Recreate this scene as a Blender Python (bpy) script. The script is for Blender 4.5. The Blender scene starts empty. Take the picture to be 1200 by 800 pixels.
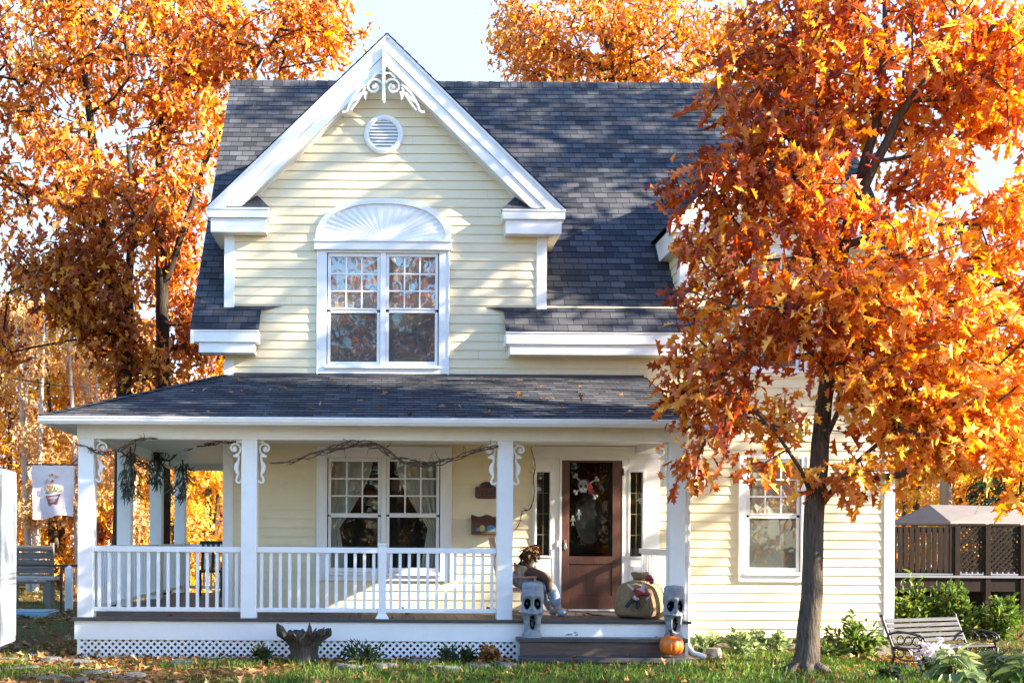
import bpy, bmesh, math, random
import numpy as np
from mathutils import Vector, Matrix, noise

scene = bpy.context.scene
COL = scene.collection
PI = math.pi
rad = math.radians

# ------------------------------------------------------------------ camera geometry
F, CX, CY, EYE, ROLL = 1395.0, 450.0, 632.0, 1.5, rad(0.35)


def P(px, py, Y):
    """photo pixel (1200 wide) at depth Y -> world X, Z"""
    dx, dy = px - CX, py - CY
    c, s = math.cos(ROLL), math.sin(ROLL)
    u, v = c * dx + s * dy, -s * dx + c * dy
    return u * Y / F, EYE - v * Y / F


def PX(px, py, Y):
    return P(px, py, Y)[0]


def PZ(px, py, Y):
    return P(px, py, Y)[1]


# ------------------------------------------------------------------ materials
def new_mat(name):
    m = bpy.data.materials.new(name)
    m.use_nodes = True
    nt = m.node_tree
    return m, nt, nt.nodes['Principled BSDF'], nt.nodes['Material Output']


def mat(name, col, rough=0.6, var=0.0, scale=6.0, bump=0.0, bscale=40.0, spec=0.5, metal=0.0, stretch=None, col2=None, dirt=0.0):
    m, nt, b, out = new_mat(name)
    N, L = nt.nodes, nt.links
    b.inputs['Roughness'].default_value = rough
    b.inputs['Metallic'].default_value = metal
    b.inputs['Specular IOR Level'].default_value = spec
    b.inputs['Base Color'].default_value = (*col, 1)
    tc = N.new('ShaderNodeTexCoord')
    src = tc.outputs['Object']
    if stretch:
        mp = N.new('ShaderNodeMapping')
        mp.inputs['Scale'].default_value = stretch
        L.new(src, mp.inputs['Vector'])
        src = mp.outputs['Vector']
    if var > 0 or col2:
        nz = N.new('ShaderNodeTexNoise')
        nz.inputs['Scale'].default_value = scale
        nz.inputs['Detail'].default_value = 6
        nz.inputs['Roughness'].default_value = 0.65
        L.new(src, nz.inputs['Vector'])
        r = N.new('ShaderNodeValToRGB')
        r.color_ramp.elements[0].position = 0.32
        r.color_ramp.elements[1].position = 0.68
        c2 = col2 if col2 else tuple(min(1, c * (1 + var)) for c in col)
        c1 = col if col2 else tuple(c * (1 - var) for c in col)
        r.color_ramp.elements[0].color = (*c1, 1)
        r.color_ramp.elements[1].color = (*c2, 1)
        L.new(nz.outputs['Fac'], r.inputs['Fac'])
        last = r.outputs['Color']
        if dirt > 0:
            n2 = N.new('ShaderNodeTexNoise')
            n2.inputs['Scale'].default_value = 1.7
            n2.inputs['Detail'].default_value = 9
            n2.inputs['Roughness'].default_value = 0.75
            L.new(tc.outputs['Object'], n2.inputs['Vector'])
            r2 = N.new('ShaderNodeValToRGB')
            r2.color_ramp.elements[0].position = 0.5
            r2.color_ramp.elements[1].position = 0.75
            r2.color_ramp.elements[0].color = (1, 1, 1, 1)
            r2.color_ramp.elements[1].color = (1 - dirt, 1 - dirt, 1 - dirt * 1.15, 1)
            L.new(n2.outputs['Fac'], r2.inputs['Fac'])
            mx = N.new('ShaderNodeMix')
            mx.data_type = 'RGBA'
            mx.blend_type = 'MULTIPLY'
            mx.inputs[0].default_value = 1
            L.new(last, mx.inputs[6])
            L.new(r2.outputs['Color'], mx.inputs[7])
            last = mx.outputs[2]
        L.new(last, b.inputs['Base Color'])
    if bump > 0:
        n3 = N.new('ShaderNodeTexNoise')
        n3.inputs['Scale'].default_value = bscale
        n3.inputs['Detail'].default_value = 5
        L.new(src, n3.inputs['Vector'])
        bp = N.new('ShaderNodeBump')
        bp.inputs['Strength'].default_value = bump
        bp.inputs['Distance'].default_value = 0.02
        L.new(n3.outputs['Fac'], bp.inputs['Height'])
        L.new(bp.outputs['Normal'], b.inputs['Normal'])
    return m


def leaf_mat(name, stops, trans=0.45, rough=0.45):
    """stops: list of (pos, (r,g,b)); each leaf reads its own value of the attribute 'tint'"""
    m, nt, b, out = new_mat(name)
    N, L = nt.nodes, nt.links
    at = N.new('ShaderNodeAttribute')
    at.attribute_name = 'tint'
    r = N.new('ShaderNodeValToRGB')
    el = r.color_ramp.elements
    el[0].position, el[0].color = stops[0][0], (*stops[0][1], 1)
    el[1].position, el[1].color = stops[-1][0], (*stops[-1][1], 1)
    for p, c in stops[1:-1]:
        e = el.new(p)
        e.color = (*c, 1)
    L.new(at.outputs['Fac'], r.inputs['Fac'])
    L.new(r.outputs['Color'], b.inputs['Base Color'])
    b.inputs['Roughness'].default_value = rough
    b.inputs['Specular IOR Level'].default_value = 0.4
    tr = N.new('ShaderNodeBsdfTranslucent')
    hs = N.new('ShaderNodeHueSaturation')
    hs.inputs['Saturation'].default_value = 1.12
    hs.inputs['Value'].default_value = 1.25
    L.new(r.outputs['Color'], hs.inputs['Color'])
    L.new(hs.outputs['Color'], tr.inputs['Color'])
    mx = N.new('ShaderNodeMixShader')
    mx.inputs[0].default_value = trans
    L.new(b.outputs[0], mx.inputs[1])
    L.new(tr.outputs[0], mx.inputs[2])
    L.new(mx.outputs[0], out.inputs['Surface'])
    return m


def shingle_mat():
    m, nt, b, out = new_mat('charcoal_shingle')
    N, L = nt.nodes, nt.links
    uv = N.new('ShaderNodeUVMap')
    uv.uv_map = 'UVMap'
    br = N.new('ShaderNodeTexBrick')
    br.offset = 0.43
    br.offset_frequency = 2
    br.squash = 1.0
    br.inputs['Scale'].default_value = 1.0
    br.inputs['Brick Width'].default_value = 0.21
    br.inputs['Row Height'].default_value = 0.14
    br.inputs['Mortar Size'].default_value = 0.005
    br.inputs['Mortar Smooth'].default_value = 0.1
    br.inputs['Bias'].default_value = -0.05
    br.inputs['Color1'].default_value = (0.022, 0.025, 0.034, 1)
    br.inputs['Color2'].default_value = (0.074, 0.077, 0.088, 1)
    br.inputs['Mortar'].default_value = (0.008, 0.008, 0.01, 1)
    L.new(uv.outputs['UV'], br.inputs['Vector'])
    nz = N.new('ShaderNodeTexNoise')
    nz.inputs['Scale'].default_value = 90
    nz.inputs['Detail'].default_value = 4
    L.new(uv.outputs['UV'], nz.inputs['Vector'])
    n2 = N.new('ShaderNodeTexNoise')
    n2.inputs['Scale'].default_value = 1.3
    n2.inputs['Detail'].default_value = 5
    L.new(uv.outputs['UV'], n2.inputs['Vector'])
    def mul(a, fac_out, lo, hi):
        mr = N.new('ShaderNodeMapRange')
        mr.inputs['From Min'].default_value = 0.3
        mr.inputs['From Max'].default_value = 0.7
        mr.inputs['To Min'].default_value = lo
        mr.inputs['To Max'].default_value = hi
        L.new(fac_out, mr.inputs['Value'])
        mx = N.new('ShaderNodeMix')
        mx.data_type = 'RGBA'
        mx.blend_type = 'MULTIPLY'
        mx.inputs[0].default_value = 1
        L.new(a, mx.inputs[6])
        L.new(mr.outputs['Result'], mx.inputs[7])
        return mx.outputs[2]
    c = mul(br.outputs['Color'], nz.outputs['Fac'], 0.7, 1.35)
    c = mul(c, n2.outputs['Fac'], 0.85, 1.2)
    L.new(c, b.inputs['Base Color'])
    b.inputs['Roughness'].default_value = 0.9
    b.inputs['Specular IOR Level'].default_value = 0.25
    bp = N.new('ShaderNodeBump')
    bp.inputs['Strength'].default_value = 0.5
    bp.inputs['Distance'].default_value = 0.01
    L.new(br.outputs['Color'], bp.inputs['Height'])
    L.new(bp.outputs['Normal'], b.inputs['Normal'])
    return m


def glass_mat(name, refl, tint, screen=0.0):
    m, nt, b, out = new_mat(name)
    N, L = nt.nodes, nt.links
    nt.nodes.remove(b)
    gl = N.new('ShaderNodeBsdfGlossy')
    gl.inputs['Roughness'].default_value = 0.015
    gl.inputs['Color'].default_value = (1, 1, 1, 1)
    tr = N.new('ShaderNodeBsdfTransparent')
    tr.inputs['Color'].default_value = (*tint, 1)
    tc = N.new('ShaderNodeTexCoord')
    nz = N.new('ShaderNodeTexNoise')
    nz.inputs['Scale'].default_value = 3.5
    nz.inputs['Detail'].default_value = 2
    L.new(tc.outputs['Object'], nz.inputs['Vector'])
    bp = N.new('ShaderNodeBump')
    bp.inputs['Strength'].default_value = 0.045
    bp.inputs['Distance'].default_value = 0.02
    L.new(nz.outputs['Fac'], bp.inputs['Height'])
    L.new(bp.outputs['Normal'], gl.inputs['Normal'])
    mx = N.new('ShaderNodeMixShader')
    mx.inputs[0].default_value = refl
    L.new(tr.outputs[0], mx.inputs[1])
    L.new(gl.outputs[0], mx.inputs[2])
    last = mx.outputs[0]
    if screen > 0:
        df = N.new('ShaderNodeBsdfDiffuse')
        df.inputs['Color'].default_value = (0.16, 0.19, 0.18, 1)
        m2 = N.new('ShaderNodeMixShader')
        m2.inputs[0].default_value = screen
        L.new(last, m2.inputs[1])
        L.new(df.outputs[0], m2.inputs[2])
        last = m2.outputs[0]
    L.new(last, out.inputs['Surface'])
    return m


def bark_mat(name, c1, c2, stretch=(9, 9, 1.6)):
    return mat(name, c1, 0.9, col2=c2, scale=3.0, bump=0.9, bscale=5.0, stretch=stretch, spec=0.15)


# ------------------------------------------------------------------ mesh builder
class MB:
    def __init__(self):
        self.v, self.f, self.uv, self.mi = [], [], [], []
        self.smooth = False

    def add(self, verts, faces, uvs=None, mi=0):
        o = len(self.v)
        self.v += [tuple(p) for p in verts]
        for i, fc in enumerate(faces):
            self.f.append([o + k for k in fc])
            self.uv.append(uvs[i] if uvs else None)
            self.mi.append(mi)
        return self

    def box(self, x0, x1, y0, y1, z0, z1, mi=0):
        if x0 > x1: x0, x1 = x1, x0
        if y0 > y1: y0, y1 = y1, y0
        if z0 > z1: z0, z1 = z1, z0
        v = [(x0, y0, z0), (x1, y0, z0), (x1, y1, z0), (x0, y1, z0), (x0, y0, z1), (x1, y0, z1), (x1, y1, z1), (x0, y1, z1)]
        f = [(0, 3, 2, 1), (4, 5, 6, 7), (0, 1, 5, 4), (1, 2, 6, 5), (2, 3, 7, 6), (3, 0, 4, 7)]
        return self.add(v, f, None, mi)

    def beam(self, a, b, w, h, up=(0, 0, 1), mi=0):
        """box from a to b, w across, h along up"""
        a, b, up = Vector(a), Vector(b), Vector(up)
        d = (b - a).normalized()
        s = d.cross(up)
        if s.length < 1e-5:
            s = d.cross(Vector((1, 0, 0)))
        s.normalize()
        n = s.cross(d).normalized()
        v = []
        for p in (a, b):
            for i, j in ((-1, -1), (1, -1), (1, 1), (-1, 1)):
                v.append(p + s * (w / 2 * i) + n * (h / 2 * j))
        f = [(3, 2, 1, 0), (4, 5, 6, 7), (0, 1, 5, 4), (1, 2, 6, 5), (2, 3, 7, 6), (3, 0, 4, 7)]
        return self.add(v, f, None, mi)

    def prism(self, poly, y0, y1, mi=0):
        """polygon in XZ extruded from y0 (front) to y1"""
        n = len(poly)
        v = [(x, y0, z) for x, z in poly] + [(x, y1, z) for x, z in poly]
        f = [tuple(range(n)), tuple(range(2 * n - 1, n - 1, -1))]
        for i in range(n):
            j = (i + 1) % n
            f.append((i, n + i, n + j, j))
        return self.add(v, f, None, mi)

    def prism_x(self, poly, x0, x1, mi=0):
        """polygon in YZ extruded along X"""
        n = len(poly)
        v = [(x0, y, z) for y, z in poly] + [(x1, y, z) for y, z in poly]
        f = [tuple(range(n)), tuple(range(2 * n - 1, n - 1, -1))]
        for i in range(n):
            j = (i + 1) % n
            f.append((i, n + i, n + j, j))
        return self.add(v, f, None, mi)

    def tube(self, pts, r, n=6, cap=True, mi=0):
        pts = [Vector(p) for p in pts]
        if not hasattr(r, '__len__'):
            r = [r] * len(pts)
        v, f = [], []
        ref = None
        for i, p in enumerate(pts):
            d = (pts[min(i + 1, len(pts) - 1)] - pts[max(i - 1, 0)])
            if d.length < 1e-9:
                d = Vector((0, 0, 1))
            d.normalize()
            if ref is None:
                ref = d.cross(Vector((0, 0, 1)))
                if ref.length < 0.1:
                    ref = d.cross(Vector((1, 0, 0)))
            ref = (ref - d * ref.dot(d))
            if ref.length < 1e-6:
                ref = d.orthogonal()
            ref.normalize()
            o = d.cross(ref)
            for k in range(n):
                a = 2 * PI * k / n
                v.append(p + (ref * math.cos(a) + o * math.sin(a)) * r[i])
        for i in range(len(pts) - 1):
            for k in range(n):
                k2 = (k + 1) % n
                f.append((i * n + k, i * n + k2, (i + 1) * n + k2, (i + 1) * n + k))
        if cap:
            f.append(tuple(range(n - 1, -1, -1)))
            f.append(tuple((len(pts) - 1) * n + k for k in range(n)))
        return self.add(v, f, None, mi)

    def lathe(self, c, prof, n=20, axis='z', mi=0, fn=None):
        """prof: list of (r, h); fn(angle, r, h) -> (r, h)"""
        v, f = [], []
        for r, h in prof:
            for k in range(n):
                a = 2 * PI * k / n
                rr, hh = fn(a, r, h) if fn else (r, h)
                if axis == 'z':
                    v.append((c[0] + rr * math.cos(a), c[1] + rr * math.sin(a), c[2] + hh))
                elif axis == 'y':
                    v.append((c[0] + rr * math.cos(a), c[1] + hh, c[2] + rr * math.sin(a)))
                else:
                    v.append((c[0] + hh, c[1] + rr * math.cos(a), c[2] + rr * math.sin(a)))
        for i in range(len(prof) - 1):
            for k in range(n):
                k2 = (k + 1) % n
                q = (i * n + k, i * n + k2, (i + 1) * n + k2, (i + 1) * n + k)
                f.append(q if axis == 'z' else q[::-1])
        f.append(tuple(range(n - 1, -1, -1)))
        f.append(tuple((len(prof) - 1) * n + k for k in range(n)))
        return self.add(v, f, None, mi)

    def ball(self, c, rx, ry, rz, n=12, m=8, mi=0):
        prof = [(max(0.001, math.sin(PI * i / m)), -math.cos(PI * i / m)) for i in range(m + 1)]
        v, f = [], []
        for r, h in prof:
            for k in range(n):
                a = 2 * PI * k / n
                v.append((c[0] + rx * r * math.cos(a), c[1] + ry * r * math.sin(a), c[2] + rz * h))
        for i in range(m):
            for k in range(n):
                k2 = (k + 1) % n
                f.append((i * n + k, i * n + k2, (i + 1) * n + k2, (i + 1) * n + k))
        return self.add(v, f, None, mi)

    def ribbon(self, path, w, y0, y1, mi=0):
        """flat scroll-saw strip along a path in XZ, width(s) w, from y0 to y1"""
        n = len(path)
        if not hasattr(w, '__len__'):
            w = [w] * n
        L, R = [], []
        for i, (x, z) in enumerate(path):
            x2, z2 = path[min(i + 1, n - 1)]
            x1, z1 = path[max(i - 1, 0)]
            dx, dz = x2 - x1, z2 - z1
            l = math.hypot(dx, dz) or 1
            nx, nz = -dz / l, dx / l
            L.append((x + nx * w[i] / 2, z + nz * w[i] / 2))
            R.append((x - nx * w[i] / 2, z - nz * w[i] / 2))
        v = [(x, y0, z) for x, z in L] + [(x, y0, z) for x, z in R] + [(x, y1, z) for x, z in L] + [(x, y1, z) for x, z in R]
        f = []
        for i in range(n - 1):
            f.append((i, n + i, n + i + 1, i + 1))
            f.append((2 * n + i, 2 * n + i + 1, 3 * n + i + 1, 3 * n + i))
            f.append((i, i + 1, 2 * n + i + 1, 2 * n + i))
            f.append((n + i, 3 * n + i, 3 * n + i + 1, n + i + 1))
        f.append((0, 2 * n, 3 * n, n))
        f.append((n - 1, 2 * n - 1, 4 * n - 1, 3 * n - 1))
        return self.add(v, f, None, mi)

    def mesh(self, name, mats, off=(0, 0, 0)):
        me = bpy.data.meshes.new(name)
        ox, oy, oz = off
        me.from_pydata([(x - ox, y - oy, z - oz) for x, y, z in self.v], [], self.f)
        if any(u for u in self.uv):
            l = me.uv_layers.new(name='UVMap')
            i = 0
            for fc, u in zip(self.f, self.uv):
                for k in range(len(fc)):
                    l.data[i].uv = u[k] if u else (0, 0)
                    i += 1
        for mm in (mats if isinstance(mats, (list, tuple)) else [mats]):
            me.materials.append(mm)
        if any(self.mi):
            me.polygons.foreach_set('material_index', self.mi)
        if self.smooth:
            me.polygons.foreach_set('use_smooth', [True] * len(me.polygons))
        me.update()
        return me


def world_loc(o):
    p = Vector((0, 0, 0))
    while o is not None:
        p = p + o.location
        o = o.parent
    return p


def link(name, me, parent=None, loc=(0, 0, 0), bevel=0.0):
    o = bpy.data.objects.new(name, me)
    COL.objects.link(o)
    o.location = loc
    if parent is not None:
        o.parent = parent
    if bevel > 0:
        b = o.modifiers.new('bevel', 'BEVEL')
        b.width = bevel
        b.segments = 2
        b.limit_method = 'ANGLE'
        b.angle_limit = rad(40)
    return o


def obj(name, mb, mats, parent=None, bevel=0.0, fix=True):
    """link a builder (world coordinates) as one mesh object under parent"""
    off = world_loc(parent) if parent is not None else Vector((0, 0, 0))
    me = mb.mesh(name, mats, off)
    if fix:
        bm = bmesh.new()
        bm.from_mesh(me)
        bmesh.ops.recalc_face_normals(bm, faces=bm.faces)
        bm.to_mesh(me)
        bm.free()
    return link(name, me, parent, (0, 0, 0), bevel)


def tag(o, label=None, cat=None, group=None, kind=None):
    if label: o['label'] = label
    if cat: o['category'] = cat
    if group: o['group'] = group
    if kind: o['kind'] = kind
    return o


def thing(name, label, cat, loc=(0, 0, 0), group=None):
    o = bpy.data.objects.new(name, None)
    COL.objects.link(o)
    o.location = loc
    o.empty_display_size = 0.2
    return tag(o, label, cat, group)


def single(name, mb, mats, base, label, cat, group=None, bevel=0.0, kind=None):
    """a thing that is one mesh, origin at its base"""
    me = mb.mesh(name, mats, base)
    bm = bmesh.new()
    bm.from_mesh(me)
    bmesh.ops.recalc_face_normals(bm, faces=bm.faces)
    bm.to_mesh(me)
    bm.free()
    o = link(name, me, None, base, bevel)
    return tag(o, label, cat, group, kind)


def copy_tree(o, parent=None):
    c = o.copy()
    COL.objects.link(c)
    c.parent = parent
    for ch in list(o.children):
        copy_tree(ch, c)
    return c


# ------------------------------------------------------------------ leaves and trees (numpy)
OAK_HALF = [(0.0, 0.0), (0.010, 0.14), (0.07, 0.20), (0.20, 0.30), (0.075, 0.38), (0.10, 0.44), (0.33, 0.60), (0.22, 0.61), (0.09, 0.67), (0.22, 0.86), (0.08, 0.85), (0.0, 1.0)]
OAK_LIGHT = [(0.0, 0.0), (0.20, 0.27), (0.09, 0.41), (0.31, 0.62), (0.10, 0.70), (0.0, 1.0)]
OVATE = [(0.0, 0.0), (0.16, 0.14), (0.27, 0.36), (0.22, 0.64), (0.09, 0.88), (0.0, 1.0)]
BLADE = [(0.0, 0.0), (0.05, 0.3), (0.04, 0.7), (0.0, 1.0)]


def leaves_mesh(name, pos, axis, nrm, size, tint, half, mats, fold=0.62, curl=0.42, mi=None):
    """one mesh of many leaves; each leaf is two n-gons folded at the rib"""
    pos, axis, nrm = (np.asarray(a, np.float32) for a in (pos, axis, nrm))
    size = np.asarray(size, np.float32)
    n = len(pos)
    axis = axis / (np.linalg.norm(axis, axis=1, keepdims=True) + 1e-9)
    nrm = nrm - axis * np.sum(nrm * axis, axis=1, keepdims=True)
    nrm = nrm / (np.linalg.norm(nrm, axis=1, keepdims=True) + 1e-9)
    side = np.cross(axis, nrm)
    k = len(half)
    h = np.array(half, np.float32)
    inner = h[1:-1]
    tv = np.concatenate([[h[0]], inner, [h[-1]], inner * [-1, 1]])
    rng = np.random.default_rng(n + k)
    fo = (fold * rng.uniform(0.3, 1.4, n)).astype(np.float32)
    cu = (curl * rng.uniform(-0.4, 1.6, n)).astype(np.float32)
    m = len(tv)
    x, y = tv[:, 0][None, :], tv[:, 1][None, :]
    x = x * rng.uniform(.68, 1.12, n).astype(np.float32)[:, None]
    tw = rng.normal(0, .22, n).astype(np.float32)[:, None]
    z = tw * x * y * 2 + np.abs(x) * fo[:, None] - (y ** 2) * cu[:, None]
    V = pos[:, None, :] + size[:, None, None] * (side[:, None, :] * x[..., None] + axis[:, None, :] * y[..., None] + nrm[:, None, :] * z[..., None])
    V = V.reshape(-1, 3)
    ki = k - 2
    A = np.array(list(range(0, ki + 2)), np.int32)
    B = np.array([0] + [ki + 1] + [ki + 2 + j for j in range(ki - 1, -1, -1)], np.int32)
    base = (np.arange(n, dtype=np.int32) * m)[:, None]
    loops = np.concatenate([base + A[None, :], base + B[None, :]], axis=1).reshape(-1)
    fl = k
    starts = np.arange(2 * n, dtype=np.int32) * fl
    me = bpy.data.meshes.new(name)
    me.vertices.add(len(V))
    me.vertices.foreach_set('co', V.astype(np.float32).reshape(-1))
    me.loops.add(len(loops))
    me.loops.foreach_set('vertex_index', loops.astype(np.int32))
    me.polygons.add(2 * n)
    me.polygons.foreach_set('loop_start', starts)
    me.polygons.foreach_set('use_smooth', np.ones(2 * n, bool))
    for mm in (mats if isinstance(mats, (list, tuple)) else [mats]):
        me.materials.append(mm)
    at = me.attributes.new('tint', 'FLOAT', 'FACE')
    at.data.foreach_set('value', np.repeat(np.asarray(tint, np.float32), 2))
    if mi is not None:
        me.polygons.foreach_set('material_index', np.repeat(np.asarray(mi, np.int32), 2))
    me.update(calc_edges=True)
    return me


def grow(seed, trunk, ells, ntips, step=0.35, tip_r=0.006, droop=0.05, trunk_from=0.25, pw=2.3):
    """trunk: list of polylines [(x,y,z,r)..]; ells: (cx,cy,cz,rx,ry,rz,weight). Returns nodes, parent, radius, tips"""
    rng = np.random.default_rng(seed)
    nodes, par, fixr = [], [], []
    for pl in trunk:
        prev = -1
        if nodes:
            d = [np.linalg.norm(np.array(pl[0][:3]) - n_) for n_ in nodes]
            prev = int(np.argmin(d))
        for i in range(len(pl) - 1):
            a, b = np.array(pl[i], float), np.array(pl[i + 1], float)
            k = max(1, int(np.linalg.norm(b[:3] - a[:3]) / 0.22))
            for j in range(k):
                q = a + (b - a) * j / k
                nodes.append(q[:3] + rng.normal(0, 0.006, 3))
                par.append(prev)
                fixr.append(q[3])
                prev = len(nodes) - 1
        nodes.append(np.array(pl[-1][:3], float))
        par.append(prev)
        fixr.append(pl[-1][3])
    nt = len(nodes)
    zmin, zmax = min(n_[2] for n_ in nodes), max(n_[2] for n_ in nodes)
    w = np.array([e[6] for e in ells], float)
    w /= w.sum()
    tips = []
    for i in rng.choice(len(ells), ntips, p=w):
        e = ells[i]
        d = rng.normal(0, 1, 3)
        d /= np.linalg.norm(d)
        r = rng.uniform(0.15, 1.0) ** 0.55
        tips.append(np.array(e[:3]) + d * r * np.array(e[3:6]))
    tips = np.array(tips)
    usable = [i for i in range(nt) if nodes[i][2] > zmin + trunk_from * (zmax - zmin)] or list(range(nt))
    T0 = np.array([nodes[i] for i in usable])
    dist = np.min(np.linalg.norm(tips[:, None, :] - T0[None], axis=2), axis=1)
    order = np.argsort(dist)
    tips = tips[order]
    N = np.array(nodes)
    ok = np.zeros(nt, bool)
    ok[usable] = True
    cap = nt + ntips * 40
    NN = np.zeros((cap, 3))
    NN[:nt] = N
    OK = np.zeros(cap, bool)
    OK[:nt] = ok
    cnt = nt
    par = list(par)
    fixr = list(fixr)
    tipid = []
    for t in tips:
        dv = t[None] - NN[:cnt]
        d = np.linalg.norm(dv, axis=1)
        pen = np.where(dv[:, 2] < -0.1, -dv[:, 2] * 0.9, 0) + np.where(OK[:cnt], 0, 1e6)
        j = int(np.argmin(d + pen))
        a = NN[j]
        L = np.linalg.norm(t - a)
        k = max(1, int(L / step))
        prev = j
        wob = rng.normal(0, 0.07 * min(L, 1.2), 3)
        for q in range(1, k + 1):
            s = q / k
            p = a + (t - a) * s + wob * math.sin(PI * s) + np.array([0, 0, droop * L * math.sin(PI * s)])
            p = p + rng.normal(0, 0.015, 3)
            if q == k:
                p = t
            NN[cnt] = p
            OK[cnt] = True
            par.append(prev)
            fixr.append(0.0)
            prev = cnt
            cnt += 1
        tipid.append(prev)
    acc = np.zeros(cnt)
    for t in tipid:
        acc[t] += tip_r ** pw
    for i in range(cnt - 1, nt - 1, -1):
        acc[par[i]] += acc[i] if i not in () else 0
    r = np.maximum(acc, 1e-9) ** (1 / pw)
    r[:nt] = np.array(fixr[:nt])
    return NN[:cnt], par, r, tipid, nt


def wood_mesh(name, NN, par, r, nt, m, sides=6, thin=4, flare=None):
    """tapered limbs: chains of nodes joined end to end"""
    kids = {}
    for i, p in enumerate(par):
        kids.setdefault(p, []).append(i)
    mb = MB()
    mb.smooth = True
    used = set()
    for i in range(len(par)):
        if i in used:
            continue
        p = par[i]
        chain = ([p] if p >= 0 else []) + [i]
        used.add(i)
        cur = i
        while True:
            ks = [k for k in kids.get(cur, []) if k not in used]
            if cur < nt:
                ks = [k for k in ks if k < nt]
            if not ks:
                break
            nx = max(ks, key=lambda k: r[k])
            chain.append(nx)
            used.add(nx)
            cur = nx
        if len(chain) < 2:
            continue
        pts = [NN[k] for k in chain]
        rr = [r[k] for k in chain]
        if p >= 0:
            rr[0] = min(rr[0], rr[1] * 1.15)
        if i < nt and p < 0:
            mb.tube(pts, rr, 14, False)
        else:
            mb.tube(pts, rr, sides if rr[1] > 0.02 else thin, False)
    return mb.mesh(name, m)


def crown_leaves(seed, NN, par, tipid, per_tip, size, spread=0.22, hang=1.0, jitter=0.45, tint_by_cluster=0.5, tint_lo=0.0, tint_hi=1.0, sun_bias=None):
    rng = np.random.default_rng(seed)
    pos, ax, nr, sz, ti = [], [], [], [], []
    for t in tipid:
        p = NN[t]
        q = NN[par[t]]
        d = p - q
        L = np.linalg.norm(d) + 1e-6
        d = d / L
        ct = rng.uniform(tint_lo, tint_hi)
        if sun_bias is not None:
            ct = min(1.0, max(0.0, ct + sun_bias(p)))
        k = max(2, int(per_tip * rng.uniform(0.4, 1.6)))
        s = rng.uniform(0, 1, k) ** 0.6
        base = q[None] + (p - q)[None] * s[:, None]
        base = base + rng.normal(0, spread * 0.55, (k, 3)) * [1, 1, 0.8]
        a = rng.normal(0, 0.75, (k, 3)) + d[None] * 0.6 + np.array([0, 0, -hang])[None]
        n = rng.normal(0, 0.8, (k, 3)) + np.array([0, 0, 0.6])[None]
        pos.append(base)
        ax.append(a)
        nr.append(n)
        sz.append(size * rng.uniform(1 - jitter, 1 + jitter, k))
        ti.append(np.clip(ct * tint_by_cluster + rng.uniform(tint_lo, tint_hi, k) * (1 - tint_by_cluster), 0, 1))
    return np.concatenate(pos), np.concatenate(ax), np.concatenate(nr), np.concatenate(sz), np.concatenate(ti)


def oak(seed, name, label, cat, base, trunk, ells, ntips, per_tip, size, lm, bm_, half=OAK_HALF, group=None, spread=0.22, tip_r=0.006, step=0.35, trunk_from=0.25, hang=1.0, lo=0.0, hi=1.0, droop=0.05, sun_bias=None):
    root = thing(name, label, cat, base, group)
    NN, par, r, tipid, nt = grow(seed, trunk, ells, ntips, step, tip_r, trunk_from=trunk_from, droop=droop)
    off = np.array(base)
    wm = wood_mesh('trunk', NN - off, par, r, nt, bm_)
    link('trunk', wm, root)
    pos, ax, nr, sz, ti = crown_leaves(seed + 1, NN, par, tipid, per_tip, size, spread, hang, tint_lo=lo, tint_hi=hi, sun_bias=sun_bias)
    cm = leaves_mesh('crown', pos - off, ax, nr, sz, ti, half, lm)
    link('crown', cm, root)
    return root


def bush(seed, name, label, cat, base, rx, ry, rz, n, size, lm, sm, half=OVATE, group=None, up=0.5, stems=8):
    rng = np.random.default_rng(seed)
    root = thing(name, label, cat, base, group)
    mb = MB()
    mb.smooth = True
    pos, ax, nr = [], [], []
    per = max(1, n // stems)
    for s in range(stems):
        a = rng.uniform(0, 2 * PI)
        rr = math.sqrt(rng.uniform(0, 1))
        hx, hy = rx * rr * math.cos(a), ry * rr * math.sin(a)
        h = rz * rng.uniform(0.55, 1.05) * (1 - 0.45 * rr * rr)
        b0 = np.array([hx * 0.25, hy * 0.25, 0.0])
        b1 = np.array([hx, hy, h])
        mid = b0 * 0.5 + b1 * 0.5 + rng.normal(0, 0.03, 3) + [0, 0, h * 0.12]
        mb.tube([b0 - [0, 0, .03], mid, b1], [0.008, 0.006, 0.003], 5)
        t = rng.uniform(0.15, 1.05, per)
        pp = ((1 - t) ** 2)[:, None] * b0 + (2 * t * (1 - t))[:, None] * mid + (t ** 2)[:, None] * b1
        pp = pp + rng.normal(0, 0.10 * max(rx, rz), (per, 3)) * [1, 1, 0.7]
        pp[:, 2] = np.maximum(pp[:, 2], 0.015)
        pos.append(pp)
        out = pp - [0, 0, rz * 0.2]
        ax.append(out / (np.linalg.norm(out, axis=1, keepdims=True) + 1e-6) + rng.normal(0, 0.6, (per, 3)) + [0, 0, up * 0.4])
        nr.append(rng.normal(0, 0.6, (per, 3)) + [0, 0, 0.9])
    pos, ax, nr = np.concatenate(pos), np.concatenate(ax), np.concatenate(nr)
    me = leaves_mesh('foliage', pos, ax, nr, size * rng.uniform(0.6, 1.35, len(pos)), rng.uniform(0, 1, len(pos)), half, lm)
    link('foliage', me, root)
    sme = mb.mesh('stem', sm)
    link('stem', sme, root)
    return root
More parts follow.
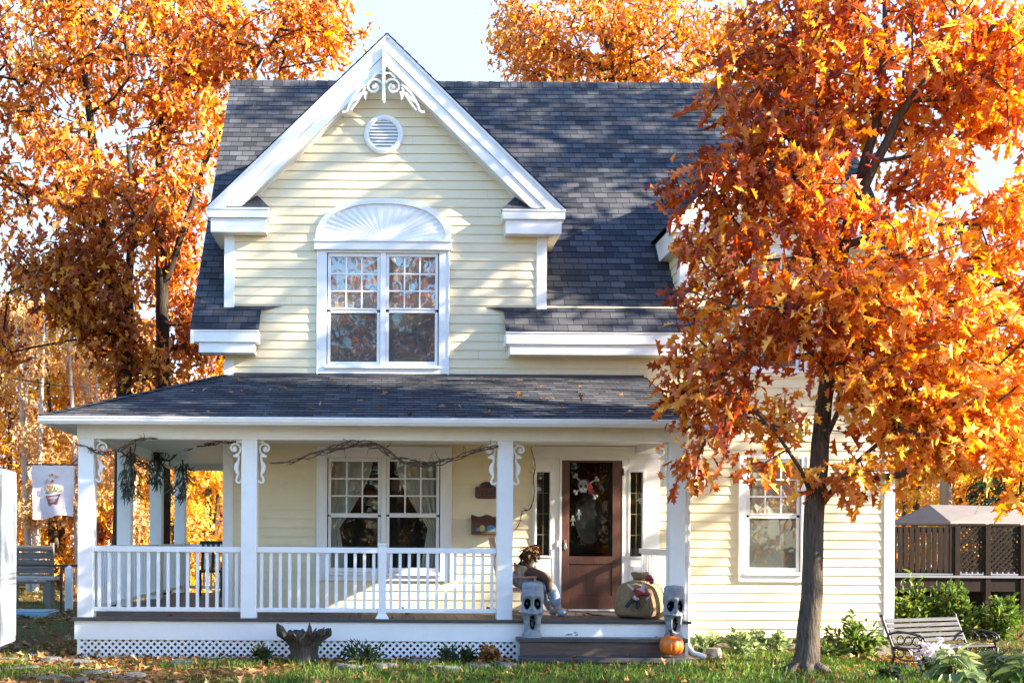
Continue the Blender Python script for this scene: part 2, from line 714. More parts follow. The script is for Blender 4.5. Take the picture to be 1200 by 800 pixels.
# ------------------------------------------------------------------ shared materials
M = {}
M['siding'] = mat('pale_yellow_siding', (0.74, 0.645, 0.435), 0.5, var=0.04, scale=2.0, dirt=0.10, stretch=(0.6, 1, 3))
M['white'] = mat('white_trim', (0.80, 0.80, 0.79), 0.45, var=0.03, scale=3.0, dirt=0.10)
M['soffit'] = mat('white_soffit', (0.74, 0.74, 0.72), 0.55, var=0.03, scale=4.0)
M['shingle'] = shingle_mat()
M['glass_up'] = glass_mat('window_glass', 0.22, (0.62, 0.66, 0.64))
M['glass_low'] = glass_mat('window_glass_plain', 0.055, (0.72, 0.76, 0.74))
M['glass_screen'] = glass_mat('screened_glass', 0.13, (0.5, 0.54, 0.53), screen=0.38)
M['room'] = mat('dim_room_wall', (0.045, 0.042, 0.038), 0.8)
M['curtain'] = mat('sheer_white_curtain', (0.62, 0.61, 0.56), 0.8, var=0.05, scale=3, stretch=(5, 1, 1))
M['deckwood'] = mat('brown_deck_boards', (0.085, 0.062, 0.055), 0.6, col2=(0.15, 0.115, 0.10), scale=5, stretch=(9, 0.8, 9), bump=0.25, bscale=9, spec=.25)
M['stepwood'] = mat('brown_step_boards', (0.075, 0.048, 0.038), 0.55, col2=(0.125, 0.085, 0.068), scale=5, stretch=(0.8, 9, 9), bump=0.2, bscale=9, spec=.25)
M['nosing'] = mat('dark_grey_nosing', (0.05, 0.048, 0.052), 0.45, var=0.2, scale=8)
M['concrete'] = mat('grey_foundation', (0.22, 0.19, 0.16), 0.9, var=0.25, scale=9, bump=0.4, bscale=30)
M['mahogany'] = mat('red_brown_door_wood', (0.078, 0.032, 0.023), 0.42, col2=(0.118, 0.050, 0.035), scale=4, stretch=(14, 14, 0.9))
M['plaque'] = mat('dark_red_brown_wood', (0.075, 0.026, 0.022), 0.45, col2=(0.11, 0.04, 0.032), scale=5, stretch=(1, 10, 10))
M['black'] = mat('black_metal', (0.015, 0.015, 0.017), 0.4, var=0.2)
M['brass'] = mat('dull_brass', (.20, .17, .09), .5)
M['dark'] = mat('dark_void', (0.02, 0.02, 0.022), 0.8)
M['chrome'] = mat('bright_steel', (0.7, 0.7, 0.7), 0.2, metal=1.0)
M['screen'] = glass_mat('door_screen_glass', 0.018, (0.16, 0.17, 0.17))
M['bone'] = mat('bone_white_paint', (0.22, 0.23, 0.24), 0.6)
M['red'] = mat('red_cloth_print', (0.22, 0.015, 0.02), 0.6)

YW = 17.1          # front wall plane
YP = 15.0          # porch posts
ZD = 0.50          # deck height
SHO = 0.14         # shingle course
house = thing('house', 'two storey pale yellow clapboard house with white trim and a wrap around porch', 'house', (2.5, YW, 0))


def rect(x0, y0, x1, y1, Y):
    xm, ym = (x0 + x1) / 2, (y0 + y1) / 2
    return PX(x0, ym, Y), PX(x1, ym, Y), PZ(xm, y1, Y), PZ(xm, y0, Y)


openings = []


def clap(mb, x_iv, z0, z1, course, y, openings=(), sign=-1, along='x', fixed=0.0):
    """lapped boards; x_iv(z) -> list of intervals; sign = outward direction"""
    z = z0
    jr = random.Random(int(abs(y) * 100) + int(z0 * 10))
    while z < z1 - 1e-4:
        zt = min(z + course, z1)
        seam = jr.uniform(-6, 0)
        seams = [seam + 3.66 * k for k in range(12)]
        cuts = [z, zt]
        for o in openings:
            for q in (o[2], o[3]):
                if z < q < zt:
                    cuts.append(q)
        cuts = sorted(set(cuts))
        for a, b in zip(cuts, cuts[1:]):
            mid = (a + b) / 2
            ivs = x_iv(mid)
            for o in openings:
                if o[2] < mid < o[3]:
                    nv = []
                    for i0, i1 in ivs:
                        if o[1] <= i0 or o[0] >= i1:
                            nv.append((i0, i1))
                        else:
                            if o[0] > i0: nv.append((i0, o[0]))
                            if o[1] < i1: nv.append((o[1], i1))
                    ivs = nv
            for sm in seams:
                nv = []
                for i0, i1 in ivs:
                    if i0 + .1 < sm < i1 - .1:
                        nv += [(i0, sm - .0006), (sm + .0006, i1)]
                    else:
                        nv.append((i0, i1))
                ivs = nv
            oa = 0.017 - 0.014 * (a - z) / course
            ob = 0.017 - 0.014 * (b - z) / course
            for i0, i1 in ivs:
                if i1 - i0 < 0.01:
                    continue
                if along == 'x':
                    v = [(i0, y + sign * oa, a), (i1, y + sign * oa, a), (i1, y + sign * ob, b), (i0, y + sign * ob, b), (i0, y, a), (i1, y, a)]
                else:
                    v = [(y + sign * oa, i0, a), (y + sign * oa, i1, a), (y + sign * ob, i1, b), (y + sign * ob, i0, b), (y, i0, a), (y, i1, a)]
                mb.add(v, [(0, 1, 2, 3), (4, 5, 1, 0)])
        z = zt


# gable (facing the street) and the smaller one on the right
def gable_geo(xc, half, ztip, zpk, yf, wall_half):
    return dict(xc=xc, half=half, ztip=ztip, zpk=zpk, yf=yf, wh=wall_half, sl=(zpk - ztip) / half)


Yg = 16.86
gx0, _ = P(240, 243, Yg)
_, gpk = P(450, 39.5, Yg)
_, gtip = P(450, 243.5, Yg)
G1 = gable_geo(0.0, 210 * Yg / F, gtip, gpk, Yg, 2.29)
Yg2 = 16.86
xd = PX(905, 300, YW)
G2 = gable_geo(xd, xd - PX(786, 262, Yg2), PZ(790, 260, Yg2), PZ(790, 260, Yg2) + 0.95 * (xd - PX(786, 262, Yg2)), Yg2, xd - PX(786, 262, Yg2) - 0.2)
XL, XR = -2.295, PX(1046, 600, YW)
YB = 25.0


def wall_iv(z):
    out = []
    if z < 4.86:
        out.append((XL, XR))
    else:
        for g in (G1, G2):
            lim = min(g['wh'], (g['zpk'] - 0.13 - z) / g['sl'])
            if lim > 0.02:
                out.append((g['xc'] - lim, g['xc'] + lim))
    return out


# ---- windows
WIN = []


def window(casing, sashes, Y, glass_hi, glass_lo, sill=True, room_depth=0.7, name='window', curtains=False, pane_brightener=False):
    """casing, sashes in photo pixels; each sash (x0, x1, yu0, yu1, yl0, yl1) gives the upper and lower glass"""
    cx0, cx1, cz0, cz1 = rect(*casing, Y)
    sl = []
    for s in sashes:
        a = rect(s[0], s[2], s[1], s[3], Y)
        b = rect(s[0], s[4], s[1], s[5], Y)
        sl.append((a, b))
    ix0 = sl[0][0][0] - 0.055
    ix1 = sl[-1][0][1] + 0.055
    iz0 = sl[0][1][2] - 0.06
    iz1 = sl[0][0][3] + 0.055
    openings.append((ix0 - 0.02, ix1 + 0.02, iz0 - 0.02, iz1 + 0.02))
    f, b = Y - 0.038, Y + 0.05
    mb = MB()
    mb.box(cx0, ix0, f, b, cz0, cz1)
    mb.box(ix1, cx1, f, b, cz0, cz1)
    mb.box(ix0, ix1, f, b, iz1, cz1)
    mb.box(ix0, ix1, f, b, cz0, iz0)
    # inner moulding step
    t = 0.022
    mb.box(cx0 + 0.004, cx0 + t, f - 0.012, f, cz0 + .004, cz1 - .004)
    mb.box(cx1 - t, cx1 - 0.004, f - 0.012, f, cz0 + .004, cz1 - .004)
    if sill:
        mb.box(ix0 - 0.03, ix1 + 0.03, f - 0.035, f, iz0 - 0.045, iz0 - 0.005)
    if len(sl) == 2:
        m0, m1 = sl[0][0][1] + 0.045, sl[1][0][0] - 0.045
        mb.box(m0, m1, f + 0.012, b, iz0, iz1)
    w = obj(name, mb, M['white'], house, bevel=0.004)
    for (a, lo) in sl:
        x0, x1 = a[0], a[1]
        sb = MB()
        yf, yb = Y + 0.0, Y + 0.035
        s = 0.042
        zmid0, zmid1 = lo[3], a[2]
        # upper sash, glass at yf+.015
        sb.box(x0 - s, x0, yf, yb, a[2] - 0.02, iz1 - .002)
        sb.box(x1, x1 + s, yf, yb, a[2] - 0.02, iz1 - .002)
        sb.box(x0, x1, yf, yb, a[3], iz1 - .002)
        sb.box(x0, x1, yf, yb, a[2] - 0.02, a[2])
        for k in (1, 2):
            xx = x0 + (x1 - x0) * k / 3
            sb.box(xx - 0.011, xx + 0.011, yf + .008, yf + 0.03, a[2], a[3])
        for k in (1, 2):
            zz = a[2] + (a[3] - a[2]) * k / 3
            sb.box(x0, x1, yf + .0065, yf + 0.031, zz - 0.011, zz + 0.011)
        o = obj('sash', sb, M['white'], w, bevel=0.003)
        sb = MB()
        y2, y3 = yf + 0.012, yb + 0.03
        sb.box(x0 - s, x0, y2, y3, iz0 + .002, lo[3] + 0.012)
        sb.box(x1, x1 + s, y2, y3, iz0 + .002, lo[3] + 0.012)
        sb.box(x0, x1, y2, y3, lo[3], a[2] - .022)
        sb.box(x0, x1, y2, y3, iz0 + .002, lo[2])
        obj('sash', sb, M['white'], w, bevel=0.003)
        pb = MB()
        pb.add([(x0, yf + 0.018, a[2]), (x1, yf + 0.018, a[2]), (x1, yf + 0.018, a[3]), (x0, yf + 0.018, a[3])], [(0, 1, 2, 3)])
        obj('pane', pb, glass_hi, w)
        pb = MB()
        yq = y2 + 0.02
        pb.add([(x0, yq, lo[2]), (x1, yq, lo[2]), (x1, yq, lo[3]), (x0, yq, lo[3])], [(0, 1, 2, 3)])
        obj('pane', pb, glass_lo, w)
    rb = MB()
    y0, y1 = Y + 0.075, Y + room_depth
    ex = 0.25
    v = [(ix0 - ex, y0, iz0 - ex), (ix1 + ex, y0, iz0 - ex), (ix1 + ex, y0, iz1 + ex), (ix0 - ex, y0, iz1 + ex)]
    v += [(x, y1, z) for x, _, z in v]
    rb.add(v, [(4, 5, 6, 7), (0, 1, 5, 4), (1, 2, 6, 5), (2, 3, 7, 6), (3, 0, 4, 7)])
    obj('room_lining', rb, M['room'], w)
    if pane_brightener:  # pale sheet added behind the upper sash to brighten its panes
        for (a, lo) in sl:
            cb = MB()
            cb.smooth = True
            nu = 60
            vs = []
            for z in (a[3] + .04, a[2] + .3 * (a[3] - a[2]), a[2] - .03):
                for i in range(nu + 1):
                    vs.append((a[0] - .03 + (a[1] - a[0] + .06) * i / nu, Y + 0.085 + 0.004 * math.sin(i * .62) + .002 * math.sin(i * .17 + z), z + (.02 * math.sin(i * .5) if z < a[2] else 0)))
            cb.add(vs, [(j * (nu + 1) + i, j * (nu + 1) + i + 1, (j + 1) * (nu + 1) + i + 1, (j + 1) * (nu + 1) + i) for j in range(2) for i in range(nu)])
            obj('curtain', cb, M['curtain'], w)
    if curtains:
        for si, (a, lo) in enumerate(sl):
            x0, x1 = a[0] - .03, a[1] + .03
            zt, zb = a[3] + .03, lo[2] - .02
            cb = MB()
            cb.smooth = True
            nu, nv = 26, 24
            vs = []
            for j in range(nv + 1):
                t = j / nv
                z = zt + (zb - zt) * t
                # panel hugs the outer jamb lower down, tied back at 0.62
                frac = 0.86 - 0.66 * min(1, t / 0.62) ** 1.5 if t < 0.62 else 0.20 + 0.14 * (t - 0.62) / 0.38
                for i in range(nu + 1):
                    u = i / nu
                    xx = x0 + (x1 - x0) * frac * u if si == 0 else x1 - (x1 - x0) * frac * u
                    vs.append((xx, Y + 0.15 + 0.018 * math.sin(u * 34), z))
            fs = [(j * (nu + 1) + i, j * (nu + 1) + i + 1, (j + 1) * (nu + 1) + i + 1, (j + 1) * (nu + 1) + i) for j in range(nv) for i in range(nu)]
            cb.add(vs, fs)
            obj('curtain', cb, M['curtain'], w)
    return w


window((371, 290, 526.5, 439.5), [(387.5, 442, 301, 361, 366.5, 423.5), (456, 510, 301, 361, 366.5, 423.5)], YW, M['glass_up'], M['glass_screen'], room_depth=0.55, pane_brightener=True)
window((371, 523, 529, 680), [(388, 443, 540.5, 601, 606, 665), (456.5, 511.5, 540.5, 601, 606, 665)], YW, M['glass_low'], M['glass_low'], curtains=True)
window((864.5, 534, 945.5, 681.5), [(878.6, 934, 542, 601.5, 607, 665)], YW, M['glass_up'], M['glass_screen'], pane_brightener=True)
window((864.5, 292, 945.5, 441), [(878.6, 934, 304, 366, 371, 429)], YW, M['glass_up'], M['glass_screen'], room_depth=0.55, pane_brightener=True)

# ---- door surround in the front wall
dx0, dx1, dz0, dz1 = rect(624, 523, 772, 713, YW)
dz0 = ZD
openings.append((dx0 + 0.02, dx1 - 0.02, ZD - 0.3, dz1))

# ---- walls
mb = MB()
clap(mb, wall_iv, 0.13, G1['zpk'], 0.128, YW, openings)
# wall end towards the yard, the other end and the back
zroof = 4.86
def side_iv(z):
    s = 1.2
    ypk = 21.05
    if z < zroof: return [(YW + .02, YB)]
    d = (z - zroof) / s
    return [(YW + d + .05, YB - d)] if YW + d < YB - d else []
clap(mb, side_iv, 0.13, 9.3, 0.128, XR, (), 1, 'y')
clap(mb, side_iv, 0.13, 9.3, 0.128, XL, (), -1, 'y')
clap(mb, lambda z: [(XL, XR)], 0.13, zroof, 0.128, YB, (), 1, 'x')
# dormer cheeks
for g in (G1, G2):
    for sgn in (-1, 1):
        x = g['xc'] + sgn * g['wh']
        clap(mb, lambda z: [(YW, YW + max(0.02, (z - 4.80) / 1.2))], 4.5, g['ztip'] + .1, 0.128, x, (), sgn, 'y')
obj('wall', mb, M['siding'], house, fix=False)

mb = MB()
mb.box(XL + .012, XR - .012, YW + .012, YB - .012, -0.4, 0.13)
obj('foundation', mb, M['concrete'], house)
mb = MB()
mb.box(XL - .004, XR + .004, YW - .022, YW + 0.011, 0.10, 0.133)
obj('starter_strip', mb, mat('brown_starter', (0.10, 0.065, 0.05), 0.7), house)

# corner boards
def corner(x0, x1, z0, z1, y=YW):
    mb = MB()
    mb.box(x0, x1, y - 0.03, y + 0.10, z0, z1)
    obj('corner_board', mb, M['white'], house, bevel=0.004)
corner(XL - .02, XL + .125, 4.30, 6.10)
corner(XL - .021, XL + .126, 0.1, 4.05)
corner(2.29 - .125, 2.29 + .02, 4.80, 6.10)
corner(XR - .13, XR + .02, 0.1, 4.42)
corner(G2['xc'] - G2['wh'] - .02, G2['xc'] - G2['wh'] + .11, 4.80, G2['ztip'])
corner(G2['xc'] + G2['wh'] - .11, G2['xc'] + G2['wh'] + .02, 4.80, G2['ztip'])

# ---- main roof
SL = 1.2
YE, ZE = 16.77, 4.445
YR = 21.05
ZR = ZE + SL * (YR - YE)
RX0, RX1 = -2.755, XR + 0.45
slen = math.hypot(1, SL)


def roof_face(mb, fn, org, du, dv, nrm, vlen, course=SHO, uoff=0.0):
    """stepped shingle courses; fn(v) -> intervals in u; org + u*du + v*dv"""
    org, du, dv, nrm = (Vector(q) for q in (org, du, dv, nrm))
    v = 0.0
    k = 0
    while v < vlen - 1e-4:
        vt = min(v + course, vlen)
        A, B = fn(v + 1e-5), fn(vt - 1e-5)
        if len(A) != len(B):
            B = A
        if True:
            for (a0, a1), (b0, b1) in zip(A, B):
                if a1 - a0 < 0.01 and b1 - b0 < 0.01:
                    continue
                lo, hi = nrm * 0.011, nrm * 0.002
                p = [org + du * a0 + dv * v + lo, org + du * a1 + dv * v + lo, org + du * b1 + dv * vt + hi, org + du * b0 + dv * vt + hi,
                     org + du * a0 + dv * v, org + du * a1 + dv * v]
                e = 0.0045
                uv1 = [(a0 + uoff, k * SHO + e), (a1 + uoff, k * SHO + e), (b1 + uoff, k * SHO + SHO - e), (b0 + uoff, k * SHO + SHO - e)]
                uv2 = [(a0 + uoff, k * SHO), (a1 + uoff, k * SHO), (a1 + uoff, k * SHO + .002), (a0 + uoff, k * SHO + .002)]
                mb.add(p, [(0, 1, 2, 3), (4, 5, 1, 0)], [uv1, uv2])
        v = vt
        k += 1


mb = MB()
stubL, stubR = PX(303.5, 390, YE), PX(592.5, 390, YE)
g2s0, g2s1 = G2['xc'] - 0.72, G2['xc'] + 0.72
v_wall = (YW - YE) * slen


def main_iv(v):
    y = YE + v / slen
    z = ZE + SL * (y - YE)
    if y < YW - .02:
        return [(RX0, stubL), (stubR, g2s0), (g2s1, RX1)]
    if z < 6.7:
        return [(RX0, -1.3), (1.3, g2s0), (g2s1, RX1)]
    return [(RX0, RX1)]


vl = (YR - YE) * slen
dv = Vector((0, 1, SL)) / slen
roof_face(mb, main_iv, (0, YE, ZE), (1, 0, 0), dv, (0, -SL / slen, 1 / slen), vl, uoff=3.0)
roof_face(mb, lambda v: [(RX0, RX1)], (0, 2 * YR - YE, ZE), (1, 0, 0), (0, -1 / slen, SL / slen), (0, SL / slen, 1 / slen), vl, uoff=3.0)
roof = obj('roof', mb, M['shingle'], house, fix=False)
mb = MB()
ry, rz = YR, ZR
x = RX0
k = 0
while x < RX1:
    x1 = min(x + 0.19, RX1)
    t = 0.012 + 0.010 * (k % 2) * 0 + 0.018
    v = [(x, ry - .13, rz - .13 * SL + t), (x1, ry - .13, rz - .13 * SL + t - .010), (x1, ry, rz + t - .01), (x, ry, rz + t), (x, ry + .13, rz - .13 * SL + t), (x1, ry + .13, rz - .13 * SL + t - .01),
         (x, ry - .13, rz - .13 * SL), (x, ry, rz), (x, ry + .13, rz - .13 * SL)]
    u0 = k * 0.25
    mb.add(v, [(0, 1, 2, 3), (3, 2, 5, 4), (6, 0, 3, 7), (7, 3, 4, 8)], [[(u0 + .02, .01), (u0 + .2, .01), (u0 + .2, .13), (u0 + .02, .13)]] * 4)
    x = x1
    k += 1
obj('ridge_cap', mb, M['shingle'], house, fix=False)
# roof deck under the shingles (rake edges) + white rake boards
for x0, x1 in ((RX0 + .01, RX0 + .06), (RX1 - .06, RX1 - .01)):
    mb = MB()
    prof = [(YE, ZE - .01), (YR, ZR - .01), (2 * YR - YE, ZE - .01), (2 * YR - YE, ZE - .2), (YR, ZR - .22), (YE, ZE - .2)]
    mb.prism_x(prof, x0, x1)
    obj('rake_board', mb, M['white'], house)
mb = MB()
for s in (-1, 1):
    mb.add([(RX0 + .06, YR + s * (YR - YE - .02), ZE - .19), (RX1 - .06, YR + s * (YR - YE - .02), ZE - .19), (RX1 - .06, YR, ZR - .2), (RX0 + .06, YR, ZR - .2)], [(0, 1, 2, 3)])
def cutout(v):  # keep the window bays free
    return v
for x0, x1 in ((RX0 + .06, XL), (XR, RX1 - .06)):
    mb = MB()
    mb.add([(x0, YE + .02, ZE - .16), (x1, YE + .02, ZE - .16), (x1, YR, ZR - .18), (x0, YR, ZR - .18), (x0, 2 * YR - YE - .02, ZE - .16), (x1, 2 * YR - YE - .02, ZE - .16)], [(0, 1, 2, 3), (3, 2, 5, 4)])
    obj('soffit', mb, M['soffit'], house, fix=False)


# eave boxes: two stepped fascia boards
def eave_box(x0, x1, yf, zt, zm, zb, yb=YW + .01, inset=0.06, name='eave_fascia'):
    mb = MB()
    mb.box(x0, x1, yf, yb, zm, zt)
    mb.box(x0 + inset, x1 - inset, yf + .035, yb, zb, zm - .001)
    mb.box(x0 - .006, x1 + .006, yf - .012, yf, zt - .022, zt + .004)
    obj(name, mb, M['white'], house, bevel=0.005)


zt = ZE - .006
zm, zb = PZ(450, 401.5, YE), PZ(450, 414, YE + .035)
eave_box(RX0 + .062, stubL - .01, YE + .015, zt, zm, zb)
eave_box(stubR + .01, g2s0 - .004, YE + .015, zt, zm, zb)
eave_box(g2s1 + .004, RX1 - .062, YE + .015, zt, zm, zb)


# ---- gables
def gable(g, vent, ornament):
    xc, yf, sl = g['xc'], g['yf'], g['sl']
    L = math.hypot(1, sl)
    yb = YW + (g['zpk'] - 4.83) / 1.2 + .25
    # shingle faces
    mb = MB()
    for s in (-1, 1):
        vlen = g['half'] * L
        roof_face(mb, lambda v: [(0, yb - yf + .03)] if s > 0 else [(-(yb - yf + .03), 0)],
                  (xc + s * g['half'], yf - .03, g['ztip']), (0, s, 0) , (-s / L, 0, sl / L), (s * sl / L, 0, 1 / L), vlen)
    obj('gable_roof', mb, M['shingle'], house, fix=False)
    # rake fascia: outer board, then soffit and inner frieze
    for s in (-1, 1):
        q = lambda d, zz: (xc + s * d, zz)
        top = lambda d: g['zpk'] - sl * d - .012
        w1 = 0.245
        zt = g['ztip'] - .012
        dz = lambda drop: (g['zpk'] - .012 - drop - zt) / sl      # where a line this far below the top meets the return
        mb = MB()
        mb.prism([q(0, top(0)), q(g['half'], zt), q(dz(w1), zt), q(0, top(0) - w1)], yf, yf + .03)
        mb.prism([q(0, top(0) + .004), q(g['half'], zt + .005), q(dz(.05), zt + .005), q(0, top(0) - .045)], yf - .016, yf - .0005)
        obj('rake_board', mb, M['white'], house, bevel=0.004)
        w2 = w1 + 0.195
        mb = MB()
        mb.prism([q(0, top(0) - w1 - .006), q(dz(w1 + .006), zt), q(dz(w2), zt), q(0, top(0) - w2)], yf + .016, yf + .055)
        obj('rake_board', mb, M['white'], house, bevel=0.004)
        mb = MB()
        mb.add([(xc, yf + .056, top(0) - w2 + .012), (q(g['wh'] - .02, 0)[0], yf + .056, top(g['wh'] - .02) - w2 + .012),
                (q(g['wh'] - .02, 0)[0], YW + .02, top(g['wh'] - .02) - w2 + .012), (xc, YW + .02, top(0) - w2 + .012)], [(0, 1, 2, 3)])
        obj('rake_soffit', mb, M['soffit'], house, fix=False)
        mb = MB()
        wf = w2 + 0.02
        mb.prism([q(0, top(0) - w2 + .010), q(g['wh'], top(g['wh']) - w2 + .010), q(g['wh'], top(g['wh']) - wf), q(0, top(0) - wf)], YW - .034, YW + .01)
        obj('frieze', mb, M['soffit'], house)
        # eave return at the foot with its own little shingled top
        x0, x1 = xc + s * (g['half']), xc + s * (g['half'] - 0.86 * g['half'] / 2.47)
        a, b = min(x0, x1), max(x0, x1)
        zt = g['ztip'] - .012
        mb = MB()
        mb.box(a, b, yf, YW - .001, zt - .135, zt)
        mb.box(a + .05, b - .045, yf + .035, YW - .0015, zt - .335, zt - .136)
        mb.box(a - .006, b + .006, yf - .012, yf - .0005, zt - .024, zt + .004)
        obj('eave_return', mb, M['white'], house, bevel=0.005)
        # soffit and fascia running back along the side eave until the main roof meets them
        ybk = YW + (zt - .2 - 4.83) / 1.2 + .15
        mb = MB()
        xo, xi_ = xc + s * (g['half'] - .055), xc + s * (g['wh'] - .01)
        mb.box(min(xo, xi_), max(xo, xi_), YW, ybk, zt - .334, zt - .30)
        mb.box(min(xo, xo - s * .03), max(xo, xo - s * .03), YW, ybk, zt - .2995, zt - .01)
        obj('side_eave', mb, M['soffit'], house)
        # little hipped top of the return
        mb = MB()
        ie = b if s < 0 else a              # inner end
        oe = (a + .16) if s < 0 else (b - .16)
        ap = ie + s * .19
        zz = zt + .006
        pts = [(oe, yf - .004, zz), (ie - s * .008, yf - .004, zz), (ie - s * .008, YW - .03, zz), (ap, YW - .03, zz + .23), (oe, YW - .03, zz + .23)]
        mb.add(pts, [(0, 1, 3, 4), (1, 2, 3)], [[(.1, .02), (.9, .02), (.7, .33), (.1, .33)], [(.2, .02), (.5, .02), (.5, .3)]])
        obj('return_roof', mb, M['shingle'], house, fix=True)
    # ceiling board behind the wall top keeps the attic dark
gable(G1, True, True)
gable(G2, False, False)

# round louvred vent
vx, vz = P(449.5, 158.5, YW)
mb = MB()
R = 0.283
prof = [(R - .075, -.02), (R - .075, -.045), (R - .045, -.055), (R - .01, -.045), (R, -.03), (R, 0.0)]
v, f = [], []
n = 48
for r, h in prof:
    for k in range(n):
        a = 2 * PI * k / n
        v.append((vx + r * math.cos(a), YW + h, vz + r * math.sin(a)))
for i in range(len(prof) - 1):
    for k in range(n):
        f.append((i * n + k, (i + 1) * n + k, (i + 1) * n + (k + 1) % n, i * n + (k + 1) % n))
mb.add(v, f)
vent = obj('gable_vent', mb, M['white'], house)
mb = MB()
ri = R - .072
nl = 9
for i in range(nl):
    z0 = -ri + (i + .5) * 2 * ri / nl
    w = math.sqrt(max(0.001, ri * ri - z0 * z0))
    h = ri / nl
    mb.add([(vx - w, YW - .040, vz + z0 - h * .75), (vx + w, YW - .040, vz + z0 - h * .75), (vx + w, YW - .012, vz + z0 + h * .95), (vx - w, YW - .012, vz + z0 + h * .95)], [(0, 1, 2, 3)])
obj('louvre', mb, M['white'], vent, fix=False)
mb = MB()
mb.add([(vx + ri * math.cos(2 * PI * k / 32), YW - .010 - .012, vz + ri * math.sin(2 * PI * k / 32)) for k in range(32)], [tuple(range(32))])
obj('back_plate', mb, mat('grey_vent_shadow', (0.42, 0.44, 0.47), 0.8), vent)

# ---- scroll work
def spiral(cx, cz, r0, r1, a0, a1, n=26):
    return [(cx + (r0 + (r1 - r0) * i / n) * math.cos(a0 + (a1 - a0) * i / n), cz + (r0 + (r1 - r0) * i / n) * math.sin(a0 + (a1 - a0) * i / n)) for i in range(n + 1)]


def bez(p0, p1, p2, p3, n=14):
    o = []
    for i in range(n + 1):
        t = i / n
        o.append(tuple((1 - t) ** 3 * a + 3 * (1 - t) ** 2 * t * b + 3 * (1 - t) * t * t * c + t ** 3 * d for a, b, c, d in zip(p0, p1, p2, p3)))
    return o


def gable_ornament():
    Y0 = Yg + 0.006
    q = lambda px, py: P(px, py, Y0)
    post = MB()
    x, z0 = q(449.5, 119)
    _, z1 = q(449.5, 57)
    post.box(x - .024, x + .024, Y0 - .05, Y0 + .02, z0, z1)
    post.ball((x, Y0 - .015, z0), .024, .024, .035)
    orn = obj('gable_ornament', post, M['white'], house, bevel=.004)
    for s in (-1, 1):
        mb = MB()
        xx = lambda px: 449.5 + s * (px - 449.5)
        Q = lambda px, py: q(xx(px), py)
        # the big scroll (pixel coordinates of the right hand half)
        pth = [Q(*p) for p in spiral(460.5, 102.5, 3.2, 9.6, rad(250), rad(-150), 34)]
        mb.ribbon(pth, 0.030, Y0 - .028, Y0)
        mb.ball((Q(460.5, 102.5)[0], Y0 - .014, Q(460.5, 102.5)[1]), .036, .016, .036)
        # stem running out along the rake
        mb.ribbon([Q(*p) for p in bez((470, 100), (477, 103), (484, 112), (488, 121))], 0.030, Y0 - .029, Y0 - .001)
        mb.ribbon([Q(*p) for p in bez((471, 103), (474, 112), (481, 121), (488, 130))], 0.026, Y0 - .0275, Y0 + .0005)
        mb.ribbon([Q(*p) for p in bez((488, 121), (492, 126), (489, 133), (498, 132))], 0.034, Y0 - .0285, Y0 - .0005)
        mb.ribbon([Q(*p) for p in bez((476, 109), (480, 117), (485, 117), (486, 121))], [0.012 + .035 * math.sin(PI * i / 14) for i in range(15)], Y0 - .027, Y0 - .0015)
        mb.ribbon([Q(*p) for p in bez((470, 108), (472, 113), (471, 116), (470, 118))], [0.05, .05, .05, .045, .045, .04, .04, .035, .03, .03, .025, .02, .015, .01, .008], Y0 - .026, Y0 - .002)
        # top bar
        mb.ribbon([Q(450, 87), Q(457, 86.5), Q(463, 92)], 0.026, Y0 - .0265, Y0 - .0025)
        obj('scroll', mb, M['white'], orn, bevel=0.0)
gable_ornament()


def bracket_mesh():
    """porch bracket for the right of a post: x from 0 outwards, z from 0 downwards"""
    mb = MB()
    y0, y1 = -.02, .02
    pth = spiral(.095, -.10, .022, .082, rad(-160), rad(250), 34)
    mb.ribbon(pth, 0.021, y0, y1)
    mb.ball((.095, 0, -.10), .030, .021, .030)
    mb.ribbon(bez((.012, -.02), (.03, -.01), (.05, -.012), (.075, -.018)), 0.03, y0 + .001, y1 - .001)
    mb.ribbon(bez((.060, -.17), (.010, -.24), (.085, -.30), (.050, -.40)), 0.024, y0 + .0015, y1 - .0015)
    mb.ribbon(bez((.050, -.40), (.034, -.46), (.09, -.47), (.070, -.52)), 0.024, y0 + .002, y1 - .002)
    mb.ribbon(bez((.070, -.51), (.055, -.55), (.02, -.53), (.006, -.50)), 0.024, y0 + .0025, y1 - .0025)
    mb.ribbon(bez((.055, -.26), (.075, -.30), (.095, -.36), (.06, -.42)), [0.010 + .036 * math.sin(PI * i / 14) for i in range(15)], y0 + .003, y1 - .003)
    mb.ribbon(bez((.06, -.18), (.085, -.20), (.10, -.20), (.115, -.185)), [.05, .05, .045, .045, .04, .04, .035, .03, .03, .025, .02, .02, .015, .01, .008], y0 + .0035, y1 - .0035)
    return mb


# ---- arched panel over the upper window
ax0, ax1, az0, az1 = rect(369.5, 233.5, 528.5, 283, YW)
acx, acz = (ax0 + ax1) / 2, az0
aw, ah = (ax1 - ax0) / 2, az1 - az0
def arch(w, h, n=48, p=2.35):
    o = []
    for i in range(n + 1):
        a = PI - PI * i / n
        c, s = math.cos(a), math.sin(a)
        o.append((acx + w * math.copysign(abs(c) ** (2 / p), c), acz + h * abs(s) ** (2 / p)))
    return o
outer, inner = arch(aw, ah), arch(aw - .075, ah - .075)
mb = MB()
n = len(outer)
v = [(x, YW - .05, z) for x, z in outer] + [(x, YW - .05, z) for x, z in inner] + [(x, YW, z) for x, z in outer] + [(x, YW - .02, z) for x, z in inner]
f = []
for i in range(n - 1):
    f += [(i, i + 1, n + i + 1, n + i), (i, 2 * n + i, 2 * n + i + 1, i + 1), (n + i, n + i + 1, 3 * n + i + 1, 3 * n + i)]
mb.add(v, f)
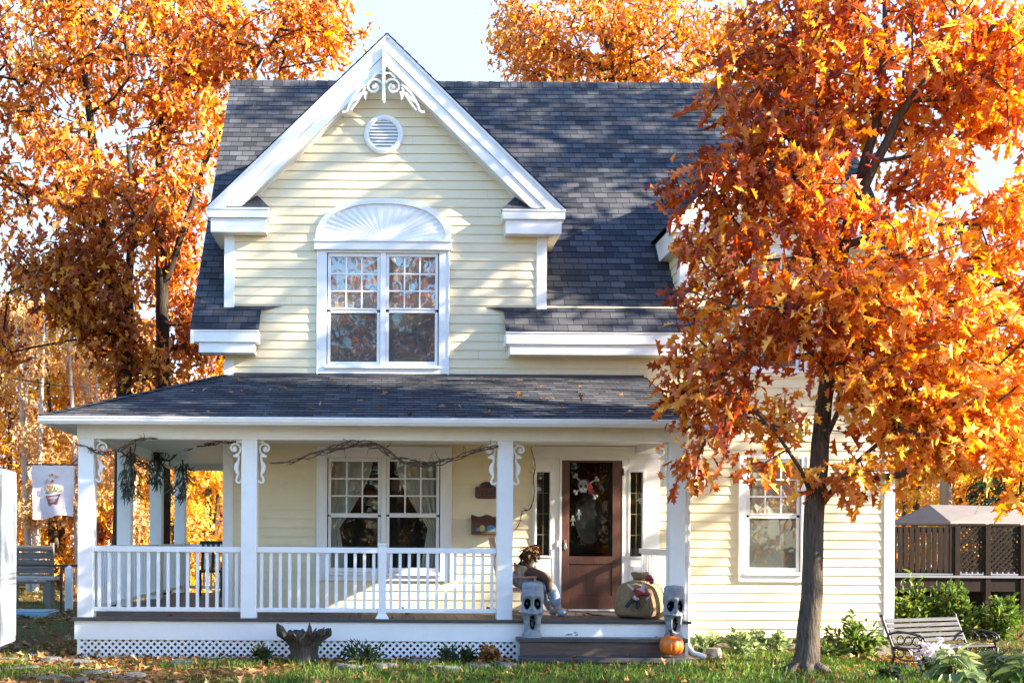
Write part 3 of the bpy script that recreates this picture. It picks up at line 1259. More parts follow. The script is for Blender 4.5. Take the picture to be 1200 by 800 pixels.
mb.box(acx - aw - .012, acx + aw + .012, YW - .085, YW, az0 - .135, az0 - .02)
mb.box(acx - aw - .022, acx + aw + .022, YW - .105, YW - .0005, az0 - .025, az0 + .006)
ap = obj('arched_panel', mb, M['white'], house, bevel=0.003)
mb = MB()
nr = 22
pts = [(acx + (x - acx), z) for x, z in inner]
for k in range(nr):   # pleats of the sunburst: each ray is a shallow V
    i0 = k * (n - 1) / nr
    def at(t):
        i = min(int(t), n - 2)
        fr = t - i
        return (pts[i][0] * (1 - fr) + pts[i + 1][0] * fr, pts[i][1] * (1 - fr) + pts[i + 1][1] * fr)
    a, m_, b = at(i0), at(i0 + (n - 1) / nr * .5), at(i0 + (n - 1) / nr)
    c = (acx, acz - .0)
    hub = lambda p: (c[0] + (p[0] - c[0]) * .16, c[1] + (p[1] - c[1]) * .16)
    ha, hm, hb = hub(a), hub(m_), hub(b)
    mb.add([(ha[0], YW - .022, ha[1]), (a[0], YW - .018, a[1]), (m_[0], YW - .028, m_[1]), (hm[0], YW - .024, hm[1]), (b[0], YW - .018, b[1]), (hb[0], YW - .022, hb[1])],
           [(0, 1, 2, 3), (3, 2, 4, 5)])
mb.add([(acx + aw * .2 * math.cos(PI * i / 16), YW - .030, acz + aw * .13 * math.sin(PI * i / 16)) for i in range(17)], [tuple(range(17))])
obj('sunburst', mb, M['white'], ap, fix=False)

# ================================================================== porch
PXL = [PX(x, 620, YP + .0) for x in (100, 291.5, 592, 794)]
ZBM0, ZBM1 = PZ(300, 515, YP), 2.935
pw = 0.098
# posts
pm = MB()
pm.box(-pw, pw, -pw, pw, ZD, ZBM0 + .002)
post_me = pm.mesh('porch_post', M['white'])
cm = MB()
for hh, e in ((0.10, .018), (.02, .026)):
    pass
YSIDE = [17.3, 19.7, 22.0]
post_pos = [(x, YP + pw) for x in PXL] + [(PXL[0], y) for y in YSIDE]
for x, y in post_pos:
    link('porch_post', post_me, house, Vector((x, y, 0)) - house.location, 0.006)
# beam (header) round the porch
mb = MB()
xb1 = PXL[3] + .12
mb.box(PXL[0] - .11, xb1, YP - .012, YP + .208, ZBM0, ZBM1)
mb.box(PXL[0] - .111, PXL[0] + .109, YP + .2085, 22.11, ZBM0 + .0015, ZBM1)
mb.box(PXL[0] + .1095, XL - .001, 21.89, 22.109, ZBM0 + .003, ZBM1)
mb.box(xb1 - .22, xb1 - .0015, YP + .2085, YW - .001, ZBM0 + .0015, ZBM1)
obj('porch_beam', mb, M['white'], house, bevel=0.005)
# ceiling
mb = MB()
zc = 2.862
mb.add([(PXL[0] + .1, YP + .2, zc), (xb1 - .2, YP + .2, zc), (xb1 - .2, YW + .0, zc), (XL, YW, zc), (XL, 22.0, zc), (PXL[0] + .1, 22.0, zc)], [(0, 1, 2, 3, 4, 5)])
obj('porch_ceiling', mb, M['soffit'], house, fix=False)
# outer soffit
EX0, EYF = PX(46, 488, 14.6), 14.6
EX1 = PX(810, 495, 14.6)
ZEV = PZ(450, 489.5, 14.6)
mb = MB()
zs = 2.918
mb.add([(EX0 + .05, EYF + .05, zs), (EX1 - .03, EYF + .05, zs), (EX1 - .03, YP - .0, zs), (PXL[0] - .1, YP, zs), (PXL[0] - .1, 22.4, zs), (EX0 + .05, 22.4, zs)], [(0, 1, 2, 3, 4, 5)])
obj('soffit', mb, M['soffit'], house, fix=False)
# gutter (front and the left side)
mb = MB()
gp = [(0, -.005), (-.075, -.005), (-.085, -.02), (-.075, -.055), (-.045, -.095), (0, -.098)]
mb.prism_x([(EYF + .045 + y, ZEV + z) for y, z in gp], EX0, EX1)
mb.box(EX0 - .004, EX1 + .004, EYF - .046, EYF - .032, ZEV - .022, ZEV - .002)
n0 = len(mb.v)
poly = [(EX0 - .0 + .045 + y, ZEV + z) for y, z in gp]
v = [(x, EYF + .0455, z) for x, z in poly] + [(x, 22.4, z) for x, z in poly]
k = len(poly)
mb.add(v, [tuple(range(k)), tuple(range(2 * k - 1, k - 1, -1))] + [(i, k + i, k + (i + 1) % k, (i + 1) % k) for i in range(k)])
obj('gutter', mb, M['white'], house, bevel=0.003)
# downspout at the right post
mb = MB()
xds = PXL[3] + pw + .05
mb.tube([(xds + .10, EYF + .0, ZEV - .08), (xds + .10, EYF + .06, ZEV - .16), (xds + .02, YP + .02, ZBM0 - .12), (xds, YP + .08, ZBM0 - .22), (xds, YP + .08, .2), (xds + .06, YP + .02, .09), (xds + .2, YP - .05, .05)], .036, 8)
mb.smooth = True
obj('downspout', mb, M['white'], house)
# porch roof
PWZ = PZ(450, 440.5, YW)
mb = MB()
dyv = YW - EYF
sv = Vector((0, dyv, PWZ - ZEV))
svl = sv.length
sv.normalize()
hipdx = XL - EX0
def porch_iv(v):
    t = v / svl
    return [(EX0 + hipdx * t, EX1)]
roof_face(mb, porch_iv, (0, EYF, ZEV), (1, 0, 0), sv, (0, -sv.z, sv.y), svl, uoff=7.1)
s2 = Vector((hipdx, 0, PWZ - ZEV))
s2l = s2.length
s2.normalize()
roof_face(mb, lambda v: [(-(22.45 - EYF), -dyv * (v / s2l))], (EX0, EYF, ZEV), (0, -1, 0), s2, (-s2.z, 0, s2.x), s2l)
# hip cap
a, b = Vector((EX0, EYF, ZEV + .012)), Vector((XL, YW, PWZ + .012))
for k in range(16):
    p, q = a.lerp(b, k / 16), a.lerp(b, (k + 1) / 16)
    mb.add([p + Vector((-.09, .03, -.012)), p + Vector((0, 0, .012)), p + Vector((.06, -.08, -.012)), q + Vector((.06, -.08, -.02)), q + Vector((0, 0, 0)), q + Vector((-.09, .03, -.02))], [(0, 1, 4, 5), (1, 2, 3, 4)],
           [[(.3 * k, .02), (.3 * k + .2, .02), (.3 * k + .2, .12), (.3 * k, .12)]] * 2)
obj('porch_roof', mb, M['shingle'], house, fix=False)
mb = MB()   # closing triangle at the right end of the porch roof
mb.add([(EX1 - .02, EYF + .05, zs), (EX1 - .02, YW - .02, zs), (EX1 - .02, YW - .02, PWZ - .03), (EX1 - .02, EYF + .05, ZEV - .02)], [(0, 1, 2, 3)])
obj('porch_gable_end', mb, M['siding'], house, fix=False)
# flashing strip
mb = MB()
mb.box(XL + .13, EX1 - .05, YW - .045, YW - .02, PWZ - .03, PWZ + .03)
obj('flashing', mb, M['nosing'], house)

# brackets on the front posts and under the left corner
bm1 = bracket_mesh().mesh('bracket', M['white'])
yb = YP + pw
for i, x in enumerate(PXL):
    sides = (1,) if i == 0 else (-1,) if i == 3 else (-1, 1)
    for s in sides:
        o = link('bracket', bm1, house, Vector((x + s * (pw + .001), yb, ZBM0 - .004)) - house.location)
        o.scale = (s, 1, 1)

# deck
mb = MB()
DX0, DX1 = PX(86, 725, YP - .08), PX(808, 728, YP - .08)
yd0 = YP - .09
x = DX0
rnd = random.Random(4)
while x < DX1 - .02:
    x1 = min(x + .138, DX1)
    yb_ = YW - .02 if x1 > XL - .1 else 22.12
    z = ZD - rnd.uniform(0, .002)
    mb.box(x, x1 - .006, yd0, yb_, ZD - .03, z)
    x = x1
obj('porch_floor', mb, M['deckwood'], house)
mb = MB()
mb.box(DX0 - .02, DX1 + .02, yd0 - .022, yd0 - .0005, ZD - .034, ZD + .004)
obj('deck_nosing', mb, M['nosing'], house, bevel=.004)
zf0 = PZ(300, 749.5, YP)
mb = MB()
mb.box(DX0 + .01, DX1 - .01, YP - .075, YP - .04, zf0, ZD - .033)
mb.box(DX0 + .01, DX0 + .045, YP - .0395, 22.1, zf0, ZD - .033)
mb.box(DX1 - .045, DX1 - .01, YP - .0395, YW - .001, zf0, ZD - .033)
mb.box(DX1 - .10, DX1 - .012, YP - .074, YP - .02, -.1, zf0 - .001)
obj('deck_skirt', mb, M['white'], house, bevel=.004)
# lattice under the deck
def lattice(mb, x0, x1, z0, z1, y, w=.029, pitch=.087, t=.006):
    h = z1 - z0
    for s in (1, -1):
        yy = y - (t + .0005 if s > 0 else 0)
        x = x0 - h - pitch
        while x < x1 + h:
            # slat from (x, z0) to (x + s*h ...)
            ww = w * math.sqrt(2) / 2
            a, b = (x, x + h) if s > 0 else (x + h, x)
            quad = [(a - ww, z0), (a + ww, z0), (b + ww, z1), (b - ww, z1)]
            # clip to x0..x1
            def clip(poly, xc, keep):
                out = []
                for i in range(len(poly)):
                    p, q = poly[i], poly[(i + 1) % len(poly)]
                    ip, iq = keep * (p[0] - xc) >= 0, keep * (q[0] - xc) >= 0
                    if ip: out.append(p)
                    if ip != iq:
                        tt = (xc - p[0]) / (q[0] - p[0])
                        out.append((xc, p[1] + (q[1] - p[1]) * tt))
                return out
            quad = clip(quad, x0, 1)
            if len(quad) > 2: quad = clip(quad, x1, -1)
            if len(quad) > 2: mb.prism(quad, yy, yy + t)
            x += pitch
mb = MB()
lattice(mb, DX0 + .07, PX(606, 760, YP), -.06, zf0 + .004, YP - .05)
mb.box(DX0 + .045, DX0 + .085, YP - .072, YP - .036, -.08, zf0 - .001)
xm_ = PX(312, 760, YP)
mb.box(xm_ - .01, xm_ + .045, YP - .071, YP - .035, -.08, zf0 - .001)
xm_ = PX(606, 760, YP)
mb.box(xm_ - .02, xm_ + .03, YP - .0705, YP - .035, -.08, zf0 - .001)
obj('lattice', mb, M['white'], house, fix=False)
# steps
SX0, SX1 = PX(606.5, 755, 14.7), PX(806, 755, 14.7)
zt1, zt2 = .30, .085
mb = MB()
mb.box(SX0, SX1, 14.68, YP - .076, zt1 - .05, zt1)
mb.box(SX0 + .01, SX1 + .02, 14.40, 14.70, zt2 - .055, zt2)
obj('step_tread', mb, M['nosing'], house, bevel=.006)
mb = MB()
mb.box(SX0 + .03, SX1 - .03, 14.71, 14.735, zt2 - .2, zt1 - .051)
mb.box(SX0 + .03, SX1 - .03, 14.43, 14.455, -.2, zt2 - .056)
obj('step_riser', mb, M['stepwood'], house)

# ---- railings
zr1, zr0 = PZ(300, 640.5, YP), PZ(300, 647, YP)
zq1, zq0 = PZ(300, 712, YP), PZ(300, 717, YP)
bal = MB()
bal.box(-.0195, .0195, -.0195, .0195, zq1 - .002, zr0 + .002)
bal_me = bal.mesh('baluster', M['white'])


def railing(x0, y0, x1, y1, n, shift=0):
    mb = MB()
    a0, a1 = Vector((x0, y0, 0)), Vector((x1, y1, 0))
    mb.beam((x0, y0, (zr0 + zr1) / 2), (x1, y1, (zr0 + zr1) / 2), .085, zr1 - zr0)
    r = obj('railing', mb, M['white'], house, bevel=.004)
    mb = MB()
    mb.beam((x0, y0, (zq0 + zq1) / 2), (x1, y1, (zq0 + zq1) / 2), .06, zq1 - zq0)
    obj('bottom_rail', mb, M['white'], r, bevel=.004)
    for k in range(n):
        p = a0.lerp(a1, (k + .5) / n)
        o = link('baluster', bal_me, r, p - house.location, 0.0)
        if abs(y1 - y0) > abs(x1 - x0):
            pass
    return r


yr = YP + pw
nx = PX(448, 680, YP)
railing(PXL[0] + pw, yr, PXL[1] - pw, yr, 15)
railing(PXL[1] + pw, yr, nx - .05, yr, 13)
railing(nx + .05, yr, PXL[2] - pw, yr, 12)
railing(PXL[0], yr + pw, PXL[0], YSIDE[0] - pw, 17)
railing(PXL[0], YSIDE[0] + pw, PXL[0], YSIDE[1] - pw, 18)
railing(PXL[0], YSIDE[1] + pw, PXL[0], YSIDE[2] - pw, 17)
railing(PXL[0] + pw, YSIDE[2], XL, YSIDE[2], 10)
railing(PXL[3], yr + pw, PXL[3], YW - .02, 12)
mb = MB()
mb.box(nx - .05, nx + .05, yr - .05, yr + .05, ZD + .04, PZ(448, 637, YP))
mb.box(nx - .062, nx + .062, yr - .062, yr + .062, PZ(448, 637, YP) - .02, PZ(448, 637, YP) + .008)
mb.add([(nx - .085, yr - .085, ZD + .001), (nx + .085, yr - .085, ZD + .001), (nx + .085, yr + .085, ZD + .001), (nx - .085, yr + .085, ZD + .001),
        (nx - .052, yr - .052, ZD + .06), (nx + .052, yr - .052, ZD + .06), (nx + .052, yr + .052, ZD + .06), (nx - .052, yr + .052, ZD + .06)],
       [(0, 1, 5, 4), (1, 2, 6, 5), (2, 3, 7, 6), (3, 0, 4, 7), (4, 5, 6, 7)])
obj('newel', mb, M['white'], house, bevel=.004)

# ---- front door
Yd = YW
q = lambda a, b, c, d: rect(a, b, c, d, Yd)
x0, x1, _, z1 = q(624, 523, 772, 713)
g1 = q(628.5, 553, 644, 650.5)
g2 = q(738, 553, 752.5, 651.5)
dr = q(657.5, 539.5, 728, 713)
mb = MB()
f, b = YW - .03, YW + .06
mb.box(x0, x1, f, b, dr[3] + .03, z1)                               # head
mb.box(x0, x1, f - .02, f - .0005, z1 - .05, z1 - .001)
for (s0, s1, g) in ((x0, dr[0] - .03, g1), (dr[1] + .03, x1, g2)):
    mb.box(s0, g[0] - .03, f, b, ZD, dr[3] + .029)
    mb.box(g[1] + .03, s1, f, b, ZD, dr[3] + .029)
    mb.box(g[0] - .0295, g[1] + .0295, f, b, g[3] + .03, dr[3] + .0285)
    mb.box(g[0] - .0295, g[1] + .0295, f + .004, b, ZD, g[2] - .03)
    mb.box(g[0] - .01, g[1] + .01, f - .008, f + .0035, ZD + .12, g[2] - .14)
sur = obj('door_surround', mb, M['white'], house, bevel=.004)
for g in (g1, g2):
    mb = MB()
    for a in ((g[0] - .0295, g[0], g[2] - .0295, g[3] + .0295), (g[1], g[1] + .0295, g[2] - .0295, g[3] + .0295)):
        mb.box(a[0], a[1], f - .012, b - .01, a[2], a[3])
    mb.box(g[0], g[1], f - .012, b - .01, g[2] - .0295, g[2])
    mb.box(g[0], g[1], f - .012, b - .01, g[3], g[3] + .0295)
    sd = obj('sidelight', mb, M['white'], house, bevel=.003)
    mb = MB()
    for k in range(1, 4):
        zz = g[2] + (g[3] - g[2]) * k / 4
        mb.box(g[0], g[1], f + .012, f + .018, zz - .004, zz + .004)
        if k == 1:
            mb.box((g[0] + g[1]) / 2 - .003, (g[0] + g[1]) / 2 + .003, f + .0125, f + .0175, g[2], g[3])
    obj('caming', mb, M['brass'], sd)
    mb = MB()
    mb.add([(g[0], f + .02, g[2]), (g[1], f + .02, g[2]), (g[1], f + .02, g[3]), (g[0], f + .02, g[3])], [(0, 1, 2, 3)])
    obj('pane', mb, M['glass_low'], sd)
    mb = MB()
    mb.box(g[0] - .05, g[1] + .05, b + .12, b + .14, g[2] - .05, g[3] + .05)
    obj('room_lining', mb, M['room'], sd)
# white jamb
mb = MB()
for a, c in ((dr[0] - .0295, dr[0] - .001), (dr[1] + .001, dr[1] + .0295)):
    mb.box(a, c, f - .022, b, ZD, dr[3] + .0285)
mb.box(dr[0] - .001, dr[1] + .001, f - .022, b, dr[3] + .001, dr[3] + .0285)
mb.box(dr[0] - .03, dr[1] + .03, f - .06, f + .02, ZD, ZD + .022)
obj('door_jamb', mb, M['white'], house, bevel=.003)
# screen door
sc = q(666.5, 541.5, 717, 651.5)
yf, yb2 = YW - .045, YW - .008
zb_, zt_ = ZD + .025, dr[3] - .002
mb = MB()
mb.box(dr[0] + .003, sc[0], yf, yb2, zb_, zt_)
mb.box(sc[1], dr[1] - .003, yf, yb2, zb_, zt_)
mb.box(sc[0], sc[1], yf, yb2, sc[3], zt_)
mb.box(sc[0], sc[1], yf, yb2, sc[2] - .11, sc[2])
mb.box(sc[0], sc[1], yf, yb2, zb_, zb_ + .19)
mb.box(sc[0], sc[1], yf + .014, yb2, zb_ + .19, sc[2] - .11)
door = obj('screen_door', mb, M['mahogany'], house, bevel=.004)
mb = MB()
mb.add([(sc[0], yf + .02, sc[2]), (sc[1], yf + .02, sc[2]), (sc[1], yf + .02, sc[3]), (sc[0], yf + .02, sc[3])], [(0, 1, 2, 3)])
obj('screen', mb, M['screen'], door)
mb = MB()
hx, hz = P(661.5, 638, YW)
mb.box(hx - .016, hx + .016, yf - .012, yf, hz - .07, hz + .07)
mb.tube([(hx, yf - .012, hz + .02), (hx, yf - .06, hz + .02), (hx + .012, yf - .065, hz - .05)], .009, 8)
obj('handle', mb, M['chrome'], door, bevel=.003)
mb = MB()
xh = dr[1] + .012
for z in (zt_ - .16, zb_ + .25):
    mb.box(xh - .022, xh + .012, yf - .015, yf + .004, z - .05, z + .05)
obj('hinge', mb, M['black'], door, bevel=.002)
# the main door behind, with an oval light
mb = MB()
mb.box(dr[0], dr[1], YW + .03, YW + .07, ZD + .02, dr[3])
md = obj('inner_door', mb, mat('dark_inner_door', (0.05, 0.045, 0.045), 0.5), house)
mb = MB()
ox, oz = P(691, 606, YW + .03)
ring = [(ox + .20 * math.cos(2 * PI * k / 40), oz + .36 * math.sin(2 * PI * k / 40)) for k in range(41)]
mb.ribbon(ring, .03, YW + .018, YW + .0295)
mb.add([(x, YW + .026, z) for x, z in ring[:-1]], [tuple(range(40))])
obj('oval_light', mb, mat('frosted_oval', (0.34, 0.37, 0.42), 0.3), md)
# switch plate by the door and the meter box on the right jamb
mb = MB()
bx, bz = P(653.5, 637.5, YW)
mb.box(bx - .02, bx + .02, YW - .062, YW - .03, bz - .045, bz + .045)
obj('door_bell', mb, M['white'], house, bevel=.004)
# ================================================================== setting
def gz(x, y):
    z = 0.0
    if x > 5.2:
        t = min(1, (x - 5.2) / 2.0)
        z -= 0.14 * t * t * (3 - 2 * t)
    if y > 16:
        z += 0.0
    return z


def ground_mat():
    m, nt, b, out = new_mat('lawn_soil')
    N, L = nt.nodes, nt.links
    tc = N.new('ShaderNodeTexCoord')
    n1 = N.new('ShaderNodeTexNoise')
    n1.inputs['Scale'].default_value = 0.9
    n1.inputs['Detail'].default_value = 8
    n1.inputs['Roughness'].default_value = .7
    n2 = N.new('ShaderNodeTexNoise')
    n2.inputs['Scale'].default_value = 22
    n2.inputs['Detail'].default_value = 6
    L.new(tc.outputs['Object'], n1.inputs['Vector'])
    L.new(tc.outputs['Object'], n2.inputs['Vector'])
    r1 = N.new('ShaderNodeValToRGB')
    e = r1.color_ramp.elements
    e[0].position, e[0].color = .38, (.050, .062, .018, 1)
    e[1].position, e[1].color = .62, (.10, .058, .026, 1)
    r2 = N.new('ShaderNodeValToRGB')
    e = r2.color_ramp.elements
    e[0].position, e[0].color = .3, (.45, .45, .45, 1)
    e[1].position, e[1].color = .7, (1.5, 1.4, 1.3, 1)
    L.new(n1.outputs['Fac'], r1.inputs['Fac'])
    L.new(n2.outputs['Fac'], r2.inputs['Fac'])
    mx = N.new('ShaderNodeMix')
    mx.data_type = 'RGBA'
    mx.blend_type = 'MULTIPLY'
    mx.inputs[0].default_value = 1
    L.new(r1.outputs['Color'], mx.inputs[6])
    L.new(r2.outputs['Color'], mx.inputs[7])
    L.new(mx.outputs[2], b.inputs['Base Color'])
    b.inputs['Roughness'].default_value = .95
    b.inputs['Specular IOR Level'].default_value = .1
    bp = N.new('ShaderNodeBump')
    bp.inputs['Strength'].default_value = .8
    bp.inputs['Distance'].default_value = .03
    L.new(n2.outputs['Fac'], bp.inputs['Height'])
    L.new(bp.outputs['Normal'], b.inputs['Normal'])
    return m


xs = sorted(set([-400, -150, -60, -30] + [round(-15 + i * .75, 2) for i in range(41)] + [30, 60, 150, 400]))
ys = sorted(set([-400, -100, -30, 0, 6] + [round(8 + i * .75, 2) for i in range(32)] + [40, 60, 100, 200, 400]))
mb = MB()
mb.smooth = True
vs = [(x, y, gz(x, y) + .02 * noise.noise((x * .8, y * .8, 0))) for y in ys for x in xs]
nx_ = len(xs)
fs = [(j * nx_ + i, j * nx_ + i + 1, (j + 1) * nx_ + i + 1, (j + 1) * nx_ + i) for j in range(len(ys) - 1) for i in range(nx_ - 1)]
mb.add(vs, fs)
g = obj('ground', mb, ground_mat())
tag(g, 'lawn and leaf strewn soil around the house', 'ground', kind='structure')

# ---- leaf materials
RUST, RUST2 = (.10, .026, .010), (.20, .048, .013)
ORANGE, GOLD, YELLOW = (.36, .105, .016), (.52, .22, .03), (.60, .36, .05)
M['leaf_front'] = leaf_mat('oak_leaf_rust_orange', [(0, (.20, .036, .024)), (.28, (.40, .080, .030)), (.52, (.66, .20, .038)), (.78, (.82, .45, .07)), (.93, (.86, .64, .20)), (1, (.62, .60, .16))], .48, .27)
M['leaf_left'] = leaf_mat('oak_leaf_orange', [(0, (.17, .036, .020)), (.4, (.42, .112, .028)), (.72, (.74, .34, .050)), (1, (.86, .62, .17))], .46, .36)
M['leaf_gold'] = leaf_mat('gold_leaf', [(0, (.55, .22, .035)), (.45, (.74, .42, .06)), (.8, (.80, .56, .10)), (1, (.82, .68, .25))], .5, .5)
M['leaf_pale'] = leaf_mat('pale_tan_leaf', [(0, (.38, .19, .07)), (.5, (.60, .36, .15)), (1, (.76, .62, .36))], .5, .55)
M['leaf_green'] = leaf_mat('green_leaf', [(0, (.045, .085, .018)), (.5, (.085, .15, .03)), (.85, (.17, .22, .045)), (1, (.28, .27, .06))], .4, .45)
M['leaf_pale_green'] = leaf_mat('silvery_green_leaf', [(0, (.12, .18, .07)), (.5, (.22, .29, .13)), (1, (.40, .44, .22))], .4, .5)
M['leaf_dark_green'] = leaf_mat('dark_green_leaf', [(0, (.018, .035, .014)), (.6, (.04, .07, .025)), (1, (.09, .11, .03))], .25, .45)
M['needle'] = leaf_mat('spruce_needle', [(0, (.015, .035, .016)), (1, (.05, .085, .030))], .2, .5)
M['litter'] = leaf_mat('fallen_oak_leaf', [(0, (.13, .055, .024)), (.5, (.27, .115, .035)), (.85, (.40, .20, .07)), (1, (.48, .32, .15))], .2, .55)
M['grass'] = leaf_mat('lawn_grass', [(0, (.055, .10, .016)), (.5, (.105, .19, .027)), (.85, (.16, .24, .035)), (1, (.30, .26, .08))], .35, .5)
M['bark'] = bark_mat('grey_brown_bark', (.040, .030, .024), (.125, .10, .076), (12, 12, 2.0))
M['bark_dark'] = bark_mat('dark_bark', (.020, .015, .012), (.055, .042, .033))
M['bark_pale'] = bark_mat('pale_bark', (.30, .27, .24), (.55, .50, .45))
M['stem'] = mat('green_brown_stem', (.07, .06, .03), .8)


def U(px, py, Y):
    x, z = P(px, py, Y)
    return (x, Y, z)


def E(px, py, rx, ry, Y, yr, w=1.0):
    s = F / Y
    x, z = P(px, py, Y)
    return (x, Y, z, rx / s, yr, ry / s, w)


# ---- the red oak in front of the house
Yt = 13.5
tr = [(*U(943, 794, Yt), .185), (*U(944, 782, Yt), .158), (*U(946, 765, Yt), .138), (*U(949, 735, Yt), .125), (*U(951, 700, Yt), .118), (*U(953, 650, Yt), .112), (*U(955, 600, Yt), .110), (*U(961, 520, Yt), .098),
      (*U(968, 450, Yt + .05), .086), (*U(971, 400, Yt + .1), .077), (*U(980, 340, Yt + .1), .072), (*U(992, 270, Yt + .1), .068), (*U(1010, 205, Yt), .06), (*U(1030, 130, Yt - .1), .045), (*U(1036, 40, Yt), .032), (*U(1040, -70, Yt), .015)]
l2 = [(*U(985, 300, Yt + .1), .056), (*U(1015, 215, Yt - .15), .052), (*U(1050, 140, Yt - .3), .05), (*U(1085, 95, Yt - .4), .035), (*U(1120, 20, Yt - .4), .02)]
l3 = [(*U(955, 592, Yt), .032), (*U(938, 548, Yt - .3), .024), (*U(908, 505, Yt - .5), .018), (*U(872, 470, Yt - .6), .012)]
l4 = [(*U(960, 530, Yt), .036), (*U(984, 480, Yt - .25), .030), (*U(988, 425, Yt - .4), .024), (*U(1020, 370, Yt - .6), .016)]
l5 = [(*U(975, 350, Yt + .1), .05), (*U(930, 250, Yt + .2), .04), (*U(925, 150, Yt + .3), .032), (*U(915, 60, Yt + .3), .02)]
l6 = [(*U(985, 290, Yt + .1), .05), (*U(1060, 265, Yt + .3), .04), (*U(1130, 262, Yt + .4), .03), (*U(1210, 240, Yt + .5), .02)]
l7 = [(*U(955, 600, Yt), .04), (*U(1000, 545, Yt - .1), .025), (*U(1050, 500, Yt - .2), .018)]
ell = [E(858, 415, 70, 48, Yt - .2, .8, .85), E(835, 480, 52, 46, Yt - .3, .6, .65), E(905, 490, 45, 35, Yt - .2, .5, .22), E(858, 330, 72, 75, Yt, .9, 1.5), E(890, 215, 58, 65, Yt + .2, 1.0, 1.25),
       E(965, 355, 95, 60, Yt - .6, .7, 1.7), E(1020, 300, 110, 80, Yt - .3, 1.2, 2.0), E(960, 230, 60, 60, Yt - .6, .7, .9), E(925, 110, 95, 110, Yt, 1.1, 2.1), E(935, 20, 95, 60, Yt, 1.1, 1.1), E(1050, 70, 140, 110, Yt - .2, 1.4, 3.4), E(1020, -50, 120, 70, Yt, 1.3, 1.0),
       E(1075, 390, 105, 90, Yt - .2, 1.2, 3.0), E(1150, 410, 115, 120, Yt, 1.3, 3.6), E(1185, 265, 60, 45, Yt - .3, 1.1, .9), E(1190, 110, 85, 70, Yt - .3, 1.3, 1.6), E(1210, 350, 45, 80, Yt, .9, 1.0), E(1195, 55, 50, 60, Yt, 1.0, .9), E(1198, 240, 28, 40, Yt - .2, .7, .3), E(845, 215, 35, 40, Yt - .2, .6, .35),
       E(1095, 500, 105, 50, Yt - .2, .9, 2.0), E(1170, 490, 70, 55, Yt - .1, .9, 1.3), E(1040, 440, 50, 50, Yt - .5, .6, .7), E(1125, 535, 80, 34, Yt - .1, .8, .9), E(1190, 545, 40, 38, Yt - .1, .8, .55), E(1095, 195, 45, 32, Yt - .2, .8, .45), E(1150, 60, 80, 70, Yt - .2, 1.2, 1.2), E(1000, 552, 62, 22, Yt - .35, .5, .5), E(812, 545, 28, 12, Yt - .5, .25, .16), E(880, 540, 36, 14, Yt - .5, .35, .16),
       E(778, 225, 22, 22, Yt - .2, .3, .10), E(805, 300, 28, 60, Yt - .1, .5, .3), E(800, 430, 25, 40, Yt - .2, .4, .28), E(985, 430, 30, 30, Yt - .5, .3, .25)]
roots = [[(PX(944, 787, Yt), Yt, .16, .10), (PX(944, 787, Yt) + .24 * math.cos(a), Yt + .24 * math.sin(a), .035, .062), (PX(944, 787, Yt) + (.42 + .1 * math.sin(a * 3)) * math.cos(a), Yt + .44 * math.sin(a), -.09, .03)] for a in (.3, 1.5, 2.7, 3.7, 4.5, 5.5)]
front = oak(11, 'oak_tree', 'red oak with rust and gold leaves on the front lawn before the right windows', 'tree', (PX(944, 787, Yt), Yt, 0), [tr, l2, l3, l4, l5, l6, l7] + roots, ell, 1180, 13, .175, M['leaf_front'], M['bark'], spread=.21, trunk_from=.22, sun_bias=lambda p: .01 + .30 * max(-1, min(1, (p[0] - 5.0) / 1.5)) - .14 * max(-1, min(1, (p[2] - 5.0) / 2)))  # sunlight put into leaf tint: golder to the lower right, redder upper left

# ---- two oaks left of and behind the house
Ya = 23.0
ta = [(*U(141, 728, Ya), .20), (*U(143, 600, Ya), .17), (*U(146, 470, Ya), .15), (*U(140, 400, Ya), .13), (*U(128, 300, Ya + .2), .11), (*U(112, 200, Ya + .2), .085), (*U(100, 90, Ya), .06), (*U(95, -40, Ya), .03)]
ta2 = [(*U(145, 480, Ya), .11), (*U(152, 400, Ya - .3), .10), (*U(150, 330, Ya - .5), .085), (*U(158, 250, Ya - .3), .06), (*U(150, 170, Ya), .035)]
ta3 = [(*U(128, 300, Ya), .06), (*U(80, 220, Ya - .4), .05), (*U(40, 130, Ya - .5), .035), (*U(0, 60, Ya - .5), .02)]
elA = [E(50, 60, 110, 95, Ya, 2.2, 2.6), E(130, 40, 110, 90, Ya, 2.2, 2.4), E(-40, 180, 90, 110, Ya, 2.0, 1.6), E(80, 190, 60, 50, Ya - .5, 1.8, 1.6), E(125, 255, 70, 55, Ya - .5, 1.6, 2.0), E(60, 325, 62, 45, Ya - .3, 1.6, 1.9), E(120, 350, 62, 60, Ya - .4, 1.4, 2.4), E(152, 420, 50, 36, Ya, 1.0, .9),
       E(100, -70, 160, 70, Ya, 2.4, 2.0), E(0, 400, 60, 40, Ya + .5, 1.5, .6)]
oak(21, 'oak_tree', 'tall oak with forked dark trunk and orange leaves at the far left of the house', 'tree', (PX(141, 723, Ya), Ya, 0), [ta, ta2, ta3], elA, 760, 14, .195, M['leaf_left'], M['bark_dark'], OAK_LIGHT, spread=.32, tip_r=.008, step=.5, trunk_from=.3, lo=.0, hi=1.0, sun_bias=lambda p: .16 * max(-1, min(1, (p[2] - 8.5) / 2.5)))  # leaf tint paints the sunlit top golden and the shaded lower crown rustier
Yb = 24.0
tb = [(*U(190, 722, Yb), .19), (*U(190, 600, Yb), .17), (*U(191, 450, Yb), .145), (*U(190, 340, Yb), .125), (*U(187, 230, Yb), .10), (*U(190, 110, Yb), .07), (*U(215, 0, Yb), .04), (*U(230, -70, Yb), .02)]
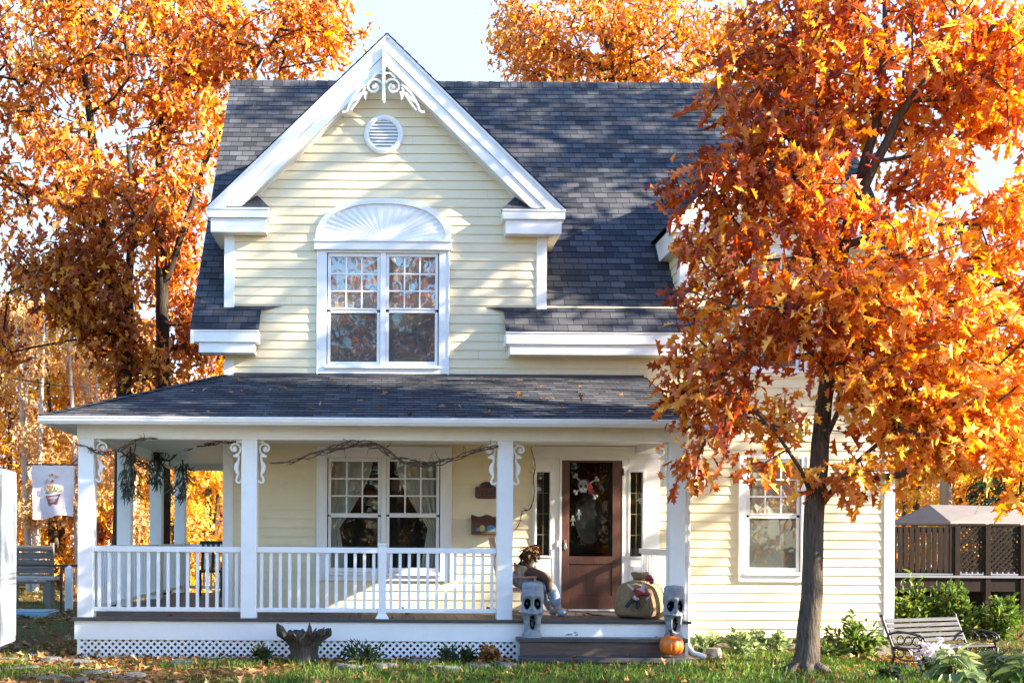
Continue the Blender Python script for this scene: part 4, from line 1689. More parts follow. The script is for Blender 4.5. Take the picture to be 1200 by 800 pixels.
tb2 = [(*U(189, 345, Yb), .08), (*U(215, 270, Yb - .2), .065), (*U(240, 190, Yb - .2), .05), (*U(300, 80, Yb), .03), (*U(350, 0, Yb), .02)]
elB = [E(215, 40, 80, 80, Yb, 2.0, 2.0), E(300, 30, 100, 62, Yb + .5, 2.0, 2.6), E(375, 32, 50, 50, Yb + .5, 1.4, 1.1), E(225, 150, 50, 55, Yb, 1.6, 1.6), E(208, 235, 50, 50, Yb, 1.4, 1.8), E(208, 320, 45, 50, Yb + .9, 1.1, 1.6), E(228, 390, 32, 46, Yb + .6, .9, 1.1), E(260, -80, 150, 70, Yb, 2.2, 1.8), E(255, 90, 40, 40, Yb + .5, 1.4, .8), E(165, 150, 40, 60, Yb, 1.4, .8), E(190, 425, 40, 30, Yb + 1.2, .8, .35)]
oakB = oak(22, 'oak_tree', 'oak with one straight dark trunk close beside the left roof edge of the house', 'tree', (PX(190, 722, Yb), Yb, 0), [tb, tb2], elB, 600, 14, .195, M['leaf_left'], M['bark_dark'], OAK_LIGHT, spread=.32, tip_r=.008, step=.5, trunk_from=.3, lo=.0, hi=1.0, sun_bias=lambda p: .16 * max(-1, min(1, (p[2] - 8.5) / 2.5)))  # sun on the high leaves and shade below built into their tint

# ---- tree behind the ridge
Yc = 30.0
tc_ = [(*U(735, 700, Yc), .26), (*U(735, 300, Yc), .18), (*U(725, 100, Yc), .12), (*U(700, 0, Yc), .07), (*U(690, -90, Yc), .03)]
elC = [E(690, 45, 95, 62, Yc, 2.4, 2.8), E(620, 55, 48, 40, Yc, 1.6, .9), E(600, 20, 30, 28, Yc, 1.2, .35), E(780, 40, 80, 62, Yc, 2.2, 1.8), E(860, 60, 60, 70, Yc, 2.0, 1.0), E(710, -60, 130, 70, Yc, 2.4, 1.8), E(700, 100, 120, 40, Yc, 2.0, 1.0)]
oakC = oak(23, 'oak_tree', 'golden orange oak rising behind the main roof ridge', 'tree', (PX(735, 682, Yc), Yc, 0), [tc_], elC, 540, 16, .18, M['leaf_left'], M['bark'], OAK_LIGHT, spread=.36, tip_r=.008, step=.5, trunk_from=.4, lo=.25, hi=1.0)

# ---- young trees of the woods (a few kinds, copied)
def young(seed, base, h, w, n, per, size, lm, bk, name, label, z0=.18, stems=1, half=OAK_LIGHT, tipr=.005):
    rng = np.random.default_rng(seed)
    tr = []
    for s in range(stems):
        a = rng.uniform(0, 2 * PI)
        lx, ly = (0.35 * w * math.cos(a), .35 * w * math.sin(a)) if stems > 1 else (rng.normal(0, .12), rng.normal(0, .12))
        ox, oy = (lx * .25, ly * .25) if stems > 1 else (0, 0)
        tr.append([(base[0] + ox, base[1] + oy, -.05, .014 * h), (base[0] + ox + lx * .4, base[1] + oy + ly * .4, h * .45, .009 * h), (base[0] + ox + lx, base[1] + oy + ly, h * .98, .003 * h)])
    el = []
    for k in range(9):
        t = k / 8
        zz = h * (z0 + (1 - z0) * t)
        ww = w * (0.55 + .45 * math.sin(PI * (t * .8 + .12)))
        el.append((base[0] + rng.normal(0, .25 * w), base[1] + rng.normal(0, .25 * w), zz, ww * .6, ww * .6, h * .09, 1))
    return oak(seed, name, label, 'tree', base, tr, el, n, per, size, lm, bk, half, spread=.3, tip_r=tipr, step=.5, trunk_from=.1)


def place(o, x, y, rz, s, label):
    o.location = (x, y, gz(x, y) if y < 30 else -.02)
    o.rotation_euler = (0, 0, rz)
    o.scale = (s, s, s)
    if label:
        o['label'] = label
    return o


kinds = {
    'orange': young(31, (0, 0, 0), 7.5, 1.6, 230, 22, .18, M['leaf_left'], M['bark_dark'], 'young_oak', 'young oak'),
    'gold': young(32, (0, 0, 0), 6.5, 1.7, 230, 24, .17, M['leaf_gold'], M['bark'], 'young_maple', 'young maple', z0=.08, stems=3),
    'pale': young(33, (0, 0, 0), 8.5, 1.3, 170, 15, .17, M['leaf_pale'], M['bark_pale'], 'birch_tree', 'birch', z0=.25, stems=3),
}
first = {k: True for k in kinds}
woods = [  # px, Y, kind, scale, label
    (12, 36, 'orange', 1.08, 'orange young oak at the left edge of the woods behind the white trailer'),
    (40, 33, 'pale', .92, 'pale stemmed birch clump with tan leaves behind the garden flag'),
    (72, 37, 'gold', 1.28, 'yellow leaved maple between the two flag edge birches behind the far yard'),
    (98, 34, 'pale', .98, 'birch clump with light stems just left of the forked oak trunk'),
    (118, 38, 'orange', 1.0, 'orange young oak behind the left corner post of the porch'),
    (150, 32, 'pale', .8, 'slender birch seen through the side porch between its first two posts'),
    (172, 36, 'orange', 1.02, 'rusty young oak seen through the side porch near the hanging greenery'),
    (214, 30, 'gold', .80, 'bright gold maple seen through the back opening of the side porch'),
    (240, 33, 'gold', .95, 'bright gold maple seen just left of the house wall through the porch'),
    (262, 38, 'orange', 1.1, 'orange young oak showing between the straight oak trunk and the house eave'),
    (-30, 34, 'gold', 1.0, 'gold maple leaning over the roof of the white trailer'),
    (1062, 40, 'gold', 1.0, 'gold maple directly beyond the right house corner'),
    (1085, 44, 'pale', 1.05, 'pale birch clump left of the wooden utility pole'),
    (1128, 40, 'gold', .98, 'gold maple right of the wooden utility pole above the shelter roof'),
    (1150, 46, 'orange', 1.15, 'orange young oak between the shelter roof and the front oak leaves'),
    (1200, 42, 'orange', 1.1, 'orange young oak at the right edge behind the spruces'),
    (1240, 38, 'gold', 1.1, 'gold maple past the lattice end of the raised deck'),
]
rw = random.Random(8)
for px, Y, k, s, lab in woods:
    o = kinds[k] if first[k] else copy_tree(kinds[k])
    first[k] = False
    place(o, (px - CX) * Y / F, Y, rw.uniform(0, 6.28), s, lab)
    o['group'] = 'young trees of the woods around the yard'

# ---- spruces at the right
def spruce(seed, base, h, label):
    rng = np.random.default_rng(seed)
    root = thing('spruce_tree', label, 'tree', base, 'spruces')
    mb = MB()
    mb.smooth = True
    mb.tube([(0, 0, -.1), (0, 0, h * .5), (0, 0, h)], [.016 * h, .01 * h, .004], 8)
    pos, ax, nr = [], [], []
    z = .4
    while z < h * .98:
        R = (h - z) * .30 + .1
        for k in range(7):
            a = rng.uniform(0, 2 * PI)
            L = R * rng.uniform(.75, 1.15)
            d = np.array([math.cos(a), math.sin(a), 0])
            tip = np.array([0, 0, z]) + d * L + [0, 0, -.18 * L]
            mb.tube([(0, 0, z), tuple(np.array([0, 0, z]) + d * L * .5 + [0, 0, .02]), tuple(tip)], [.018, .012, .004], 4)
            n = int(34 * L) + 6
            t = rng.uniform(.12, 1, n)
            p = np.array([0, 0, z])[None] + (d * L)[None] * t[:, None] + np.array([0, 0, -.18 * L])[None] * (t ** 2)[:, None]
            p = p + rng.normal(0, .05, (n, 3))
            pos.append(p)
            s = np.cross(d, [0, 0, 1])
            ax.append(d[None] * .7 + s[None] * rng.choice([-1, 1], n)[:, None] * rng.uniform(.2, 1, n)[:, None] + rng.normal(0, .2, (n, 3)) + [0, 0, -.25])
            nr.append(rng.normal(0, .3, (n, 3)) + [0, 0, 1])
        z += .16 + .012 * h
    pos, ax, nr = map(np.concatenate, (pos, ax, nr))
    link('crown', leaves_mesh('crown', pos, ax, nr, .22 * rng.uniform(.6, 1.2, len(pos)), rng.uniform(0, 1, len(pos)), [(0, 0), (.11, .3), (.07, .75), (0, 1)], M['needle']), root)
    link('trunk', mb.mesh('trunk', M['bark_dark']), root)
    return root


spruce(41, ((1158 - CX) * 34 / F, 34, 0), 4.6, 'dark green spruce above the right slope of the shelter roof')
spruce(42, ((1198 - CX) * 32 / F, 32, 0), 4.9, 'dark green spruce at the right edge of the yard')
spruce(43, ((1120 - CX) * 46 / F, 46, 0), 6.0, 'far spruce half hidden behind the wooden utility pole')

# ---- far wood that closes the horizon
rng = np.random.default_rng(77)
pos, ax, nr, ti = [], [], [], []
mbw = MB()
for k in range(215):
    a = rng.uniform(-1.0, 1.0)
    Y = rng.uniform(52, 66) if k < 150 else rng.uniform(-44, -32)
    x = a * 58 if k < 150 else a * 46
    h = rng.uniform(6.5, 10.5)
    mbw.tube([(x, Y, -.1), (x + rng.normal(0, .3), Y, h * .5), (x + rng.normal(0, .6), Y, h)], [.12, .08, .02], 5, False)
    n = 170
    z = rng.uniform(.2, h, n)
    rr = 1.9 * np.sin(PI * np.clip(z / h * .8 + .18, 0, 1)) + .2
    th = rng.uniform(0, 2 * PI, n)
    rad_ = rr * np.sqrt(rng.uniform(0, 1, n))
    pos.append(np.stack([x + rad_ * np.cos(th), Y + rad_ * np.sin(th), z], 1))
    ax.append(rng.normal(0, .7, (n, 3)) + [0, 0, -.5])
    nr.append(rng.normal(0, 1, (n, 3)))
    ti.append(np.clip(rng.uniform(0, 1) * .6 + rng.uniform(0, .4, n), 0, 1))
pos, ax, nr, ti = map(np.concatenate, (pos, ax, nr, ti))
far = link('far_woods', leaves_mesh('far_woods', pos, ax, nr, .62 * rng.uniform(.6, 1.3, len(pos)), ti, OAK_LIGHT, M['leaf_left']))
tag(far, 'far autumn woods beyond the yard, orange and brown', 'woods', kind='stuff')
fw = link('far_woods_trunks', mbw.mesh('far_woods_trunks', M['bark_pale']))
tag(fw, 'thin pale trunks inside the far woods', 'woods', kind='stuff')

# ---- oaks outside the frame that shade the house and stand in its windows
shade = oak(51, 'oak_tree', 'large oak beside the house, outside the right edge of the photo', 'tree', (0, 0, 0),
            [[(0, 0, -.1, .32), (0, 0, 3, .25), (.2, .1, 7, .18), (.1, 0, 11, .09), (0, 0, 14, .03)], [(0, 0, 4, .14), (1.6, .8, 7, .09), (2.4, 1.5, 9.5, .04)], [(0.1, 0, 4.5, .14), (-1.7, -.6, 7.5, .09), (-2.6, -1, 10, .04)]],
            [(0, 0, 11.5, 2.8, 2.8, 2.4, 2), (1.8, 1, 8.8, 2.2, 2.2, 2.0, 1.6), (-2, -.6, 8.9, 2.2, 2.2, 2.0, 1.6), (.3, -1.9, 7.6, 2, 1.8, 1.6, 1.2), (-.5, 2, 7.8, 2, 1.8, 1.7, 1.2), (0, 0, 14, 1.8, 1.8, 1.3, .7)],
            290, 11, .25, M['leaf_left'], M['bark'], OAK_LIGHT, spread=.4, tip_r=.009, step=.6, trunk_from=.25)
SHADE = [  # x, y, rot, scale
    (13.0, 16.8, .4, 1.12), (18.0, 6.1, -.5, .98), (21.0, 15.0, 3.3, 1.2),
    (-3.2, -13.0, 1.0, 1.0), (3.4, -15.5, 5.2, 1.05), (9.5, -11.0, 2.5, .95), (-10, -12, 3.0, 1.0), (0.3, -19.0, 4.0, 1.3), (-6.8, -17.5, 2.2, 1.2), (7.0, -17.0, .2, 1.2)]
LBL = ['large oak beside the house just past the right edge of the photo', 'smaller oak on the near right lawn past the edge of the photo', 'tallest oak further right across the side yard',
       'oak across the street mirrored in the left window panes', 'oak across the street mirrored in the right window panes', 'oak across the street near the right end', 'oak across the street near the left end', 'tall oak across the street directly facing the gable', 'tall oak across the street facing the left porch end', 'tall oak across the street facing the front steps']
for i, (x, y, rz_, s) in enumerate(SHADE):
    o = shade if i == 0 else copy_tree(shade)
    place(o, x, y, rz_, s, LBL[i])
    o['group'] = 'oaks around the yard outside the photo'
tall = oak(52, 'oak_tree', 'slim high crowned oak standing close to the right photo edge, outside it', 'tree', (13.4, 12.0, 0),
           [[(13.4, 12.0, -.1, .22), (13.4, 12.0, 6, .17), (13.3, 12.1, 11, .10), (13.4, 12.0, 16, .03)]],
           [(13.4, 12.0, 15.5, 1.6, 1.7, 1.3, 1.2), (13.4, 12.2, 13.4, 2.0, 1.9, 1.3, 1.6), (13.2, 12.5, 11.6, 1.6, 1.5, .9, .9)], 170, 11, .25, M['leaf_left'], M['bark'], OAK_LIGHT, spread=.4, tip_r=.009, step=.6, trunk_from=.6, group='oaks around the yard outside the photo')
for i, (x, y, h) in enumerate([(-7, -18, 8.5), (-4, -21, 9.5), (-1.2, -17, 7.5), (1.6, -20, 9.0), (4.6, -18.5, 8.0), (8, -20, 9.5), (11.5, -18, 8.0)]):  # unseen dark trees added so the lower windows mirror something dark
    o = spruce(60 + i, (x, y, 0), h, 'unseen spruce added for dark window reflections, %s' % ['west of all the others', 'tall and second from the west', 'small in front of the gable', 'tall behind the small one', 'in front of the porch steps', 'tall and opposite the oak', 'easternmost'][i])
    o['group'] = 'unseen spruces added for dark window reflections'

# ================================================================== ground cover
rng = np.random.default_rng(5)
def scatter_grass(n, xr, yr_, size, keep=None):
    x = rng.uniform(*xr, n)
    y = rng.uniform(*yr_, n)
    if keep is not None:
        k = keep(x, y)
        x, y = x[k], y[k]
    return x, y


def grass_keep(x, y):
    nz = np.array([noise.noise((a * .55, b * .8, 3.0)) + .5 * noise.noise((a * 1.9, b * 2.4, 7.0)) for a, b in zip(x, y)])
    dens = np.clip(.55 + nz * .95 + np.clip((x + .5) * .12, -.35, .35), 0.04, 1)
    bed = (y > 14.2) & (x < 1.6) & (x > -4.0)
    dens = np.where(bed, .03, dens)
    dens = np.where((x > 1.5) & (x < 4.1) & (y > 14.3), 0, dens)
    dens = np.where((x > 3.9) & (y > 15.6), .12, dens)
    dens = np.where(y > 17, 0, dens)
    return rng.uniform(0, 1, len(x)) < dens


gx, gy = scatter_grass(62000, (-4.6, 9.2), (11.7, 17.0), 1, grass_keep)
lx, ly = scatter_grass(16000, (-13, -3.9), (12.5, 34), 1, lambda x, y: rng.uniform(0, 1, len(x)) < np.clip(.5 + np.array([noise.noise((a * .4, b * .3, 1.0)) for a, b in zip(x, y)]), .05, 1))
rx_, ry_ = scatter_grass(9000, (7.6, 16), (15, 30), 1)
X_, Y_ = np.concatenate([gx, lx, rx_]), np.concatenate([gy, ly, ry_])
Z_ = np.array([gz(a, b) + .02 * noise.noise((a * .8, b * .8, 0)) - .006 for a, b in zip(X_, Y_)])
n = len(X_)
ax = rng.normal(0, .42, (n, 3)) + [0, 0, 1]
nr = rng.normal(0, 1, (n, 3)) * [1, 1, .1]
patch = np.array([noise.noise((a * .9, b * .9, 11.0)) for a, b in zip(X_, Y_)])
gm = leaves_mesh('grass', np.stack([X_, Y_, Z_], 1), ax, nr, rng.uniform(.05, .12, n), np.clip(.45 + patch * .5 + rng.normal(0, .2, n), 0, 1), [(0, 0), (.055, .05), (.04, .6), (0, 1)], M['grass'], fold=.6, curl=.35)
tag(link('grass', gm), 'short green lawn grass in front of and beside the house', 'grass', kind='stuff')


def litter(n, xr, yr_, zf, keep=None, size=.13, seed=1):
    r = np.random.default_rng(seed)
    x, y = r.uniform(*xr, n), r.uniform(*yr_, n)
    if keep is not None:
        k = keep(x, y, r)
        x, y = x[k], y[k]
    n = len(x)
    z = np.array([zf(a, b) for a, b in zip(x, y)]) + r.uniform(.004, .035, n)
    a = r.normal(0, 1, (n, 3)) * [1, 1, .25]
    nn = r.normal(0, .33, (n, 3)) + [0, 0, 1]
    return np.stack([x, y, z], 1), a, nn, size * r.uniform(.6, 1.25, n), r.uniform(0, 1, n)


gzz = lambda a, b: gz(a, b) + .02 * noise.noise((a * .8, b * .8, 0))
def lk(x, y, r):
    nz = np.array([noise.noise((a * .7, b * .9, 21.0)) for a, b in zip(x, y)])
    bed = (y > 14.15) & (y < 15.0) & (x < 1.6)
    d = np.clip(.33 + nz * .6, .09, .9) + np.where(x < -.5, .15, 0) + np.where(bed, .55, 0) + np.where((x > 5.5) & (y > 15), .3, 0)
    inside = ((y > YP - .06) & (x > -3.95) & (x < 3.9)) | ((y > YW) & (x > -2.4) & (x < 7.4)) | ((x > 1.55) & (x < 4.0) & (y > 14.35))
    return (r.uniform(0, 1, len(x)) < d) & ~inside
L1 = litter(15000, (-4.8, 9.5), (11.6, 17.2), gzz, lk, .125, 1)
L2 = litter(7000, (-14, -4.0), (13, 36), gzz, lambda x, y, r: r.uniform(0, 1, len(x)) < np.clip(.55 + .5 * np.sin(y * .9), .15, 1), .17, 2)
L4 = litter(1500, (7.5, 17), (16, 32), gzz, None, .16, 4)
# on the roofs and the deck
def rz1(a, b): return ZEV + (PWZ - ZEV) * (b - EYF) / (YW - EYF) + .012
L3 = litter(170, (-3.4, 3.6), (14.65, 16.9), rz1, lambda x, y, r: (r.uniform(0, 1, len(x)) < np.where(y < 15.0, .95, .3)) & (x > -3.6 + (y - 14.6) * .8), .12, 3)
L5 = litter(40, (-3.6, 3.6), (15.1, 16.9), lambda a, b: ZD, None, .11, 6)
L6 = litter(12, (1.8, 3.8), (14.45, 14.95), lambda a, b: zt1 if b > 14.7 else zt2, None, .11, 7)
L7 = litter(260, (7.6, 8.6), (15.6, 17.0), gzz, None, .14, 8)
cat = [np.concatenate(q) for q in zip(L1, L2, L3, L4, L5, L6, L7)]
fl = link('fallen_leaves', leaves_mesh('fallen_leaves', *cat, OAK_LIGHT, M['litter'], fold=.5, curl=.35))
tag(fl, 'brown and orange oak leaves fallen on lawn, beds, steps and porch roof', 'fallen leaves', kind='stuff')
# ================================================================== loose things
def cloth_shape(mb, poly, surf, dy, mi=0):
    """flat print: polygon in (u, w) mapped on a cloth surface function, lifted dy in front"""
    c = (sum(p[0] for p in poly) / len(poly), sum(p[1] for p in poly) / len(poly))
    v = []
    for p in [c] + poly:
        x, y, z = surf(*p)
        v.append((x, y - dy, z))
    n = len(poly)
    mb.add(v, [(0, 1 + i, 1 + (i + 1) % n) for i in range(n)], None, mi)


def disc(cx, cz, rx, rz, n=12, a0=0.0, rot=0.0):
    o = []
    for i in range(n):
        a = 2 * PI * i / n + a0
        x, z = rx * math.cos(a), rz * math.sin(a)
        o.append((cx + x * math.cos(rot) - z * math.sin(rot), cz + x * math.sin(rot) + z * math.cos(rot)))
    return o


def skin_body(name, pts, edges, root, m, parent, loc=(0, 0, 0), sub=2):
    """pts: {key: (x, y, z, r)}"""
    me = bpy.data.meshes.new(name)
    bm = bmesh.new()
    lay = bm.verts.layers.skin.verify()
    vs = {}
    for k, p in pts.items():
        v = bm.verts.new(p[:3])
        v[lay].radius = (p[3], p[4] if len(p) > 4 else p[3])
        v[lay].use_root = (k == root)
        vs[k] = v
    for a, b in edges:
        bm.edges.new((vs[a], vs[b]))
    bm.to_mesh(me)
    bm.free()
    me.materials.append(m)
    o = link(name, me, parent, loc)
    s = o.modifiers.new('skin', 'SKIN')
    s.use_smooth_shade = True
    s.branch_smoothing = .4
    d = o.modifiers.new('sub', 'SUBSURF')
    d.levels = d.render_levels = sub
    return o


# ---- white trailer at the left edge
M['trailer'] = mat('white_trailer_skin', (0.31, 0.34, 0.38), .45, var=.03, scale=2, dirt=.12)
M['stripe'] = mat('grey_pinstripe', (.16, .17, .19), .4)
M['rubber'] = mat('black_rubber', (.02, .02, .02), .8)
t = thing('camper_trailer', 'white camper trailer with grey pinstripes cut off by the left edge of the photo', 'trailer', (-5.2, 12.3, 0))
tx1, ty1 = PX(20, 620, 13.85), 13.85
mb = MB()
prof = [(-1.9, .33), (0, .30), (0, 2.23), (-.006, 2.25), (-.02, 2.262), (-1.88, 2.262), (-1.894, 2.25), (-1.9, 2.23)]
v = []
for y in (10.4, ty1 - .05, ty1):
    ins = .0 if y < ty1 else .012
    for x, z in prof:
        xx = tx1 + x * (1) - (ins if x > -.2 else -ins) + (ty1 - y) * .10
        v.append((xx, y, z - (ins if z > 1.5 else 0)))
k = len(prof)
fs = [tuple(range(k - 1, -1, -1)), tuple(range(2 * k, 3 * k))]
for j in range(2):
    for i in range(k):
        fs.append((j * k + i, j * k + (i + 1) % k, (j + 1) * k + (i + 1) % k, (j + 1) * k + i))
mb.add(v, fs)
obj('body', mb, M['trailer'], t, bevel=.012)
for zz, h in ((1.02, .028), (.965, .012), (1.085, .010)):
    mb = MB()
    e0, e1 = tx1 + (ty1 - 10.45) * .10, tx1 + .006
    mb.add([(e0 - .01, 10.45, zz), (e1 - .01, ty1 - .06, zz), (e1 + .006, ty1 - .06, zz), (e0 + .006, 10.45, zz), (e0 - .01, 10.45, zz + h), (e1 - .01, ty1 - .06, zz + h), (e1 + .006, ty1 - .06, zz + h), (e0 + .006, 10.45, zz + h)], [(0, 1, 2, 3), (4, 5, 6, 7), (2, 3, 7, 6), (0, 1, 5, 4), (1, 2, 6, 5), (0, 3, 7, 4)])
    obj('pinstripe', mb, M['stripe'], t)
mb = MB()
mb.box(tx1 - .035, tx1 - .005, ty1 - .03, ty1 + .004, .36, 2.12)
obj('corner_trim', mb, M['trailer'], t, bevel=.006)
for yy in (12.98,):
    mb = MB()
    mb.box(tx1 + (ty1 - yy) * .10 - .01, tx1 + (ty1 - yy) * .10 + .008, yy - .012, yy + .012, .34, 2.18)
    obj('seam_strip', mb, M['stripe'], t)
for sx in (-.12, -1.78):
    mb = MB()
    mb.lathe((tx1 + sx + .1, 11.9, .30), [(.05, -.09), (.28, -.09), (.31, -.05), (.31, .05), (.28, .09), (.05, .09)], 24, 'x')
    wh = obj('wheel', mb, M['rubber'], t)
    mb = MB()
    mb.lathe((tx1 + sx + .1, 11.9, .30), [(.02, -.095), (.16, -.092), (.17, -.06), (.17, .06), (.16, .092), (.02, .095)], 18, 'x')
    obj('rim', mb, M['trailer'], wh)
mb = MB()
mb.box(tx1 - 1.8, tx1 - .06, 10.5, ty1 - .1, .24, .315)
obj('chassis', mb, M['black'], t)

# ---- garden flag on a rod from the corner post
M['flag'] = mat('pinkish_white_flag_cloth', (.60, .50, .50), .85, col2=(.70, .62, .60), scale=6)
fy = YP + .06
fx0, fz1 = P(37, 545, fy)
fx1, fz0 = P(87, 606, fy)
fl_ = thing('garden_flag', 'pinkish white garden flag with a flower pot print hanging from the left porch post', 'flag', ((fx0 + fx1) / 2, fy, fz0))
W_, H_ = fx1 - fx0, fz1 - fz0
def fsurf(u, w):
    sag = .03 * math.sin(PI * u) * (w < .01)
    return (fx0 + W_ * u + .02 * (1 - w) * (1 - 2 * u) , fy + .03 * math.sin(u * 7 + w * 2) * (1.1 - w), fz0 + H_ * w - .03 * (1 - w) * math.sin(u * 5 + 1))
mb = MB()
mb.smooth = True
nu, nv = 20, 20
vs = [fsurf(i / nu, j / nv) for j in range(nv + 1) for i in range(nu + 1)]
vs2 = [(x, y + .003, z) for x, y, z in vs]
fq = [(j * (nu + 1) + i, j * (nu + 1) + i + 1, (j + 1) * (nu + 1) + i + 1, (j + 1) * (nu + 1) + i) for j in range(nv) for i in range(nu)]
mb.add(vs, fq)
obj('cloth', mb, M['flag'], fl_, fix=False)
mp = [mat('print_red', (.34, .08, .06), .85), mat('print_green', (.22, .27, .10), .85), mat('print_gold', (.55, .36, .14), .85), mat('print_pink', (.58, .34, .34), .85)]
mb = MB()
cloth_shape(mb, [(.40, .22), (.62, .22), (.67, .38), (.35, .38)], fsurf, .004, 0)
cloth_shape(mb, [(.33, .38), (.69, .38), (.69, .43), (.33, .43)], fsurf, .005, 0)
cloth_shape(mb, disc(.51, .30, .08, .03), fsurf, .006, 3)
rr = random.Random(3)
for i in range(16):
    a = rr.uniform(.2, 2.9)
    L = rr.uniform(.1, .22)
    cu, cw = .51 + math.cos(a) * L * .9, .45 + math.sin(a) * L * .7
    cloth_shape(mb, disc(cu, cw, .06, .016, 8, 0, a), fsurf, .004 + .0003 * i, 1)
for i in range(20):
    a = rr.uniform(.1, 3.0)
    L = rr.uniform(.12, .36)
    cloth_shape(mb, disc(.51 + math.cos(a) * L * .6, .48 + math.sin(a) * L, rr.uniform(.02, .045), rr.uniform(.018, .035), 9), fsurf, .010 + .0003 * i, rr.choice([0, 2, 2, 3]))
obj('flower_print', mb, mp, fl_, fix=False)
mb = MB()
mb.tube([(PXL[0] - pw, fy, fz1 + .012), (fx0 - .06, fy, fz1 + .012)], .009, 8)
mb.tube([(PXL[0] - pw, fy, fz1 + .10), (PXL[0] - pw - .10, fy, fz1 + .012)], .007, 6)
obj('rod', mb, M['black'], fl_)

# ---- house number plaque
px_, pz_ = P(570, 575.5, YW)
yb0 = YW - .020
pl = thing('house_number_plaque', 'dark red brown number plaque with arched top above the wooden mailbox', 'sign', (px_, yb0, pz_ - .1))
mb = MB()
w, h = .165, .105
poly = [(-w + .03, -h), (w - .03, -h), (w, -h + .03), (w, h * .45), (w - .025, h * .62)]
poly += [(.105 * math.cos(a) * 1.0, h * .62 + .075 * math.sin(a)) for a in [PI * i / 10 for i in range(11)]]
poly += [(-w + .025, h * .62), (-w, h * .45), (-w, -h + .03)]
mb.prism([(px_ + x, pz_ + z) for x, z in poly], yb0 - .022, yb0)
obj('board', mb, M['plaque'], pl, bevel=.006)
mb = MB()
for k in range(7):
    a0, a1 = PI * k / 7 + .06, PI * (k + 1) / 7 - .06
    mb.add([(px_, yb0 - .0235, pz_ + h * .45), (px_ + .075 * math.cos(a0), yb0 - .0235, pz_ + h * .45 + .075 * math.sin(a0)), (px_ + .075 * math.cos(a1), yb0 - .0235, pz_ + h * .45 + .075 * math.sin(a1))], [(0, 1, 2)])
obj('fan_emblem', mb, M['black'], pl, fix=False)
cu = bpy.data.curves.new('digits', 'FONT')
cu.body = '114'
cu.size = .125
cu.align_x = 'CENTER'
cu.extrude = .002
tmp = bpy.data.objects.new('digits_tmp', cu)
COL.objects.link(tmp)
bpy.context.view_layer.update()
dm = bpy.data.meshes.new_from_object(tmp.evaluated_get(bpy.context.evaluated_depsgraph_get()))
bpy.data.objects.remove(tmp)
dm.materials.clear()
dm.materials.append(M['black'])
d = link('digits', dm, pl, (0, -.0245, .028))
d.rotation_euler = (PI / 2, 0, 0)

# ---- wooden mailbox
mx0, mx1, mz0, mz1 = rect(552, 603, 588, 626, YW)
mbx = thing('mailbox', 'red brown wooden wall mailbox painted with a yellow and blue bird beside the porch window', 'mailbox', ((mx0 + mx1) / 2, yb0, mz0))
mb = MB()
n = 20
top = [(mx0 + (mx1 - mx0) * i / n, mz1 - .012 + .016 * math.cos(4 * PI * i / n)) for i in range(n + 1)]
mb.prism([(mx0, mz0), (mx1, mz0)] + top[::-1], yb0 - .02, yb0)
obj('back_board', mb, M['plaque'], mbx, bevel=.003)
mb = MB()
zq_ = mz0 + (mz1 - mz0) * .60
mb.box(mx0 + .006, mx1 - .006, yb0 - .13, yb0 - .021, mz0 + .003, zq_)
obj('box', mb, M['plaque'], mbx, bevel=.005)
mb = MB()
mb.add([(mx0 - .006, yb0 - .145, zq_ - .012), (mx1 + .006, yb0 - .145, zq_ - .012), (mx1 + .006, yb0 - .021, zq_ + .07), (mx0 - .006, yb0 - .021, zq_ + .07),
        (mx0 - .006, yb0 - .145, zq_ + .004), (mx1 + .006, yb0 - .145, zq_ + .004), (mx1 + .006, yb0 - .021, zq_ + .085), (mx0 - .006, yb0 - .021, zq_ + .085)],
       [(0, 1, 5, 4), (1, 2, 6, 5), (2, 3, 7, 6), (3, 0, 4, 7), (4, 5, 6, 7), (0, 3, 2, 1)])
obj('lid', mb, M['plaque'], mbx, bevel=.003)
mb = MB()
fs_ = lambda u, w: (mx0 + (mx1 - mx0) * u, yb0 - .131, mz0 + (zq_ - mz0) * w)
cloth_shape(mb, disc(.34, .50, .085, .30, 14), fs_, .001, 0)
cloth_shape(mb, disc(.62, .52, .15, .27, 14), fs_, .0015, 1)
cloth_shape(mb, [(.74, .5), (.9, .72), (.86, .5), (.9, .28)], fs_, .001, 1)
cloth_shape(mb, disc(.2, .42, .06, .14, 10), fs_, .001, 1)
cloth_shape(mb, disc(.55, .28, .25, .08, 12), fs_, .002, 2)
obj('painting', mb, [mat('paint_yellow', (.45, .40, .10), .6), mat('paint_blue', (.09, .22, .42), .6), mat('paint_green', (.10, .20, .10), .6)], mbx, fix=False)

# ---- skull and crossbones hung on the screen door
sx, sz = P(686, 570, YW)
yk = yf + .016      # just in front of the screen
sk = thing('pirate_skull_hanging', 'white skull with red bandana over crossed bones hung in the brown screen door', 'decoration', (sx, yk, sz - .2))
mb = MB()
for a, b in (((-.145, .145), (.13, -.14)), ((.15, .105), (-.14, -.08))):
    A, B = Vector((sx + a[0], yk, sz + a[1])), Vector((sx + b[0], yk, sz + b[1]))
    mb.beam(A, B, .034 * .6, .012, (0, 1, 0))
    d = (B - A).normalized()
    pr = Vector((-d.z, 0, d.x))
    for e, sg in ((A, -1), (B, 1)):
        for s2_ in (-1, 1):
            c = e + d * sg * .012 + pr * s2_ * .020
            mb.ball((c.x, yk, c.z), .024, .007, .024, 10, 6)
obj('crossed_bones', mb, M['bone'], sk)
mb = MB()
pts = disc(sx - .035, sz + .018, .074, .082, 18)
mb.prism(pts, yk - .014, yk - .002)
mb.prism([(sx - .078, sz - .088), (sx + .006, sz - .088), (sx + .014, sz - .03), (sx - .086, sz - .03)], yk - .0145, yk - .0025)
